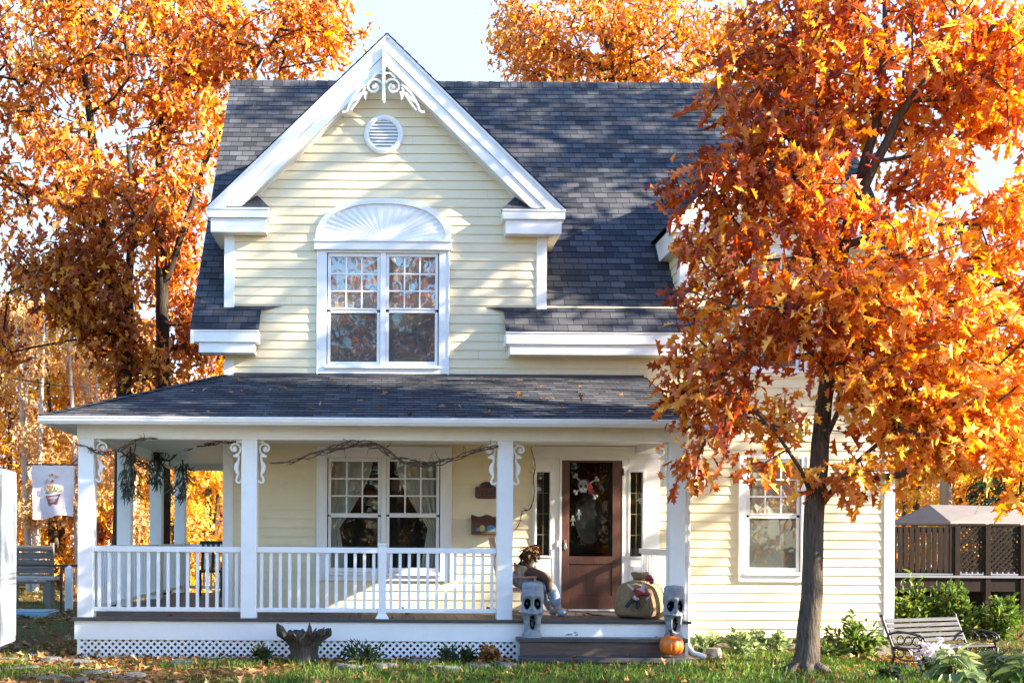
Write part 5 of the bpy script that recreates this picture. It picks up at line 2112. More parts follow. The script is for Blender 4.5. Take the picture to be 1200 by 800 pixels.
sk_h = obj('skull', mb, M['bone'], sk, bevel=.003)
mb = MB()
for ex in (-.07, -.0):
    mb.prism(disc(sx + ex, sz + .005, .024, .027, 12), yk - .0165, yk - .0146)
mb.prism([(sx - .036 - .012, sz - .045), (sx - .036 + .012, sz - .045), (sx - .036, sz - .018)], yk - .0165, yk - .0146)
for k in range(4):
    x = sx - .07 + k * .022
    mb.box(x - .003, x + .003, yk - .0165, yk - .0146, sz - .092, sz - .065)
obj('eye_socket', mb, M['black'], sk_h)
mb = MB()
mb.prism([(sx + .01, sz + .105), (sx + .055, sz + .06), (sx + .10, sz + .0), (sx + .09, sz - .06), (sx + .05, sz - .10), (sx + .03, sz - .03), (sx + .035, sz + .02)], yk - .0175, yk - .001)
mb.prism([(sx + .07, sz - .03), (sx + .12, sz - .07), (sx + .10, sz - .11), (sx + .03, sz - .10)], yk - .016, yk - .0015)
obj('bandana', mb, M['red'], sk, bevel=.003)
# little skeleton cut-outs stuck on the screen
for bi, (bx_, bz_, lab) in enumerate([(671, 609, 'small white skeleton sticker low on the left of the door screen'), (678, 602, 'small white skeleton sticker nearest the skull on the door screen')]):
    cx_, cz_ = P(bx_, bz_, YW)
    mb = MB()
    mb.prism(disc(cx_, cz_ + .05, .014, .018, 10), yk - .003, yk)
    mb.box(cx_ - .003, cx_ + .003, yk - .003, yk, cz_ - .03, cz_ + .033)
    for k in range(4):
        mb.box(cx_ - .018 + .002 * k, cx_ + .018 - .002 * k, yk - .0035, yk + .0005, cz_ + .022 - k * .013, cz_ + .027 - k * .013)
    for s in (-1, 1):
        mb.beam((cx_ + s * .004, yk - .0015, cz_ - .03), (cx_ + s * .016, yk - .0015, cz_ - .085), .006, .004, (0, 1, 0))
        mb.beam((cx_ + s * .016, yk - .0015, cz_ + .025), (cx_ + s * .034, yk - .0015, cz_ - .02), .006, .004, (0, 1, 0))
    single('skeleton_sticker', mb, M['bone'], (cx_, yk, cz_ - .08), lab, 'decoration', 'skeleton stickers on the door')

# ---- vines along the porch beam
M['vine'] = mat('brown_grapevine', (.060, .034, .024), .85, col2=(.12, .07, .05), scale=12)
def vine(name, path, label, seed, strands=5, r=.007, spread=.03, twigs=26, twig=.12):
    rng = np.random.default_rng(seed)
    mb = MB()
    mb.smooth = True
    P_ = [np.array(p) for p in path]
    def at(t):
        t = t * (len(P_) - 1)
        i = min(int(t), len(P_) - 2)
        f_ = t - i
        p0, p1, p2, p3 = P_[max(i - 1, 0)], P_[i], P_[i + 1], P_[min(i + 2, len(P_) - 1)]
        return .5 * ((2 * p1) + (-p0 + p2) * f_ + (2 * p0 - 5 * p1 + 4 * p2 - p3) * f_ ** 2 + (-p0 + 3 * p1 - 3 * p2 + p3) * f_ ** 3)
    for s in range(strands):
        ph, fr = rng.uniform(0, 6.28), rng.uniform(3, 7)
        a, b = (0, 1) if s < 2 else (rng.uniform(0, .25), rng.uniform(.7, 1))
        pts = []
        for i in range(60):
            t = a + (b - a) * i / 59
            q = at(t)
            am = spread * (.4 + .8 * math.sin(PI * t)) * rng.uniform(.85, 1.15)
            pts.append(q + np.array([0, math.cos(ph + t * 6.28 * fr) * am * .6, math.sin(ph + t * 6.28 * fr) * am]))
        mb.tube(pts, [r * rng.uniform(.7, 1.2) for _ in pts], 5)
    for k in range(twigs):
        q = at(rng.uniform(.03, .97))
        d = rng.normal(0, 1, 3) * [1, .5, .8]
        d = d / np.linalg.norm(d) * twig * rng.uniform(.4, 1.3)
        mb.tube([q, q + d * .6 + rng.normal(0, .01, 3), q + d], [r * .5, r * .4, r * .25], 4)
    base = (path[0][0], path[0][1], min(p[2] for p in path))
    return single(name, mb, M['vine'], base, label, 'garland', 'dry vines on the porch')


yv = YP - .04
vp = lambda *a: [(*[P(x, y, yv)[0]], yv + (o_ if (o_ := 0) else 0), P(x, y, yv)[1]) for x, y in a]
vine('vine_garland', vp((316, 541), (335, 543), (352, 536), (372, 532), (395, 524), (420, 519), (440, 523), (460, 533), (480, 541), (505, 544), (530, 538), (560, 527), (584, 523)), 'long twisted dry grapevine swagged under the porch beam in front of the window', 5, 6, .008, .035, 40, .13)
vine('vine_garland', vp((88, 519), (104, 525), (122, 531), (140, 527), (160, 516), (185, 513)), 'short dry vine wound round the top of the left corner post', 6, 4, .007, .02, 10, .08)
yv2 = YP - .03
vine('vine_garland', [(PX(x, y, yv2), yv2, PZ(x, y, yv2)) for x, y in ((622, 524), (627, 545), (625, 560), (626, 578), (622, 594), (612, 600), (609, 612), (604, 620))], 'thin bare twig trailing down the porch post left of the door', 7, 2, .006, .008, 9, .07)
vine('vine_garland', [(PX(x, y, Y), Y, PZ(x, y, Y)) for x, y, Y in ((140, 527, 17.0), (160, 540, 17.1), (180, 548, 18.2), (200, 535, 19.5), (225, 522, 18.0), (255, 518, 16.4), (283, 516, 15.3))], 'dry vine draped across the side porch between the hanging evergreen bunches', 8, 4, .010, .04, 22, .14)

M['grey_green'] = leaf_mat('dry_grey_green_spray', [(0, (.05, .055, .04)), (.6, (.11, .12, .085)), (1, (.20, .19, .13))], .3, .6)
# hanging evergreen bunches at the side posts
for i, (px0, py0, py1, Y, lab) in enumerate([(153, 528, 578, 17.0, 'hanging evergreen bunch at the first side post of the porch'), (184, 526, 566, 18.9, 'hanging evergreen bunch with a dark bow at the middle side post'), (214, 540, 584, 20.6, 'hanging evergreen bunch at the rear side post of the porch')]):
    rng = np.random.default_rng(60 + i)
    x, z1_ = P(px0, py0, Y)
    _, z0_ = P(px0, py1, Y)
    rt = thing('evergreen_bunch', lab, 'greenery', (x, Y, z0_), 'hanging greenery on the side porch')
    n = 190
    t = rng.uniform(0, 1, n)
    wd = .04 + .09 * np.sin(PI * np.clip(t * .9 + .08, 0, 1))
    pos = np.stack([rng.normal(0, 1, n) * wd * .7, rng.normal(0, 1, n) * wd * .5, (z1_ - z0_) * t], 1)
    axx = rng.normal(0, .5, (n, 3)) + [0, 0, -1]
    link('foliage', leaves_mesh('foliage', pos, axx, rng.normal(0, 1, (n, 3)), .15 * rng.uniform(.6, 1.3, n), rng.uniform(0, 1, n), [(0, 0), (.07, .3), (.05, .75), (0, 1)], M['grey_green']), rt)
    mb = MB()
    mb.tube([(x, Y, z0_ + .1), (x + .02, Y, (z0_ + z1_) / 2), (x, Y, z1_ + .06)], [.012, .016, .012], 6)
    obj('stem', mb, M['vine'], rt)

# ---- rocking chair and scarecrow at the porch post
M['chairwood'] = mat('salmon_brown_chair_wood', (.30, .155, .105), .5, col2=(.40, .22, .15), scale=4, stretch=(8, 8, 1))
Yc_ = 15.95
sc_ = lambda px, py, dy=0: (PX(px, py, Yc_ + dy), Yc_ + dy, PZ(px, py, Yc_ + dy))
chx = PX(600, 690, Yc_)
ch = thing('porch_chair', 'salmon brown wooden rocking chair behind the railing with a scarecrow in it', 'chair', (chx, Yc_, ZD))
zs_ = ZD + .36
mb = MB()
mb.box(chx - .16, chx + .30, Yc_ - .24, Yc_ + .24, zs_ - .03, zs_)
obj('seat', mb, M['chairwood'], ch, bevel=.01)
mb = MB()
for k in range(5):
    yy = Yc_ - .20 + k * .10
    mb.beam((chx - .15, yy, zs_), (chx - .27, yy, zs_ + .60), .07, .015, (1, 0, 0.2))
mb.beam((chx - .275, Yc_ - .26, zs_ + .63), (chx - .275, Yc_ + .26, zs_ + .63), .03, .09, (0, 0, 1))
mb.beam((chx - .19, Yc_ - .26, zs_ + .2), (chx - .19, Yc_ + .26, zs_ + .2), .025, .05, (0, 0, 1))
obj('backrest', mb, M['chairwood'], ch, bevel=.004)
for s in (-1, 1):
    mb = MB()
    yy = Yc_ + s * .26
    mb.beam((chx - .20, yy, zs_ + .15), (chx + .30, yy, zs_ + .16), .06, .025)
    mb.beam((chx + .27, yy, zs_ - .02), (chx + .27, yy, zs_ + .147), .035, .035)
    obj('armrest', mb, M['chairwood'], ch, bevel=.005)
    mb = MB()
    mb.tube([(chx - .32, yy, ZD + .085), (chx - .1, yy, ZD + .03), (chx + .1, yy, ZD + .022), (chx + .3, yy, ZD + .05), (chx + .40, yy, ZD + .085)], .02, 6)
    obj('rocker', mb, M['chairwood'], ch)
    for xx in (-.13, .27):
        mb = MB()
        mb.beam((chx + xx, yy, ZD + .045), (chx + xx, yy, zs_ - .005), .035, .035)
        obj('leg', mb, M['chairwood'], ch, bevel=.004)
    mb = MB()
    mb.beam((chx - .15, yy, zs_ - .02), (chx - .28, yy, zs_ + .68), .035, .035, (1, 0, 0))
    obj('back_post', mb, M['chairwood'], ch, bevel=.004)

M['denim'] = mat('faded_blue_denim', (.17, .23, .31), .85, col2=(.27, .33, .41), scale=9, bump=.3, bscale=25)
M['plaid'] = mat('dark_red_plaid', (.10, .028, .024), .85, col2=(.055, .05, .035), scale=16)
M['burlap_skin'] = mat('tan_stuffed_cloth', (.38, .27, .18), .9, var=.15, scale=14)
M['hair_brown'] = leaf_mat('shaggy_brown_hair', [(0, (.05, .02, .010)), (.6, (.13, .055, .02)), (1, (.33, .2, .06))], .15, .5)
M['grey_boot'] = mat('grey_canvas_shoe', (.30, .32, .35), .8, var=.1)
seatz = zs_
S_ = thing('scarecrow', 'slumped stuffed scarecrow in jeans and dark plaid shirt sitting in the porch rocking chair', 'scarecrow', (chx, Yc_, ZD))
hip = np.array([chx + .02, Yc_ - .02, seatz + .12])
loc0 = np.array([chx, Yc_, ZD])
L_ = lambda x, y, z, *r: (x - chx, y - Yc_, z - ZD, *r)
hx_, hz_ = sc_(622, 652)[0], sc_(622, 652)[2]
shx, shz = sc_(616, 668)[0], sc_(616, 668)[2]
kx_, kz_ = sc_(645, 688)[0], sc_(645, 688)[2]
fx_, fz_ = sc_(650, 712)[0], ZD + .07
body = {
    'hip': L_(hip[0], hip[1], hip[2], .13), 'belly': L_(hip[0] + .05, hip[1], hip[2] + .13, .13), 'chest': L_(shx - .02, Yc_, shz - .03, .14), 'neck': L_(shx + .03, Yc_ - .01, shz + .07, .055),
    'chin': L_(hx_ - .01, Yc_ - .02, hz_ - .04, .075), 'head': L_(hx_, Yc_ - .02, hz_ + .02, .095), 'crown': L_(hx_ - .01, Yc_ - .02, hz_ + .10, .07)}
ed = [('hip', 'belly'), ('belly', 'chest'), ('chest', 'neck'), ('neck', 'chin'), ('chin', 'head'), ('head', 'crown')]
for s, nm in ((-1, 'n'), (1, 'f')):
    yo = s * .17
    body['sh' + nm] = L_(shx, Yc_ + yo, shz, .065)
    body['el' + nm] = L_(shx + .27, Yc_ + yo * 1.3, shz - .10, .05)
    body['wr' + nm] = L_(shx + .30, Yc_ + yo * 1.1, shz - .30, .036)
    body['hd' + nm] = L_(shx + .31, Yc_ + yo * 1.0, shz - .38, .04)
    body['th' + nm] = L_(hip[0] + .07, Yc_ + s * .10, hip[2] - .02, .095)
    body['kn' + nm] = L_(kx_ + (0 if s < 0 else -.03), Yc_ + s * .13 - .03, kz_, .07)
    body['an' + nm] = L_(fx_ + (0 if s < 0 else -.08), Yc_ + s * .12 - .10, fz_ + .03, .05)
    body['to' + nm] = L_(fx_ + .13 + (0 if s < 0 else -.08), Yc_ + s * .14 - .14, fz_ - .02, .04)
    ed += [('chest', 'sh' + nm), ('sh' + nm, 'el' + nm), ('el' + nm, 'wr' + nm), ('wr' + nm, 'hd' + nm), ('hip', 'th' + nm), ('th' + nm, 'kn' + nm), ('kn' + nm, 'an' + nm), ('an' + nm, 'to' + nm)]
skin_body('body', body, ed, 'hip', M['burlap_skin'], S_)
g_ = lambda k, e=.018: (*body[k][:3], body[k][3] + e)
jp = {k: g_(k, .022) for k in ('hip', 'thn', 'thf', 'knn', 'knf', 'ann', 'anf')}
jp['belly'] = (*[a * .5 + b * .5 for a, b in zip(body['hip'][:3], body['belly'][:3])], .15)
skin_body('jeans', jp, [('hip', 'belly'), ('hip', 'thn'), ('hip', 'thf'), ('thn', 'knn'), ('thf', 'knf'), ('knn', 'ann'), ('knf', 'anf')], 'hip', M['denim'], S_)
sp = {k: g_(k, .02) for k in ('belly', 'chest', 'shn', 'shf', 'eln', 'elf', 'wrn', 'wrf')}
skin_body('shirt', sp, [('belly', 'chest'), ('chest', 'shn'), ('chest', 'shf'), ('shn', 'eln'), ('shf', 'elf'), ('eln', 'wrn'), ('elf', 'wrf')], 'chest', M['plaid'], S_)
for nm in ('n', 'f'):
    skin_body('shoe', {'a': (*body['an' + nm][:2], body['an' + nm][2] - .03, .065), 'b': (*body['to' + nm][:3], .055)}, [('a', 'b')], 'a', M['grey_boot'], S_)
rng = np.random.default_rng(4)
n = 420
dd = rng.normal(0, 1, (n, 3))
dd /= np.linalg.norm(dd, axis=1, keepdims=True)
dd[:, 2] = np.abs(dd[:, 2]) * 1.0 - .15
hc = np.array(L_(hx_, Yc_ - .02, hz_ + .03))
keepm = ~((dd[:, 0] > .35) & (dd[:, 2] < .35))
dd = dd[keepm]
hp = hc + dd * [.105, .105, .13]
link('hair', leaves_mesh('hair', hp, dd * .5 + rng.normal(0, .35, dd.shape) + [.1, 0, -.8], dd, .10 * rng.uniform(.6, 1.3, len(dd)), rng.uniform(0, 1, len(dd)), [(0, 0), (.12, .3), (.10, .7), (0, 1)], M['hair_brown']), S_)
mb = MB()
for ey in (-.04, .03):
    mb.ball((hx_ + .088, Yc_ - .02 + ey, hz_ + .02), .014, .014, .016, 8, 6)
mb.ball((hx_ + .105, Yc_ - .025, hz_ - .02), .02, .018, .022, 8, 6)
mb.tube([(hx_ + .078, Yc_ - .065, hz_ - .06), (hx_ + .09, Yc_ - .02, hz_ - .07), (hx_ + .078, Yc_ + .02, hz_ - .06)], .006, 5)
obj('face', mb, M['black'], S_)

# ---- grey screaming-face statues on the step
M['stone_grey'] = mat('weathered_grey_foam', (.15, .165, .19), .8, col2=(.30, .32, .345), scale=5, bump=.4, bscale=30, dirt=.25)
M['socket'] = mat('black_hollow_shade', (.006, .006, .007), .9, spec=.03)  # black colour deepens the shade of the carved sockets and mouth
def statue(cx, cy_, z0, H, W, turn, label, seed):
    rt = thing('screaming_statue', label, 'statue', (cx, cy_, z0), 'screaming face statues on the porch step')
    nu, nv = 72, 96
    def g2(x, z, cx_, cz_, sx_, sz_):
        return math.exp(-(((x - cx_) / sx_) ** 2 + ((z - cz_) / sz_) ** 2))
    prof = [(0, .40), (.04, .40), (.10, .34), (.20, .33), (.30, .36), (.38, .41), (.46, .49), (.52, .45), (.60, .44), (.70, .48), (.80, .46), (.88, .43), (.94, .43), (.98, .36), (1.0, .02)]
    def rad_at(t):
        for (a, ra), (b, rb) in zip(prof, prof[1:]):
            if a <= t <= b:
                u = (t - a) / (b - a)
                u = u * u * (3 - 2 * u)
                return ra + (rb - ra) * u
        return .02
    vs, fs, mi = [], [], []
    rr_ = random.Random(seed)
    for j in range(nv + 1):
        t = j / nv
        for i in range(nu):
            a = 2 * PI * i / nu
            r = rad_at(t) * W
            x, y = r * math.cos(a), r * math.sin(a) * .85
            front = max(0.0, -math.sin(a))
            xn = x / (W * .5)
            push = 0.0
            # brow, sockets, nose ridge, cheeks, long mouth
            ax_ = abs(xn)
            tt = t + .06 * (ax_ - .42)          # sockets slope down and outwards
            push += .09 * g2(xn, t, 0, .74, .8, .045)
            push -= .40 * g2(ax_, tt, .44, .605, .25, .095)
            push += .12 * g2(xn, t, 0, .60, .11, .10)
            push -= .10 * g2(ax_, t, .12, .475, .07, .025)
            push += .14 * g2(ax_, t, .72, .47, .22, .06)
            push -= .10 * g2(ax_, t, .70, .34, .25, .06)
            push += .10 * g2(xn, t, 0, .43, .35, .03)
            push -= .42 * g2(xn, t, 0.02, .27, .22, .125)
            push += .12 * g2(ax_, t, .40, .26, .10, .14)
            push += .10 * g2(xn, t, 0, .10, .3, .03)
            nzv = .012 * noise.noise((x * 22 + seed, y * 22, t * 18)) + .02 * noise.noise((x * 8 + seed, y * 8, t * 6))
            d = push * W * (front ** .7) + nzv * W * 4 * .5
            k = 1 + d / max(r, 1e-3) if r > .02 else 1
            vs.append((x * (1 + nzv * 2), y - d, t * H))
    def dark(xn, t, y):
        tt = t + .06 * (abs(xn) - .42)
        if y >= 0:
            return 0
        if ((abs(xn) - .41) / .27) ** 2 + ((tt - .605) / .10) ** 2 < 1:
            return 1 if xn < 0 else 2
        return 3 if ((xn - .02) / .20) ** 2 + ((t - .27) / .13) ** 2 < 1 else 0
    ca, sa = math.cos(turn), math.sin(turn)
    for j in range(nv):
        for i in range(nu):
            q = (j * nu + i, j * nu + (i + 1) % nu, (j + 1) * nu + (i + 1) % nu, (j + 1) * nu + i)
            fs.append(q)
            cxn = sum(vs[k_][0] for k_ in q) / 4 / (W * .5)
            mi.append(dark(cxn, (j + .5) / nv, sum(vs[k_][1] for k_ in q)))
    parts = [MB() for _ in range(4)]
    for which, mbq in enumerate(parts):
        mbq.smooth = True
        remap = {}
        nv_, nf_ = [], []
        for q, m_ in zip(fs, mi):
            if m_ != which:
                continue
            nq = []
            for k_ in q:
                if k_ not in remap:
                    remap[k_] = len(nv_)
                    x, y, z = vs[k_]
                    nv_.append((cx + x * ca - y * sa, cy_ + x * sa + y * ca, z0 + z))
                nq.append(remap[k_])
            nf_.append(tuple(nq))
        mbq.add(nv_, nf_)
    hd = obj('head', parts[0], M['stone_grey'], rt)
    obj('eye_socket', parts[1], M['socket'], rt)
    obj('eye_socket', parts[2], M['socket'], rt)
    obj('mouth', parts[3], M['socket'], rt)
    return rt


Ys = 14.80
zst = zt1
statue(PX(623.5, 745, Ys), Ys, zst, .69, .30, -.10, 'grey screaming face statue at the left end of the step below the scarecrow', 3)
statue(PX(789.5, 745, Ys), Ys, zst, .66, .29, .05, 'grey screaming face statue at the right end of the step above the pumpkin', 9)

# ---- pumpkin
M['pumpkin'] = mat('orange_pumpkin_skin', (.58, .115, .006), .42, col2=(.66, .155, .010), scale=5, stretch=(3, 3, 1))
pk = thing('pumpkin', 'round orange pumpkin on the lower step before the right statue', 'pumpkin', (PX(787, 766, 14.53), 14.53, zt2))
pxx = PX(787, 766, 14.53)
mb = MB()
mb.smooth = True
R_ = .148
prof = []
for i in range(17):
    a = PI * i / 16
    prof.append((max(.004, R_ * math.sin(a) ** .8), R_ * .98 - R_ * .98 * math.cos(a)))
def ribs(a, r, h):
    k = abs(math.sin(a * 5.5))
    dip = .035 * (1 - r / R_)
    return r * (.93 + .07 * k ** .6), h + (dip if h > R_ else -dip) * -1
mb.lathe((pxx, 14.53, zt2 + .004), prof, 66, 'z', 0, ribs)
obj('body', mb, M['pumpkin'], pk)
mb = MB()
mb.tube([(pxx, 14.53, zt2 + .25), (pxx - .005, 14.53, zt2 + .30), (pxx - .02, 14.525, zt2 + .335)], [.026, .018, .020], 8)
obj('stem', mb, mat('dark_pumpkin_stem', (.06, .045, .02), .8), pk)

# ---- burlap sack with a doll on it
M['burlap'] = mat('tan_burlap', (.19, .13, .065), .95, col2=(.29, .205, .11), scale=28, bump=.8, bscale=70, stretch=(1, 1, .8))
Yk = 15.55
skx, _ = P(750, 700, Yk)
sa_ = thing('burlap_sack', 'fat tan burlap sack tied at the neck and stuffed beside the screen door', 'sack', (skx, Yk, ZD))
mb = MB()
mb.smooth = True
prof = [(.05, .0), (.30, .004), (.345, .05), (.35, .14), (.335, .25), (.31, .36), (.275, .43), (.17, .475), (.08, .495), (.075, .51), (.10, .54), (.125, .585), (.115, .60), (.07, .575), (.02, .56)]
def sackfn(a, r, h):
    q = 1 + .07 * noise.noise((math.cos(a) * 1.5 + 3, math.sin(a) * 1.5, h * 4)) + (.03 * math.sin(a * 9) if .40 < h < .57 else 0)
    sx_ = 1.0 if h < .4 else 1.0
    return r * q * (1.0), h + .01 * math.sin(a * 2)
mb.lathe((skx, Yk, ZD), prof, 56, 'z', 0, sackfn)
vsx = mb.v
mb.v = [(skx + (x - skx) * .98, Yk + (y - Yk) * .8, z) for x, y, z in vsx]
o = obj('sack', mb, M['burlap'], sa_)
d_ = o.modifiers.new('sub', 'SUBSURF')
d_.levels = d_.render_levels = 1
mb = MB()
mb.lathe((skx, Yk, ZD + .5), [(.079, -.012), (.092, -.004), (.092, .008), (.079, .016)], 24)
mb.tube([(skx - .03, Yk - .072, ZD + .5), (skx - .06, Yk - .10, ZD + .44), (skx - .05, Yk - .13, ZD + .38)], .008, 5)
obj('tie', mb, mat('dark_brown_rope', (.06, .035, .02), .9), sa_)
Yo = Yk - .33
dlx, dlz = P(752, 700, Yo)
dl = thing('clown_doll', 'small rag doll in red hat and dark trousers lying against the burlap sack', 'doll', (dlx, Yo, dlz - .15))
D_ = lambda px, py, r: (PX(px, py, Yo) - dlx, 0, PZ(px, py, Yo) - (dlz - .15), r)
dp = {'hip': D_(745, 700, .032), 'chest': D_(750, 693, .038), 'neck': D_(754, 687, .022), 'head': D_(756, 682, .042), 'a1': D_(741, 690, .018), 'a2': D_(735, 684, .018), 'b1': D_(762, 697, .016), 'b2': D_(757, 703, .014),
      'l1': D_(738, 705, .024), 'l2': D_(733, 712, .020), 'm1': D_(749, 707, .022), 'm2': D_(745, 714, .020)}
skin_body('body', dp, [('hip', 'chest'), ('chest', 'neck'), ('neck', 'head'), ('chest', 'a1'), ('a1', 'a2'), ('chest', 'b1'), ('b1', 'b2'), ('hip', 'l1'), ('l1', 'l2'), ('hip', 'm1'), ('m1', 'm2')], 'hip', mat('pale_pink_doll_cloth', (.55, .36, .38), .85), dl)
ad = lambda k, e: (*dp[k][:3], dp[k][3] + e)
skin_body('coat', {k: ad(k, .007) for k in ('hip', 'chest', 'a1', 'b1')}, [('hip', 'chest'), ('chest', 'a1'), ('chest', 'b1')], 'hip', M['red'], dl)
skin_body('trousers', {k: ad(k, .006) for k in ('hip', 'l1', 'l2', 'm1', 'm2')}, [('hip', 'l1'), ('l1', 'l2'), ('hip', 'm1'), ('m1', 'm2')], 'hip', mat('black_doll_cloth', (.03, .03, .035), .9), dl)
mb = MB()
mb.smooth = True
hq = (PX(759, 677, Yo), Yo, PZ(759, 677, Yo))
mb.ball((hq[0] + .01, Yo - .004, hq[2] + .004), .05, .045, .042, 14, 8)
mb.ball((hq[0] + .045, Yo - .01, hq[2] - .035), .032, .03, .045, 12, 8)
obj('hat', mb, M['red'], dl)
mb = MB()
for ex in (-.018, .012):
    mb.ball((dlx + dp['head'][0] + ex, Yo - .040, dlz - .15 + dp['head'][2] + .006), .006, .005, .007, 8, 6)
mb.tube([(dlx + dp['head'][0] - .02, Yo - .038, dlz - .15 + dp['head'][2] - .016), (dlx + dp['head'][0], Yo - .041, dlz - .15 + dp['head'][2] - .022), (dlx + dp['head'][0] + .02, Yo - .038, dlz - .15 + dp['head'][2] - .016)], .004, 5)
obj('face', mb, M['black'], dl)

# ---- doormat
mb = MB()
mb.box(PX(690, 717, 16.3), PX(738, 717, 16.3), 16.0, 16.6, ZD + .001, ZD + .016)
single('doormat', mb, mat('dark_doormat', (.03, .028, .028), .95, var=.3, scale=40, bump=.6, bscale=120), (PX(714, 717, 16.3), 16.3, ZD), 'dark bristle doormat lying on the deck in front of the screen door', 'doormat', bevel=.004)

# ---- dark chair at the back of the side porch
cxb, Yb_ = PX(247, 690, 20.6), 20.6
bc = thing('patio_chair', 'dark slatted chair standing at the back of the side porch', 'chair', (cxb, Yb_, ZD))
mb = MB()
mb.box(cxb - .24, cxb + .24, Yb_ - .22, Yb_ + .22, ZD + .42, ZD + .46)
obj('seat', mb, M['black'], bc, bevel=.01)
mb = MB()
for k in range(5):
    mb.beam((cxb - .18 + k * .09, Yb_ + .2, ZD + .46), (cxb - .18 + k * .09, Yb_ + .29, ZD + .92), .05, .015, (0, 1, .2))
mb.beam((cxb - .24, Yb_ + .295, ZD + .93), (cxb + .24, Yb_ + .295, ZD + .93), .03, .06)
obj('backrest', mb, M['black'], bc)
for a in (-.21, .21):
    for b in (-.19, .19):
        mb = MB()
        mb.beam((cxb + a, Yb_ + b, ZD), (cxb + a, Yb_ + b, ZD + .42), .04, .04)
        obj('leg', mb, M['black'], bc)

# ---- stump planter
M['stump'] = bark_mat('mossy_stump_bark', (.040, .032, .026), (.115, .10, .075), (12, 12, 2.5))
Yst = 14.45
stx, _ = P(356, 760, Yst)
st = thing('tree_stump', 'hollow weathered tree stump with jagged flared rim before the lattice', 'stump', (stx, Yst, -.02))
mb = MB()
mb.smooth = True
prof = [(.20, -.03), (.175, .04), (.155, .12), (.165, .20), (.21, .28), (.26, .345), (.275, .36), (.22, .34), (.15, .25), (.02, .22)]
def stfn(a, r, h):
    f_ = .13 * noise.noise((math.cos(a) * 2.4, math.sin(a) * 2.4, h * 2)) + .07 * math.sin(a * 4 + 1)
    jag = max(0, (h - .2)) * (1.1 * noise.noise((math.cos(a) * 3.5 + 9, math.sin(a) * 3.5, 0)) + .5 * noise.noise((math.cos(a) * 9, math.sin(a) * 9, 4)))
    return r * (1 + f_ + .35 * max(0, h - .25) * math.cos(a) ** 2 * 4), h + jag
mb.lathe((stx, Yst, 0), prof, 64, 'z', 0, stfn)
obj('bark', mb, M['stump'], st)
mb = MB()
mb.smooth = True
for (ax_, az_, l, r) in ((-.24, .30, .12, .035), (.20, .30, .14, .04), (.05, .31, .18, .02), (-.12, .30, .09, .03), (.12, .33, .10, .03)):
    mb.tube([(stx + ax_, Yst - .02, az_), (stx + ax_ * 1.12, Yst - .02, az_ + l * .6), (stx + ax_ * 1.2 + .01, Yst, az_ + l)], [r, r * .7, .004], 6)
obj('spike', mb, M['stump'], st, fix=False)

# ---- small clipped shrubs along the lattice
for i, (px0, py0, w_, h_, lab) in enumerate([(305, 778, 26, 18, 'small dark green shrub left of the hollow stump'), (424, 776, 44, 26, 'low grassy green shrub right of the hollow stump'), (536, 776, 38, 20, 'low green shrub nearest the porch steps')]):
    Y = 14.35
    x, _ = P(px0, py0, Y)
    s = F / Y
    bush(80 + i, 'shrub', lab, 'shrub', (x, Y, 0.0), w_ / s / 2 * .9, .2, h_ / s * 1.05, 260, .10, M['leaf_dark_green'], M['stem'], half=[(0, 0), (.07, .2), (.09, .55), (0, 1)], group='small shrubs along the lattice', stems=10)

# mound of dry leaves beside the steps
x, _ = P(577, 778, 14.4)
bush(90, 'dry_fern', 'rounded clump of brown withered foliage beside the porch steps', 'plant', (x, 14.4, 0), .17, .16, .19, 340, .10, M['litter'], M['stem'], half=OAK_LIGHT, stems=9)

# ---- edging stones and flagstones
M['stone'] = mat('grey_field_stone', (.055, .052, .05), .85, col2=(.15, .145, .14), scale=4, bump=.5, bscale=18)
def stone(x, y, rx, ry, rz, seed, label, group):
    r = random.Random(seed)
    bm = bmesh.new()
    bmesh.ops.create_icosphere(bm, subdivisions=3, radius=1)
    for v in bm.verts:
        q = 1 + .28 * noise.noise(v.co * 1.3 + Vector((seed * 3.1, 0, 0))) + .08 * noise.noise(v.co * 4 + Vector((seed, 0, 0)))
        c = v.co * q
        zz = max(-.6, min(.55, c.z))
        v.co = Vector((c.x * rx, c.y * ry, zz * rz))
    me = bpy.data.meshes.new('stone')
    bm.to_mesh(me)
    bm.free()
    me.materials.append(M['stone'])
    o = link('stone', me, None, (x, y, gz(x, y) + rz * .22))
    o.rotation_euler = (r.uniform(-.08, .08), r.uniform(-.08, .08), r.uniform(-.5, .5))
    return tag(o, label, 'stone', group)


es = [(60, 781, 30, 'edging stone under the left corner of the lattice'), (97, 784, 34, 'edging stone below the first lattice panel'), (212, 784, 30, 'flat edging stone in leaves, nearest left of the small dark shrub'), (410, 788, 34, 'edging stone just below the low grassy shrub'),
      (452, 786, 28, 'edging stone right of the low grassy shrub'), (492, 781, 32, 'pale flat edging stone halfway between the two low shrubs'), (522, 789, 42, 'long grey edging stone below the shrub nearest the steps'), (560, 786, 34, 'edging stone in front of the withered brown clump'), (594, 784, 26, 'edging stone touching the left end of the steps')]
for i, (a, b, w_, lab) in enumerate(es):
    Y = EYE * F / (b - 3 - CY)
    s = F / Y
    stone(PX(a, b, Y), Y, w_ / s / 2, .12, .085, 300 + i, lab, 'stones edging the bed')
fs2 = [(20, 786, 60, 'broad flagstone at the bottom left corner'), (55, 796, 70, 'flagstone on the bottom edge of the photo near the left corner'), (14, 775, 40, 'small flagstone under the trailer edge'), (75, 776, 50, 'pale flagstone just left of the porch corner'), (110, 790, 60, 'flagstone below the porch corner stones'), (150, 795, 52, 'flagstone at the right end of the stone path'), (48, 770, 36, 'flagstone furthest back in the stone path'), (100, 799, 50, 'flagstone cut by the bottom edge, middle of the path')]
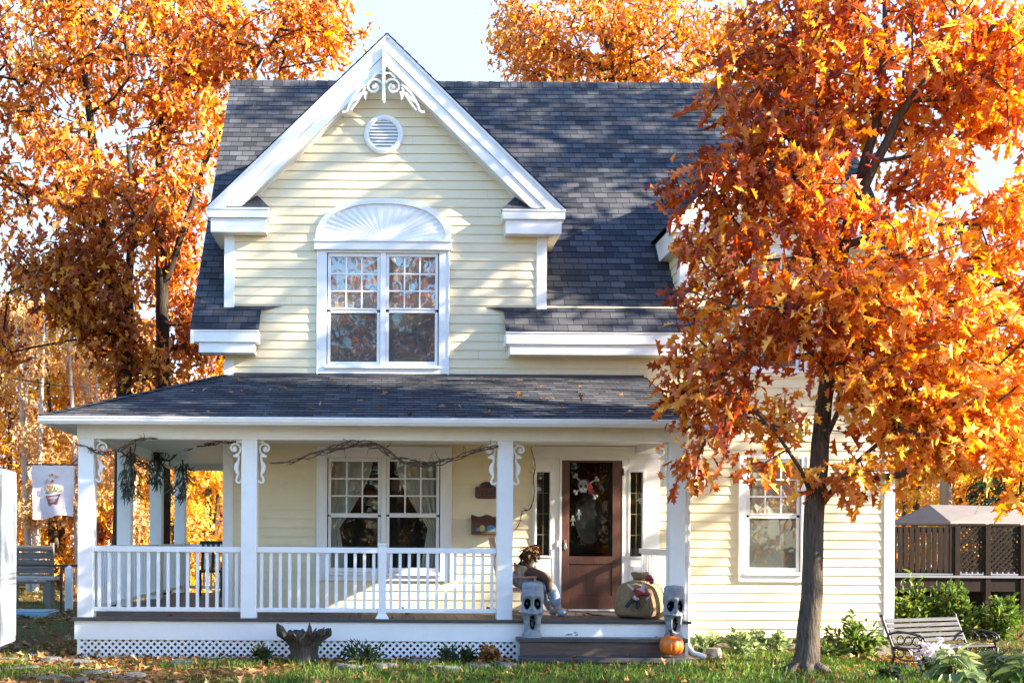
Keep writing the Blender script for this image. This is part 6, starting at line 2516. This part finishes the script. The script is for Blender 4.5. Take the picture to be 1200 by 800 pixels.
for i, (a, b, w_, lab) in enumerate(fs2):
    Y = EYE * F / (b - CY)
    s = F / Y
    stone(PX(a, b, Y), Y, w_ / s / 2 * .85, .20, .035, 340 + i, lab, 'flagstones of the path')

# ---- planting in front of the right wall
def pb(seed, px0, pyb, wpx, hpx, n, size, m, name, label, cat='shrub', half=OVATE, group=None, stems=9, dy=.3):
    Y = (EYE + .06) * F / (pyb - CY)
    Y = min(Y, 16.8)
    x = PX(px0, pyb, Y)
    s = F / Y
    return bush(seed, name, label, cat, (x, Y, gz(x, Y)), wpx / s / 2, dy, hpx / s, n, size, m, M['stem'], half, group, .5, stems)


pb(101, 826, 768, 40, 26, 300, .09, M['leaf_pale_green'], 'perennial_plant', 'yellow green perennial between the porch corner and the grey garden stone')
pb(102, 868, 771, 44, 26, 300, .085, M['leaf_pale_green'], 'perennial_plant', 'low pale plant in the bed below the lower right window')
pb(103, 899, 768, 44, 30, 320, .09, M['leaf_pale_green'], 'perennial_plant', 'pale green plant in the bed just left of the oak trunk')
pb(104, 1000, 764, 80, 48, 620, .09, M['leaf_green'], 'rose_bush', 'yellow green leafy bush at the wall right of the oak trunk', stems=14)
pb(105, 975, 772, 34, 24, 200, .08, M['leaf_green'], 'rose_bush', 'small leafy bush touching the oak trunk on its right')
x, Y = PX(836, 770, 15.1), 15.1
stone(x, Y, .11, .10, .20, 377, 'upright grey garden stone among the plants beside the porch corner', None)

# ---- iron and wood bench
M['iron'] = mat('black_cast_iron', (.02, .02, .022), .45, var=.3)
M['benchwood'] = mat('weathered_bench_slats', (.050, .050, .056), .8, col2=(.10, .10, .108), scale=5, stretch=(1, 1, 12), spec=.12)
bx0, by0 = 6.42, 15.0
A = Vector((bx0, by0, 0))
dr_ = Vector((.906, .424, 0))
nr_ = Vector((.424, -.906, 0))
zb0 = gz(7.2, 15.2) + .0
bn = thing('garden_bench', 'garden bench with weathered grey slats and black scrolled iron ends right of the house corner', 'bench', (bx0 + .6, by0 + .3, zb0))
LB = 1.32
def bp_(u, d, z):
    q = A + dr_ * u + nr_ * d
    return (q.x, q.y, zb0 + z)
mb = MB()
for k in range(5):
    z = .40 + k * .062
    d = -.02 - k * .028
    a, b = bp_(.02, d, z), bp_(LB - .02, d, z)
    mb.beam(a, b, .016, .048, Vector((0, 0, 1)) - nr_ * .42)
obj('backrest', mb, M['benchwood'], bn, bevel=.004)
mb = MB()
for k in range(5):
    d = .06 + k * .085
    mb.beam(bp_(.02, d, .335 - .01 * math.sin(k)), bp_(LB - .02, d, .335 - .01 * math.sin(k)), .07, .02)
obj('seat', mb, M['benchwood'], bn, bevel=.004)
for u in (0, LB):
    mb = MB()
    mb.smooth = True
    T = lambda *pts, r=.016: mb.tube([bp_(u, d, z) for d, z in pts], r, 6)
    T((-.20, .70), (-.185, .715), (-.165, .70), (-.165, .675), (-.14, .62), (-.06, .45), (0, .33), (.02, .22), (-.02, .10), (-.07, 0), r=.018)
    T((.02, .325), (.2, .32), (.42, .325), (.46, .31), (.45, .22), (.42, .12), (.47, .0), r=.018)
    T((-.08, .48), (.08, .53), (.25, .52), (.40, .50), (.47, .47), (.485, .42), (.45, .40), (.43, .42), (.44, .44))
    T((.44, .46), (.42, .40), (.43, .32))
    T((.02, .22), (.15, .17), (.3, .18), (.43, .16), r=.012)
    for c in (.12, .24, .36):
        T(*[(c + .05 * math.cos(a), .26 + .05 * math.sin(a)) for a in [2 * PI * i / 12 for i in range(13)]], r=.008)
        T(*[(c + .055 * math.cos(a), .425 + .055 * math.sin(a)) for a in [2 * PI * i / 12 for i in range(13)]], r=.008)
    obj('end_frame', mb, M['iron'], bn)

# hostas and flowers in the right corner
def hosta(seed, x, y, n, size, m, label, name='hosta_plant'):
    rng = np.random.default_rng(seed)
    rt = thing(name, label, 'plant', (x, y, gz(x, y)), 'broad leaved plants in the right corner')
    a = rng.uniform(0, 2 * PI, n)
    tl = rng.uniform(.15, 1.0, n)
    h = (.10 + .36 * (1 - tl) + rng.uniform(-.04, .06, n)) * size / .24
    rr_ = .30 * tl * size / .24
    pos = np.stack([rr_ * np.cos(a), rr_ * np.sin(a), h], 1)
    axx = np.stack([np.cos(a), np.sin(a), .25 - tl * .8], 1) + rng.normal(0, .25, (n, 3))
    nn = np.stack([-.3 * np.cos(a), -.3 * np.sin(a), np.ones(n)], 1) + rng.normal(0, .25, (n, 3))
    link('foliage', leaves_mesh('foliage', pos, axx, nn, size * rng.uniform(.6, 1.2, n), rng.uniform(0, 1, n), [(0, 0), (.2, .08), (.34, .3), (.28, .6), (.12, .86), (0, 1)], m, fold=.35, curl=.4), rt)
    mb = MB()
    for k in range(0, n, 3):
        mb.tube([(0, 0, -.02), tuple(pos[k] * [.5, .5, .8]), tuple(pos[k])], [.007, .006, .004], 4)
    link('stem', mb.mesh('stem', M['stem']), rt)
    return rt


hosta(120, PX(1175, 775, 13.9), 13.9, 90, .20, M['leaf_pale_green'], 'tall broad leaved plant at the right edge beside the bench')
hosta(121, PX(1118, 790, 13.3), 13.3, 80, .21, M['leaf_pale_green'], 'low silvery broad leaved plant at the bottom edge below the bench')
hosta(122, PX(1198, 798, 12.7), 12.7, 60, .19, M['leaf_green'], 'broad leaved plant in the very bottom right corner')
hosta(123, PX(1042, 792, 12.9), 12.9, 50, .10, M['leaf_dark_green'], 'small dark leafed plant on the lawn below the house corner', 'ground_plant')
M['pinkpetal'] = leaf_mat('pinkish_white_petal', [(0, (.55, .42, .48)), (.6, (.72, .62, .66)), (1, (.8, .76, .74))], .3, .6)
x, Y = PX(1096, 780, 13.6), 13.6
fr_ = bush(125, 'flower_clump', 'clump of faded pinkish white flowers in front of the bench', 'flowers', (x, Y, gz(x, Y)), .20, .18, .36, 200, .085, M['leaf_green'], M['stem'], stems=9)
rng = np.random.default_rng(9)
n = 170
pos = rng.normal(0, 1, (n, 3)) * [.11, .09, .08] + [0, -.03, .30]
link('blossom', leaves_mesh('blossom', pos, rng.normal(0, 1, (n, 3)), rng.normal(0, 1, (n, 3)) + [0, -.5, .5], .075 * rng.uniform(.6, 1.2, n), rng.uniform(0, 1, n), OVATE, M['pinkpetal']), fr_)

# ---- raised deck with slatted screen, and the shelter beyond
M['darkwood'] = mat('dark_stained_boards', (.016, .0115, .010), .85, col2=(.030, .022, .019), scale=5, stretch=(8, 8, 1), spec=.08)
Yd_ = 24.0
q = lambda px, py: P(px, py, Yd_)
dkx0, dkz = q(1040, 672)
dkx1 = q(1290, 672)[0]
dk = thing('raised_deck', 'dark raised deck with slatted screen and lattice behind the garden bench', 'deck', (dkx0 + 2, Yd_, 0))
zfl = q(1120, 674)[1]
ztp = q(1120, 617)[1]
mb = MB()
mb.box(dkx0, dkx1, Yd_, Yd_ + 3.4, zfl - .045, zfl)
obj('floor', mb, mat('pale_deck_edge', (.16, .17, .2), .6, var=.1), dk)
mb = MB()
mb.box(dkx0, dkx1, Yd_ + .05, Yd_ + .09, zfl - .32, zfl - .046)
obj('skirt', mb, M['darkwood'], dk)
xs_ = [q(1047, 0)[0], q(1127, 0)[0], q(1163, 0)[0], q(1204, 0)[0], q(1288, 0)[0]]
for x in xs_ + [dkx0 + .1]:
    mb = MB()
    mb.box(x - .05, x + .05, Yd_ + .02, Yd_ + .12, -.15, ztp + .03)
    obj('post', mb, M['darkwood'], dk)
mb = MB()
n = 11
for k in range(n):
    x = xs_[0] + .05 + (xs_[1] - xs_[0] - .1) * (k + .5) / n
    w_ = (xs_[1] - xs_[0]) / n * .36
    mb.box(x - w_, x + w_, Yd_ + .04, Yd_ + .065, zfl + .06, ztp - .02)
mb.box(xs_[0] + .05, xs_[1] - .05, Yd_ + .066, Yd_ + .10, ztp - .12, ztp)
mb.box(xs_[0] + .05, xs_[1] - .05, Yd_ + .066, Yd_ + .10, zfl + .04, zfl + .12)
obj('slatted_screen', mb, M['darkwood'], dk)
for a, b in ((xs_[1], xs_[2]), (xs_[2], xs_[3]), (xs_[3], xs_[4])):
    mb = MB()
    lattice(mb, a + .05, b - .05, zfl + .04, ztp + .02, Yd_ + .07, .045, .115, .008)
    mb.box(a + .05, b - .05, Yd_ + .05, Yd_ + .1, ztp + .021, ztp + .07)
    obj('lattice_panel', mb, M['darkwood'], dk, fix=False)
mb = MB()
lattice(mb, xs_[2] + .3, xs_[4], -.15, zfl - .33, Yd_ + .12, .045, .115, .008)
obj('lattice_panel', mb, M['darkwood'], dk, fix=False)
mb = MB()
mb.box(dkx0, dkx1, Yd_ + 1.6, Yd_ + 1.65, -.2, zfl - .13)
obj('under_wall', mb, M['darkwood'], dk)

M['canvas'] = mat('taupe_shelter_roof', (.115, .097, .088), .75, var=.12, scale=4)
Ysh = 26.5
sh = thing('garden_shelter', 'garden shelter with a low taupe hipped roof rising behind the slatted deck screen', 'shelter', (PX(1130, 660, Ysh), Ysh, 0))
c0 = (PX(1114, 611, 25.4), 25.4, PZ(1114, 611, 25.4))
c1 = (PX(1040, 611, 28.0), 28.0, c0[2])
c2 = (PX(1236, 611, 27.2), 27.2, c0[2])
c3 = (c1[0] + c2[0] - c0[0], c1[1] + c2[1] - c0[1], c0[2])
r0 = (PX(1089, 591, 27.2), 27.2, PZ(1089, 591, 27.2))
r1 = (PX(1180, 592, 28.0), 28.0, r0[2])
mb = MB()
mb.add([c0, c2, c3, c1, r0, r1], [(0, 1, 5, 4), (0, 4, 3), (3, 4, 5, 2), (1, 2, 5)])
dn = lambda p: (p[0], p[1], p[2] - .04)
mb.add([c0, c2, c3, c1, dn(c0), dn(c2), dn(c3), dn(c1)], [(0, 1, 5, 4), (1, 2, 6, 5), (2, 3, 7, 6), (3, 0, 4, 7), (4, 5, 6, 7)])
obj('roof', mb, M['canvas'], sh)
for c in (c0, c1, c2, c3):
    mb = MB()
    xx, yy = c[0] * .96 + r0[0] * .02 + r1[0] * .02, c[1] * .96 + (r0[1] + r1[1]) * .02
    mb.box(xx - .05, xx + .05, yy - .05, yy + .05, zfl - .9, c0[2] - .05)
    obj('post', mb, M['darkwood'], sh)

# shrubs below the raised deck
for i, (px0, pyb, w_, h_, lab) in enumerate([(1068, 742, 66, 60, 'green leafy shrub under the slatted screen, next to the house corner'), (1118, 738, 62, 58, 'green leafy shrub under the deck behind the bench back'), (1165, 736, 60, 52, 'darker green shrub under the lattice end of the deck')]):
    Y = 21.0 - i * .3
    x = PX(px0, pyb, Y)
    s = F / Y
    bush(140 + i, 'leafy_shrub', lab, 'shrub', (x, Y, -.14), w_ / s / 2, .6, h_ / s, 1300, .10, M['leaf_green'], M['stem'], group='shrubs below the raised deck', stems=14)

# ---- utility pole and the wire at the left
mb = MB()
Yu = 33.0
ux = PX(1108, 560, Yu)
mb.smooth = True
mb.tube([(ux, Yu, -.2), (ux + .02, Yu, 4), (ux + .03, Yu, 8.6)], [.17, .15, .12], 12)
single('utility_pole', mb, mat('tan_pole_wood', (.24, .155, .09), .85, col2=(.36, .25, .16), scale=3, stretch=(9, 9, .8)), (ux, Yu, -.2), 'tan wooden utility pole rising behind the shelter roof', 'pole')
mb = MB()
mb.tube([(PX(-60, 436, 26), 26, PZ(-60, 436, 26)), (PX(20, 444, 26), 26, PZ(20, 444, 26)), (PX(70, 452, 26.2), 26.2, PZ(70, 452, 26.2)), (PX(130, 455, 26.5), 26.5, PZ(130, 455, 26.5)), (PX(260, 448, 26.8), 26.8, PZ(260, 448, 26.8))], .012, 5)
single('overhead_wire', mb, M['rubber'], (PX(20, 444, 26), 26, PZ(20, 444, 26)), 'thin dark overhead wire crossing the woods left of the porch roof', 'wire')

# ---- far yard at the left: weathered shed seat, bench, rail, post
M['weathered'] = mat('weathered_grey_boards', (.10, .085, .072), .85, col2=(.21, .185, .16), scale=4, stretch=(1, 8, 8))
Yl = 27.0
q = lambda px, py, Y=Yl: (PX(px, py, Y), PZ(px, py, Y))
x0, z1_ = q(12, 634)
x1, _ = q(57, 634)
gl = thing('weathered_settle', 'weathered grey high backed plank seat in the far yard between trailer and porch', 'bench', ((x0 + x1) / 2, Yl, 0))
mb = MB()
for k in range(5):
    mb.box(x0, x1, Yl + .3, Yl + .33, .52 + k * .165, .66 + k * .165)
obj('backrest', mb, M['weathered'], gl)
mb = MB()
mb.box(x0, x1, Yl - .2, Yl + .29, .46, .51)
obj('seat', mb, M['weathered'], gl)
for xx in (x0 + .03, x1 - .03):
    mb = MB()
    mb.box(xx - .04, xx + .04, Yl - .18, Yl - .10, -.05, .459)
    mb.box(xx - .035, xx + .045, Yl + .335, Yl + .42, -.05, 1.38)
    mb.box(xx - .0385, xx + .0415, Yl - .0995, Yl + .334, .38, .458)
    obj('leg', mb, M['weathered'], gl)
Yl2 = 24.0
x0, zt_b = q(15, 675, Yl2)
x1, _ = q(67, 675, Yl2)
pb_ = thing('plank_bench', 'pale backless plank bench on the far lawn in front of the weathered grey seat', 'bench', ((x0 + x1) / 2, Yl2, 0))
mb = MB()
mb.box(x0 - .4, x1, Yl2 - .2, Yl2 + .2, zt_b - .07, zt_b)
obj('seat', mb, mat('pale_plank', (.36, .33, .28), .8, var=.12), pb_, bevel=.01)
for xx in (x0 - .2, x1 - .14):
    mb = MB()
    mb.box(xx - .05, xx + .05, Yl2 - .16, Yl2 + .16, -.05, zt_b - .071)
    obj('leg', mb, M['weathered'], pb_)
Yl3 = 25.2
mb = MB()
for zz in (q(0, 662, Yl3)[1],):
    mb.beam((q(-60, 660, Yl3)[0], Yl3, zz), (q(100, 660, Yl3)[0], Yl3, zz), .05, .05)
for px0 in (-30, 12, 72, 97):
    x = q(px0, 660, Yl3)[0]
    mb.box(x - .025, x + .025, Yl3 - .02, Yl3 + .02, -.05, q(0, 662, Yl3)[1] - .026)
single('yard_rail', mb, M['black'], (q(40, 660, Yl3)[0], Yl3, 0), 'thin black rail on posts across the far yard behind the plank bench', 'railing')
mb = MB()
x = q(81, 680, 24.6)[0]
mb.box(x - .07, x + .07, 24.53, 24.67, -.05, q(81, 666, 24.6)[1])
mb.add([(x - .07, 24.53, q(81, 666, 24.6)[1]), (x + .07, 24.53, q(81, 666, 24.6)[1]), (x + .07, 24.67, q(81, 666, 24.6)[1]), (x - .07, 24.67, q(81, 666, 24.6)[1]), (x, 24.6, q(81, 661, 24.6)[1])], [(0, 1, 4), (1, 2, 4), (2, 3, 4), (3, 0, 4)])
single('fence_post', mb, M['white'], (x, 24.6, 0), 'short white post on the far lawn right of the plank bench', 'post', bevel=.01)
mb = MB()
x0, x1 = q(10, 702, 22.5)[0], q(63, 702, 22.5)[0]
mb.smooth = False
mb.box(x0 - .5, x1, 22.2, 23.0, -.02, .10)
mb.box(x0 - .44, x1 - .06, 22.26, 22.94, .1005, .125)
single('sandbox', mb, mat('pale_blue_plastic', (.16, .30, .36), .5, var=.1), (x1 - .6, 22.6, 0), 'low pale blue sandbox lying on the lawn below the plank bench', 'sandbox', bevel=.02)
# ================================================================== camera, light, render
cam = bpy.data.cameras.new('camera')
co = bpy.data.objects.new('camera', cam)
COL.objects.link(co)
co.location = (0, 0, EYE)
co.rotation_euler = (PI / 2, -ROLL, 0)
cam.sensor_width = 36
cam.lens = 36 * F / 1200
cam.shift_x = (600 - CX) / 1200
cam.shift_y = (CY - 400) / 1200
cam.clip_end = 1500
scene.camera = co

SUN_DIR = Vector((3.0, -.90, 1.45)).normalized()
el = math.asin(SUN_DIR.z)
az = math.atan2(SUN_DIR.x, SUN_DIR.y)
sl_ = bpy.data.lights.new('sun', 'SUN')
sl_.energy = 5.0
sl_.angle = rad(.55)
sl_.color = (1.0, .86, .66)
so = bpy.data.objects.new('sun', sl_)
COL.objects.link(so)
so.rotation_euler = SUN_DIR.to_track_quat('Z', 'Y').to_euler()
so.location = (20, -5, 20)

w = bpy.data.worlds.new('World')
scene.world = w
w.use_nodes = True
nt = w.node_tree
sky = nt.nodes.new('ShaderNodeTexSky')
sky.sky_type = 'NISHITA'
sky.sun_disc = False
sky.sun_elevation = el
sky.sun_rotation = az
sky.air_density = 1.3
sky.dust_density = 0.3
sky.ozone_density = 6.0
bg = nt.nodes['Background']
bg.inputs['Strength'].default_value = 0.115
# thin white cloud veil over the northern half of the sky
tc = nt.nodes.new('ShaderNodeTexCoord')
sp = nt.nodes.new('ShaderNodeSeparateXYZ')
nt.links.new(tc.outputs['Generated'], sp.inputs[0])
mr = nt.nodes.new('ShaderNodeMapRange')
mr.interpolation_type = 'SMOOTHSTEP'
mr.inputs['From Min'].default_value = 0.0
mr.inputs['From Max'].default_value = 0.75
nt.links.new(sp.outputs['Y'], mr.inputs['Value'])
nz = nt.nodes.new('ShaderNodeTexNoise')
nz.inputs['Scale'].default_value = 2.6
nz.inputs['Detail'].default_value = 7
nz.inputs['Roughness'].default_value = .6
nt.links.new(tc.outputs['Generated'], nz.inputs['Vector'])
m2 = nt.nodes.new('ShaderNodeMapRange')
m2.inputs['From Min'].default_value = .3
m2.inputs['From Max'].default_value = .6
m2.inputs['To Min'].default_value = .62
m2.inputs['To Max'].default_value = .95
nt.links.new(nz.outputs['Fac'], m2.inputs['Value'])
mu = nt.nodes.new('ShaderNodeMath')
mu.operation = 'MULTIPLY'
nt.links.new(mr.outputs[0], mu.inputs[0])
nt.links.new(m2.outputs[0], mu.inputs[1])
mx = nt.nodes.new('ShaderNodeMix')
mx.data_type = 'RGBA'
nt.links.new(mu.outputs[0], mx.inputs[0])
nt.links.new(sky.outputs[0], mx.inputs[6])
mx.inputs[7].default_value = (1.40, 1.58, 1.86, 1)
nt.links.new(mx.outputs[2], bg.inputs['Color'])

vs_ = scene.view_settings
vs_.view_transform = 'Standard'
vs_.look = 'None'
vs_.exposure = 2.55
vs_.gamma = 1
vs_.use_curve_mapping = False
scene.render.engine = 'CYCLES'
cy = scene.cycles
cy.max_bounces = 8
cy.diffuse_bounces = 4
cy.glossy_bounces = 3
cy.transmission_bounces = 4
cy.transparent_max_bounces = 8
cy.caustics_reflective = False
cy.caustics_refractive = False
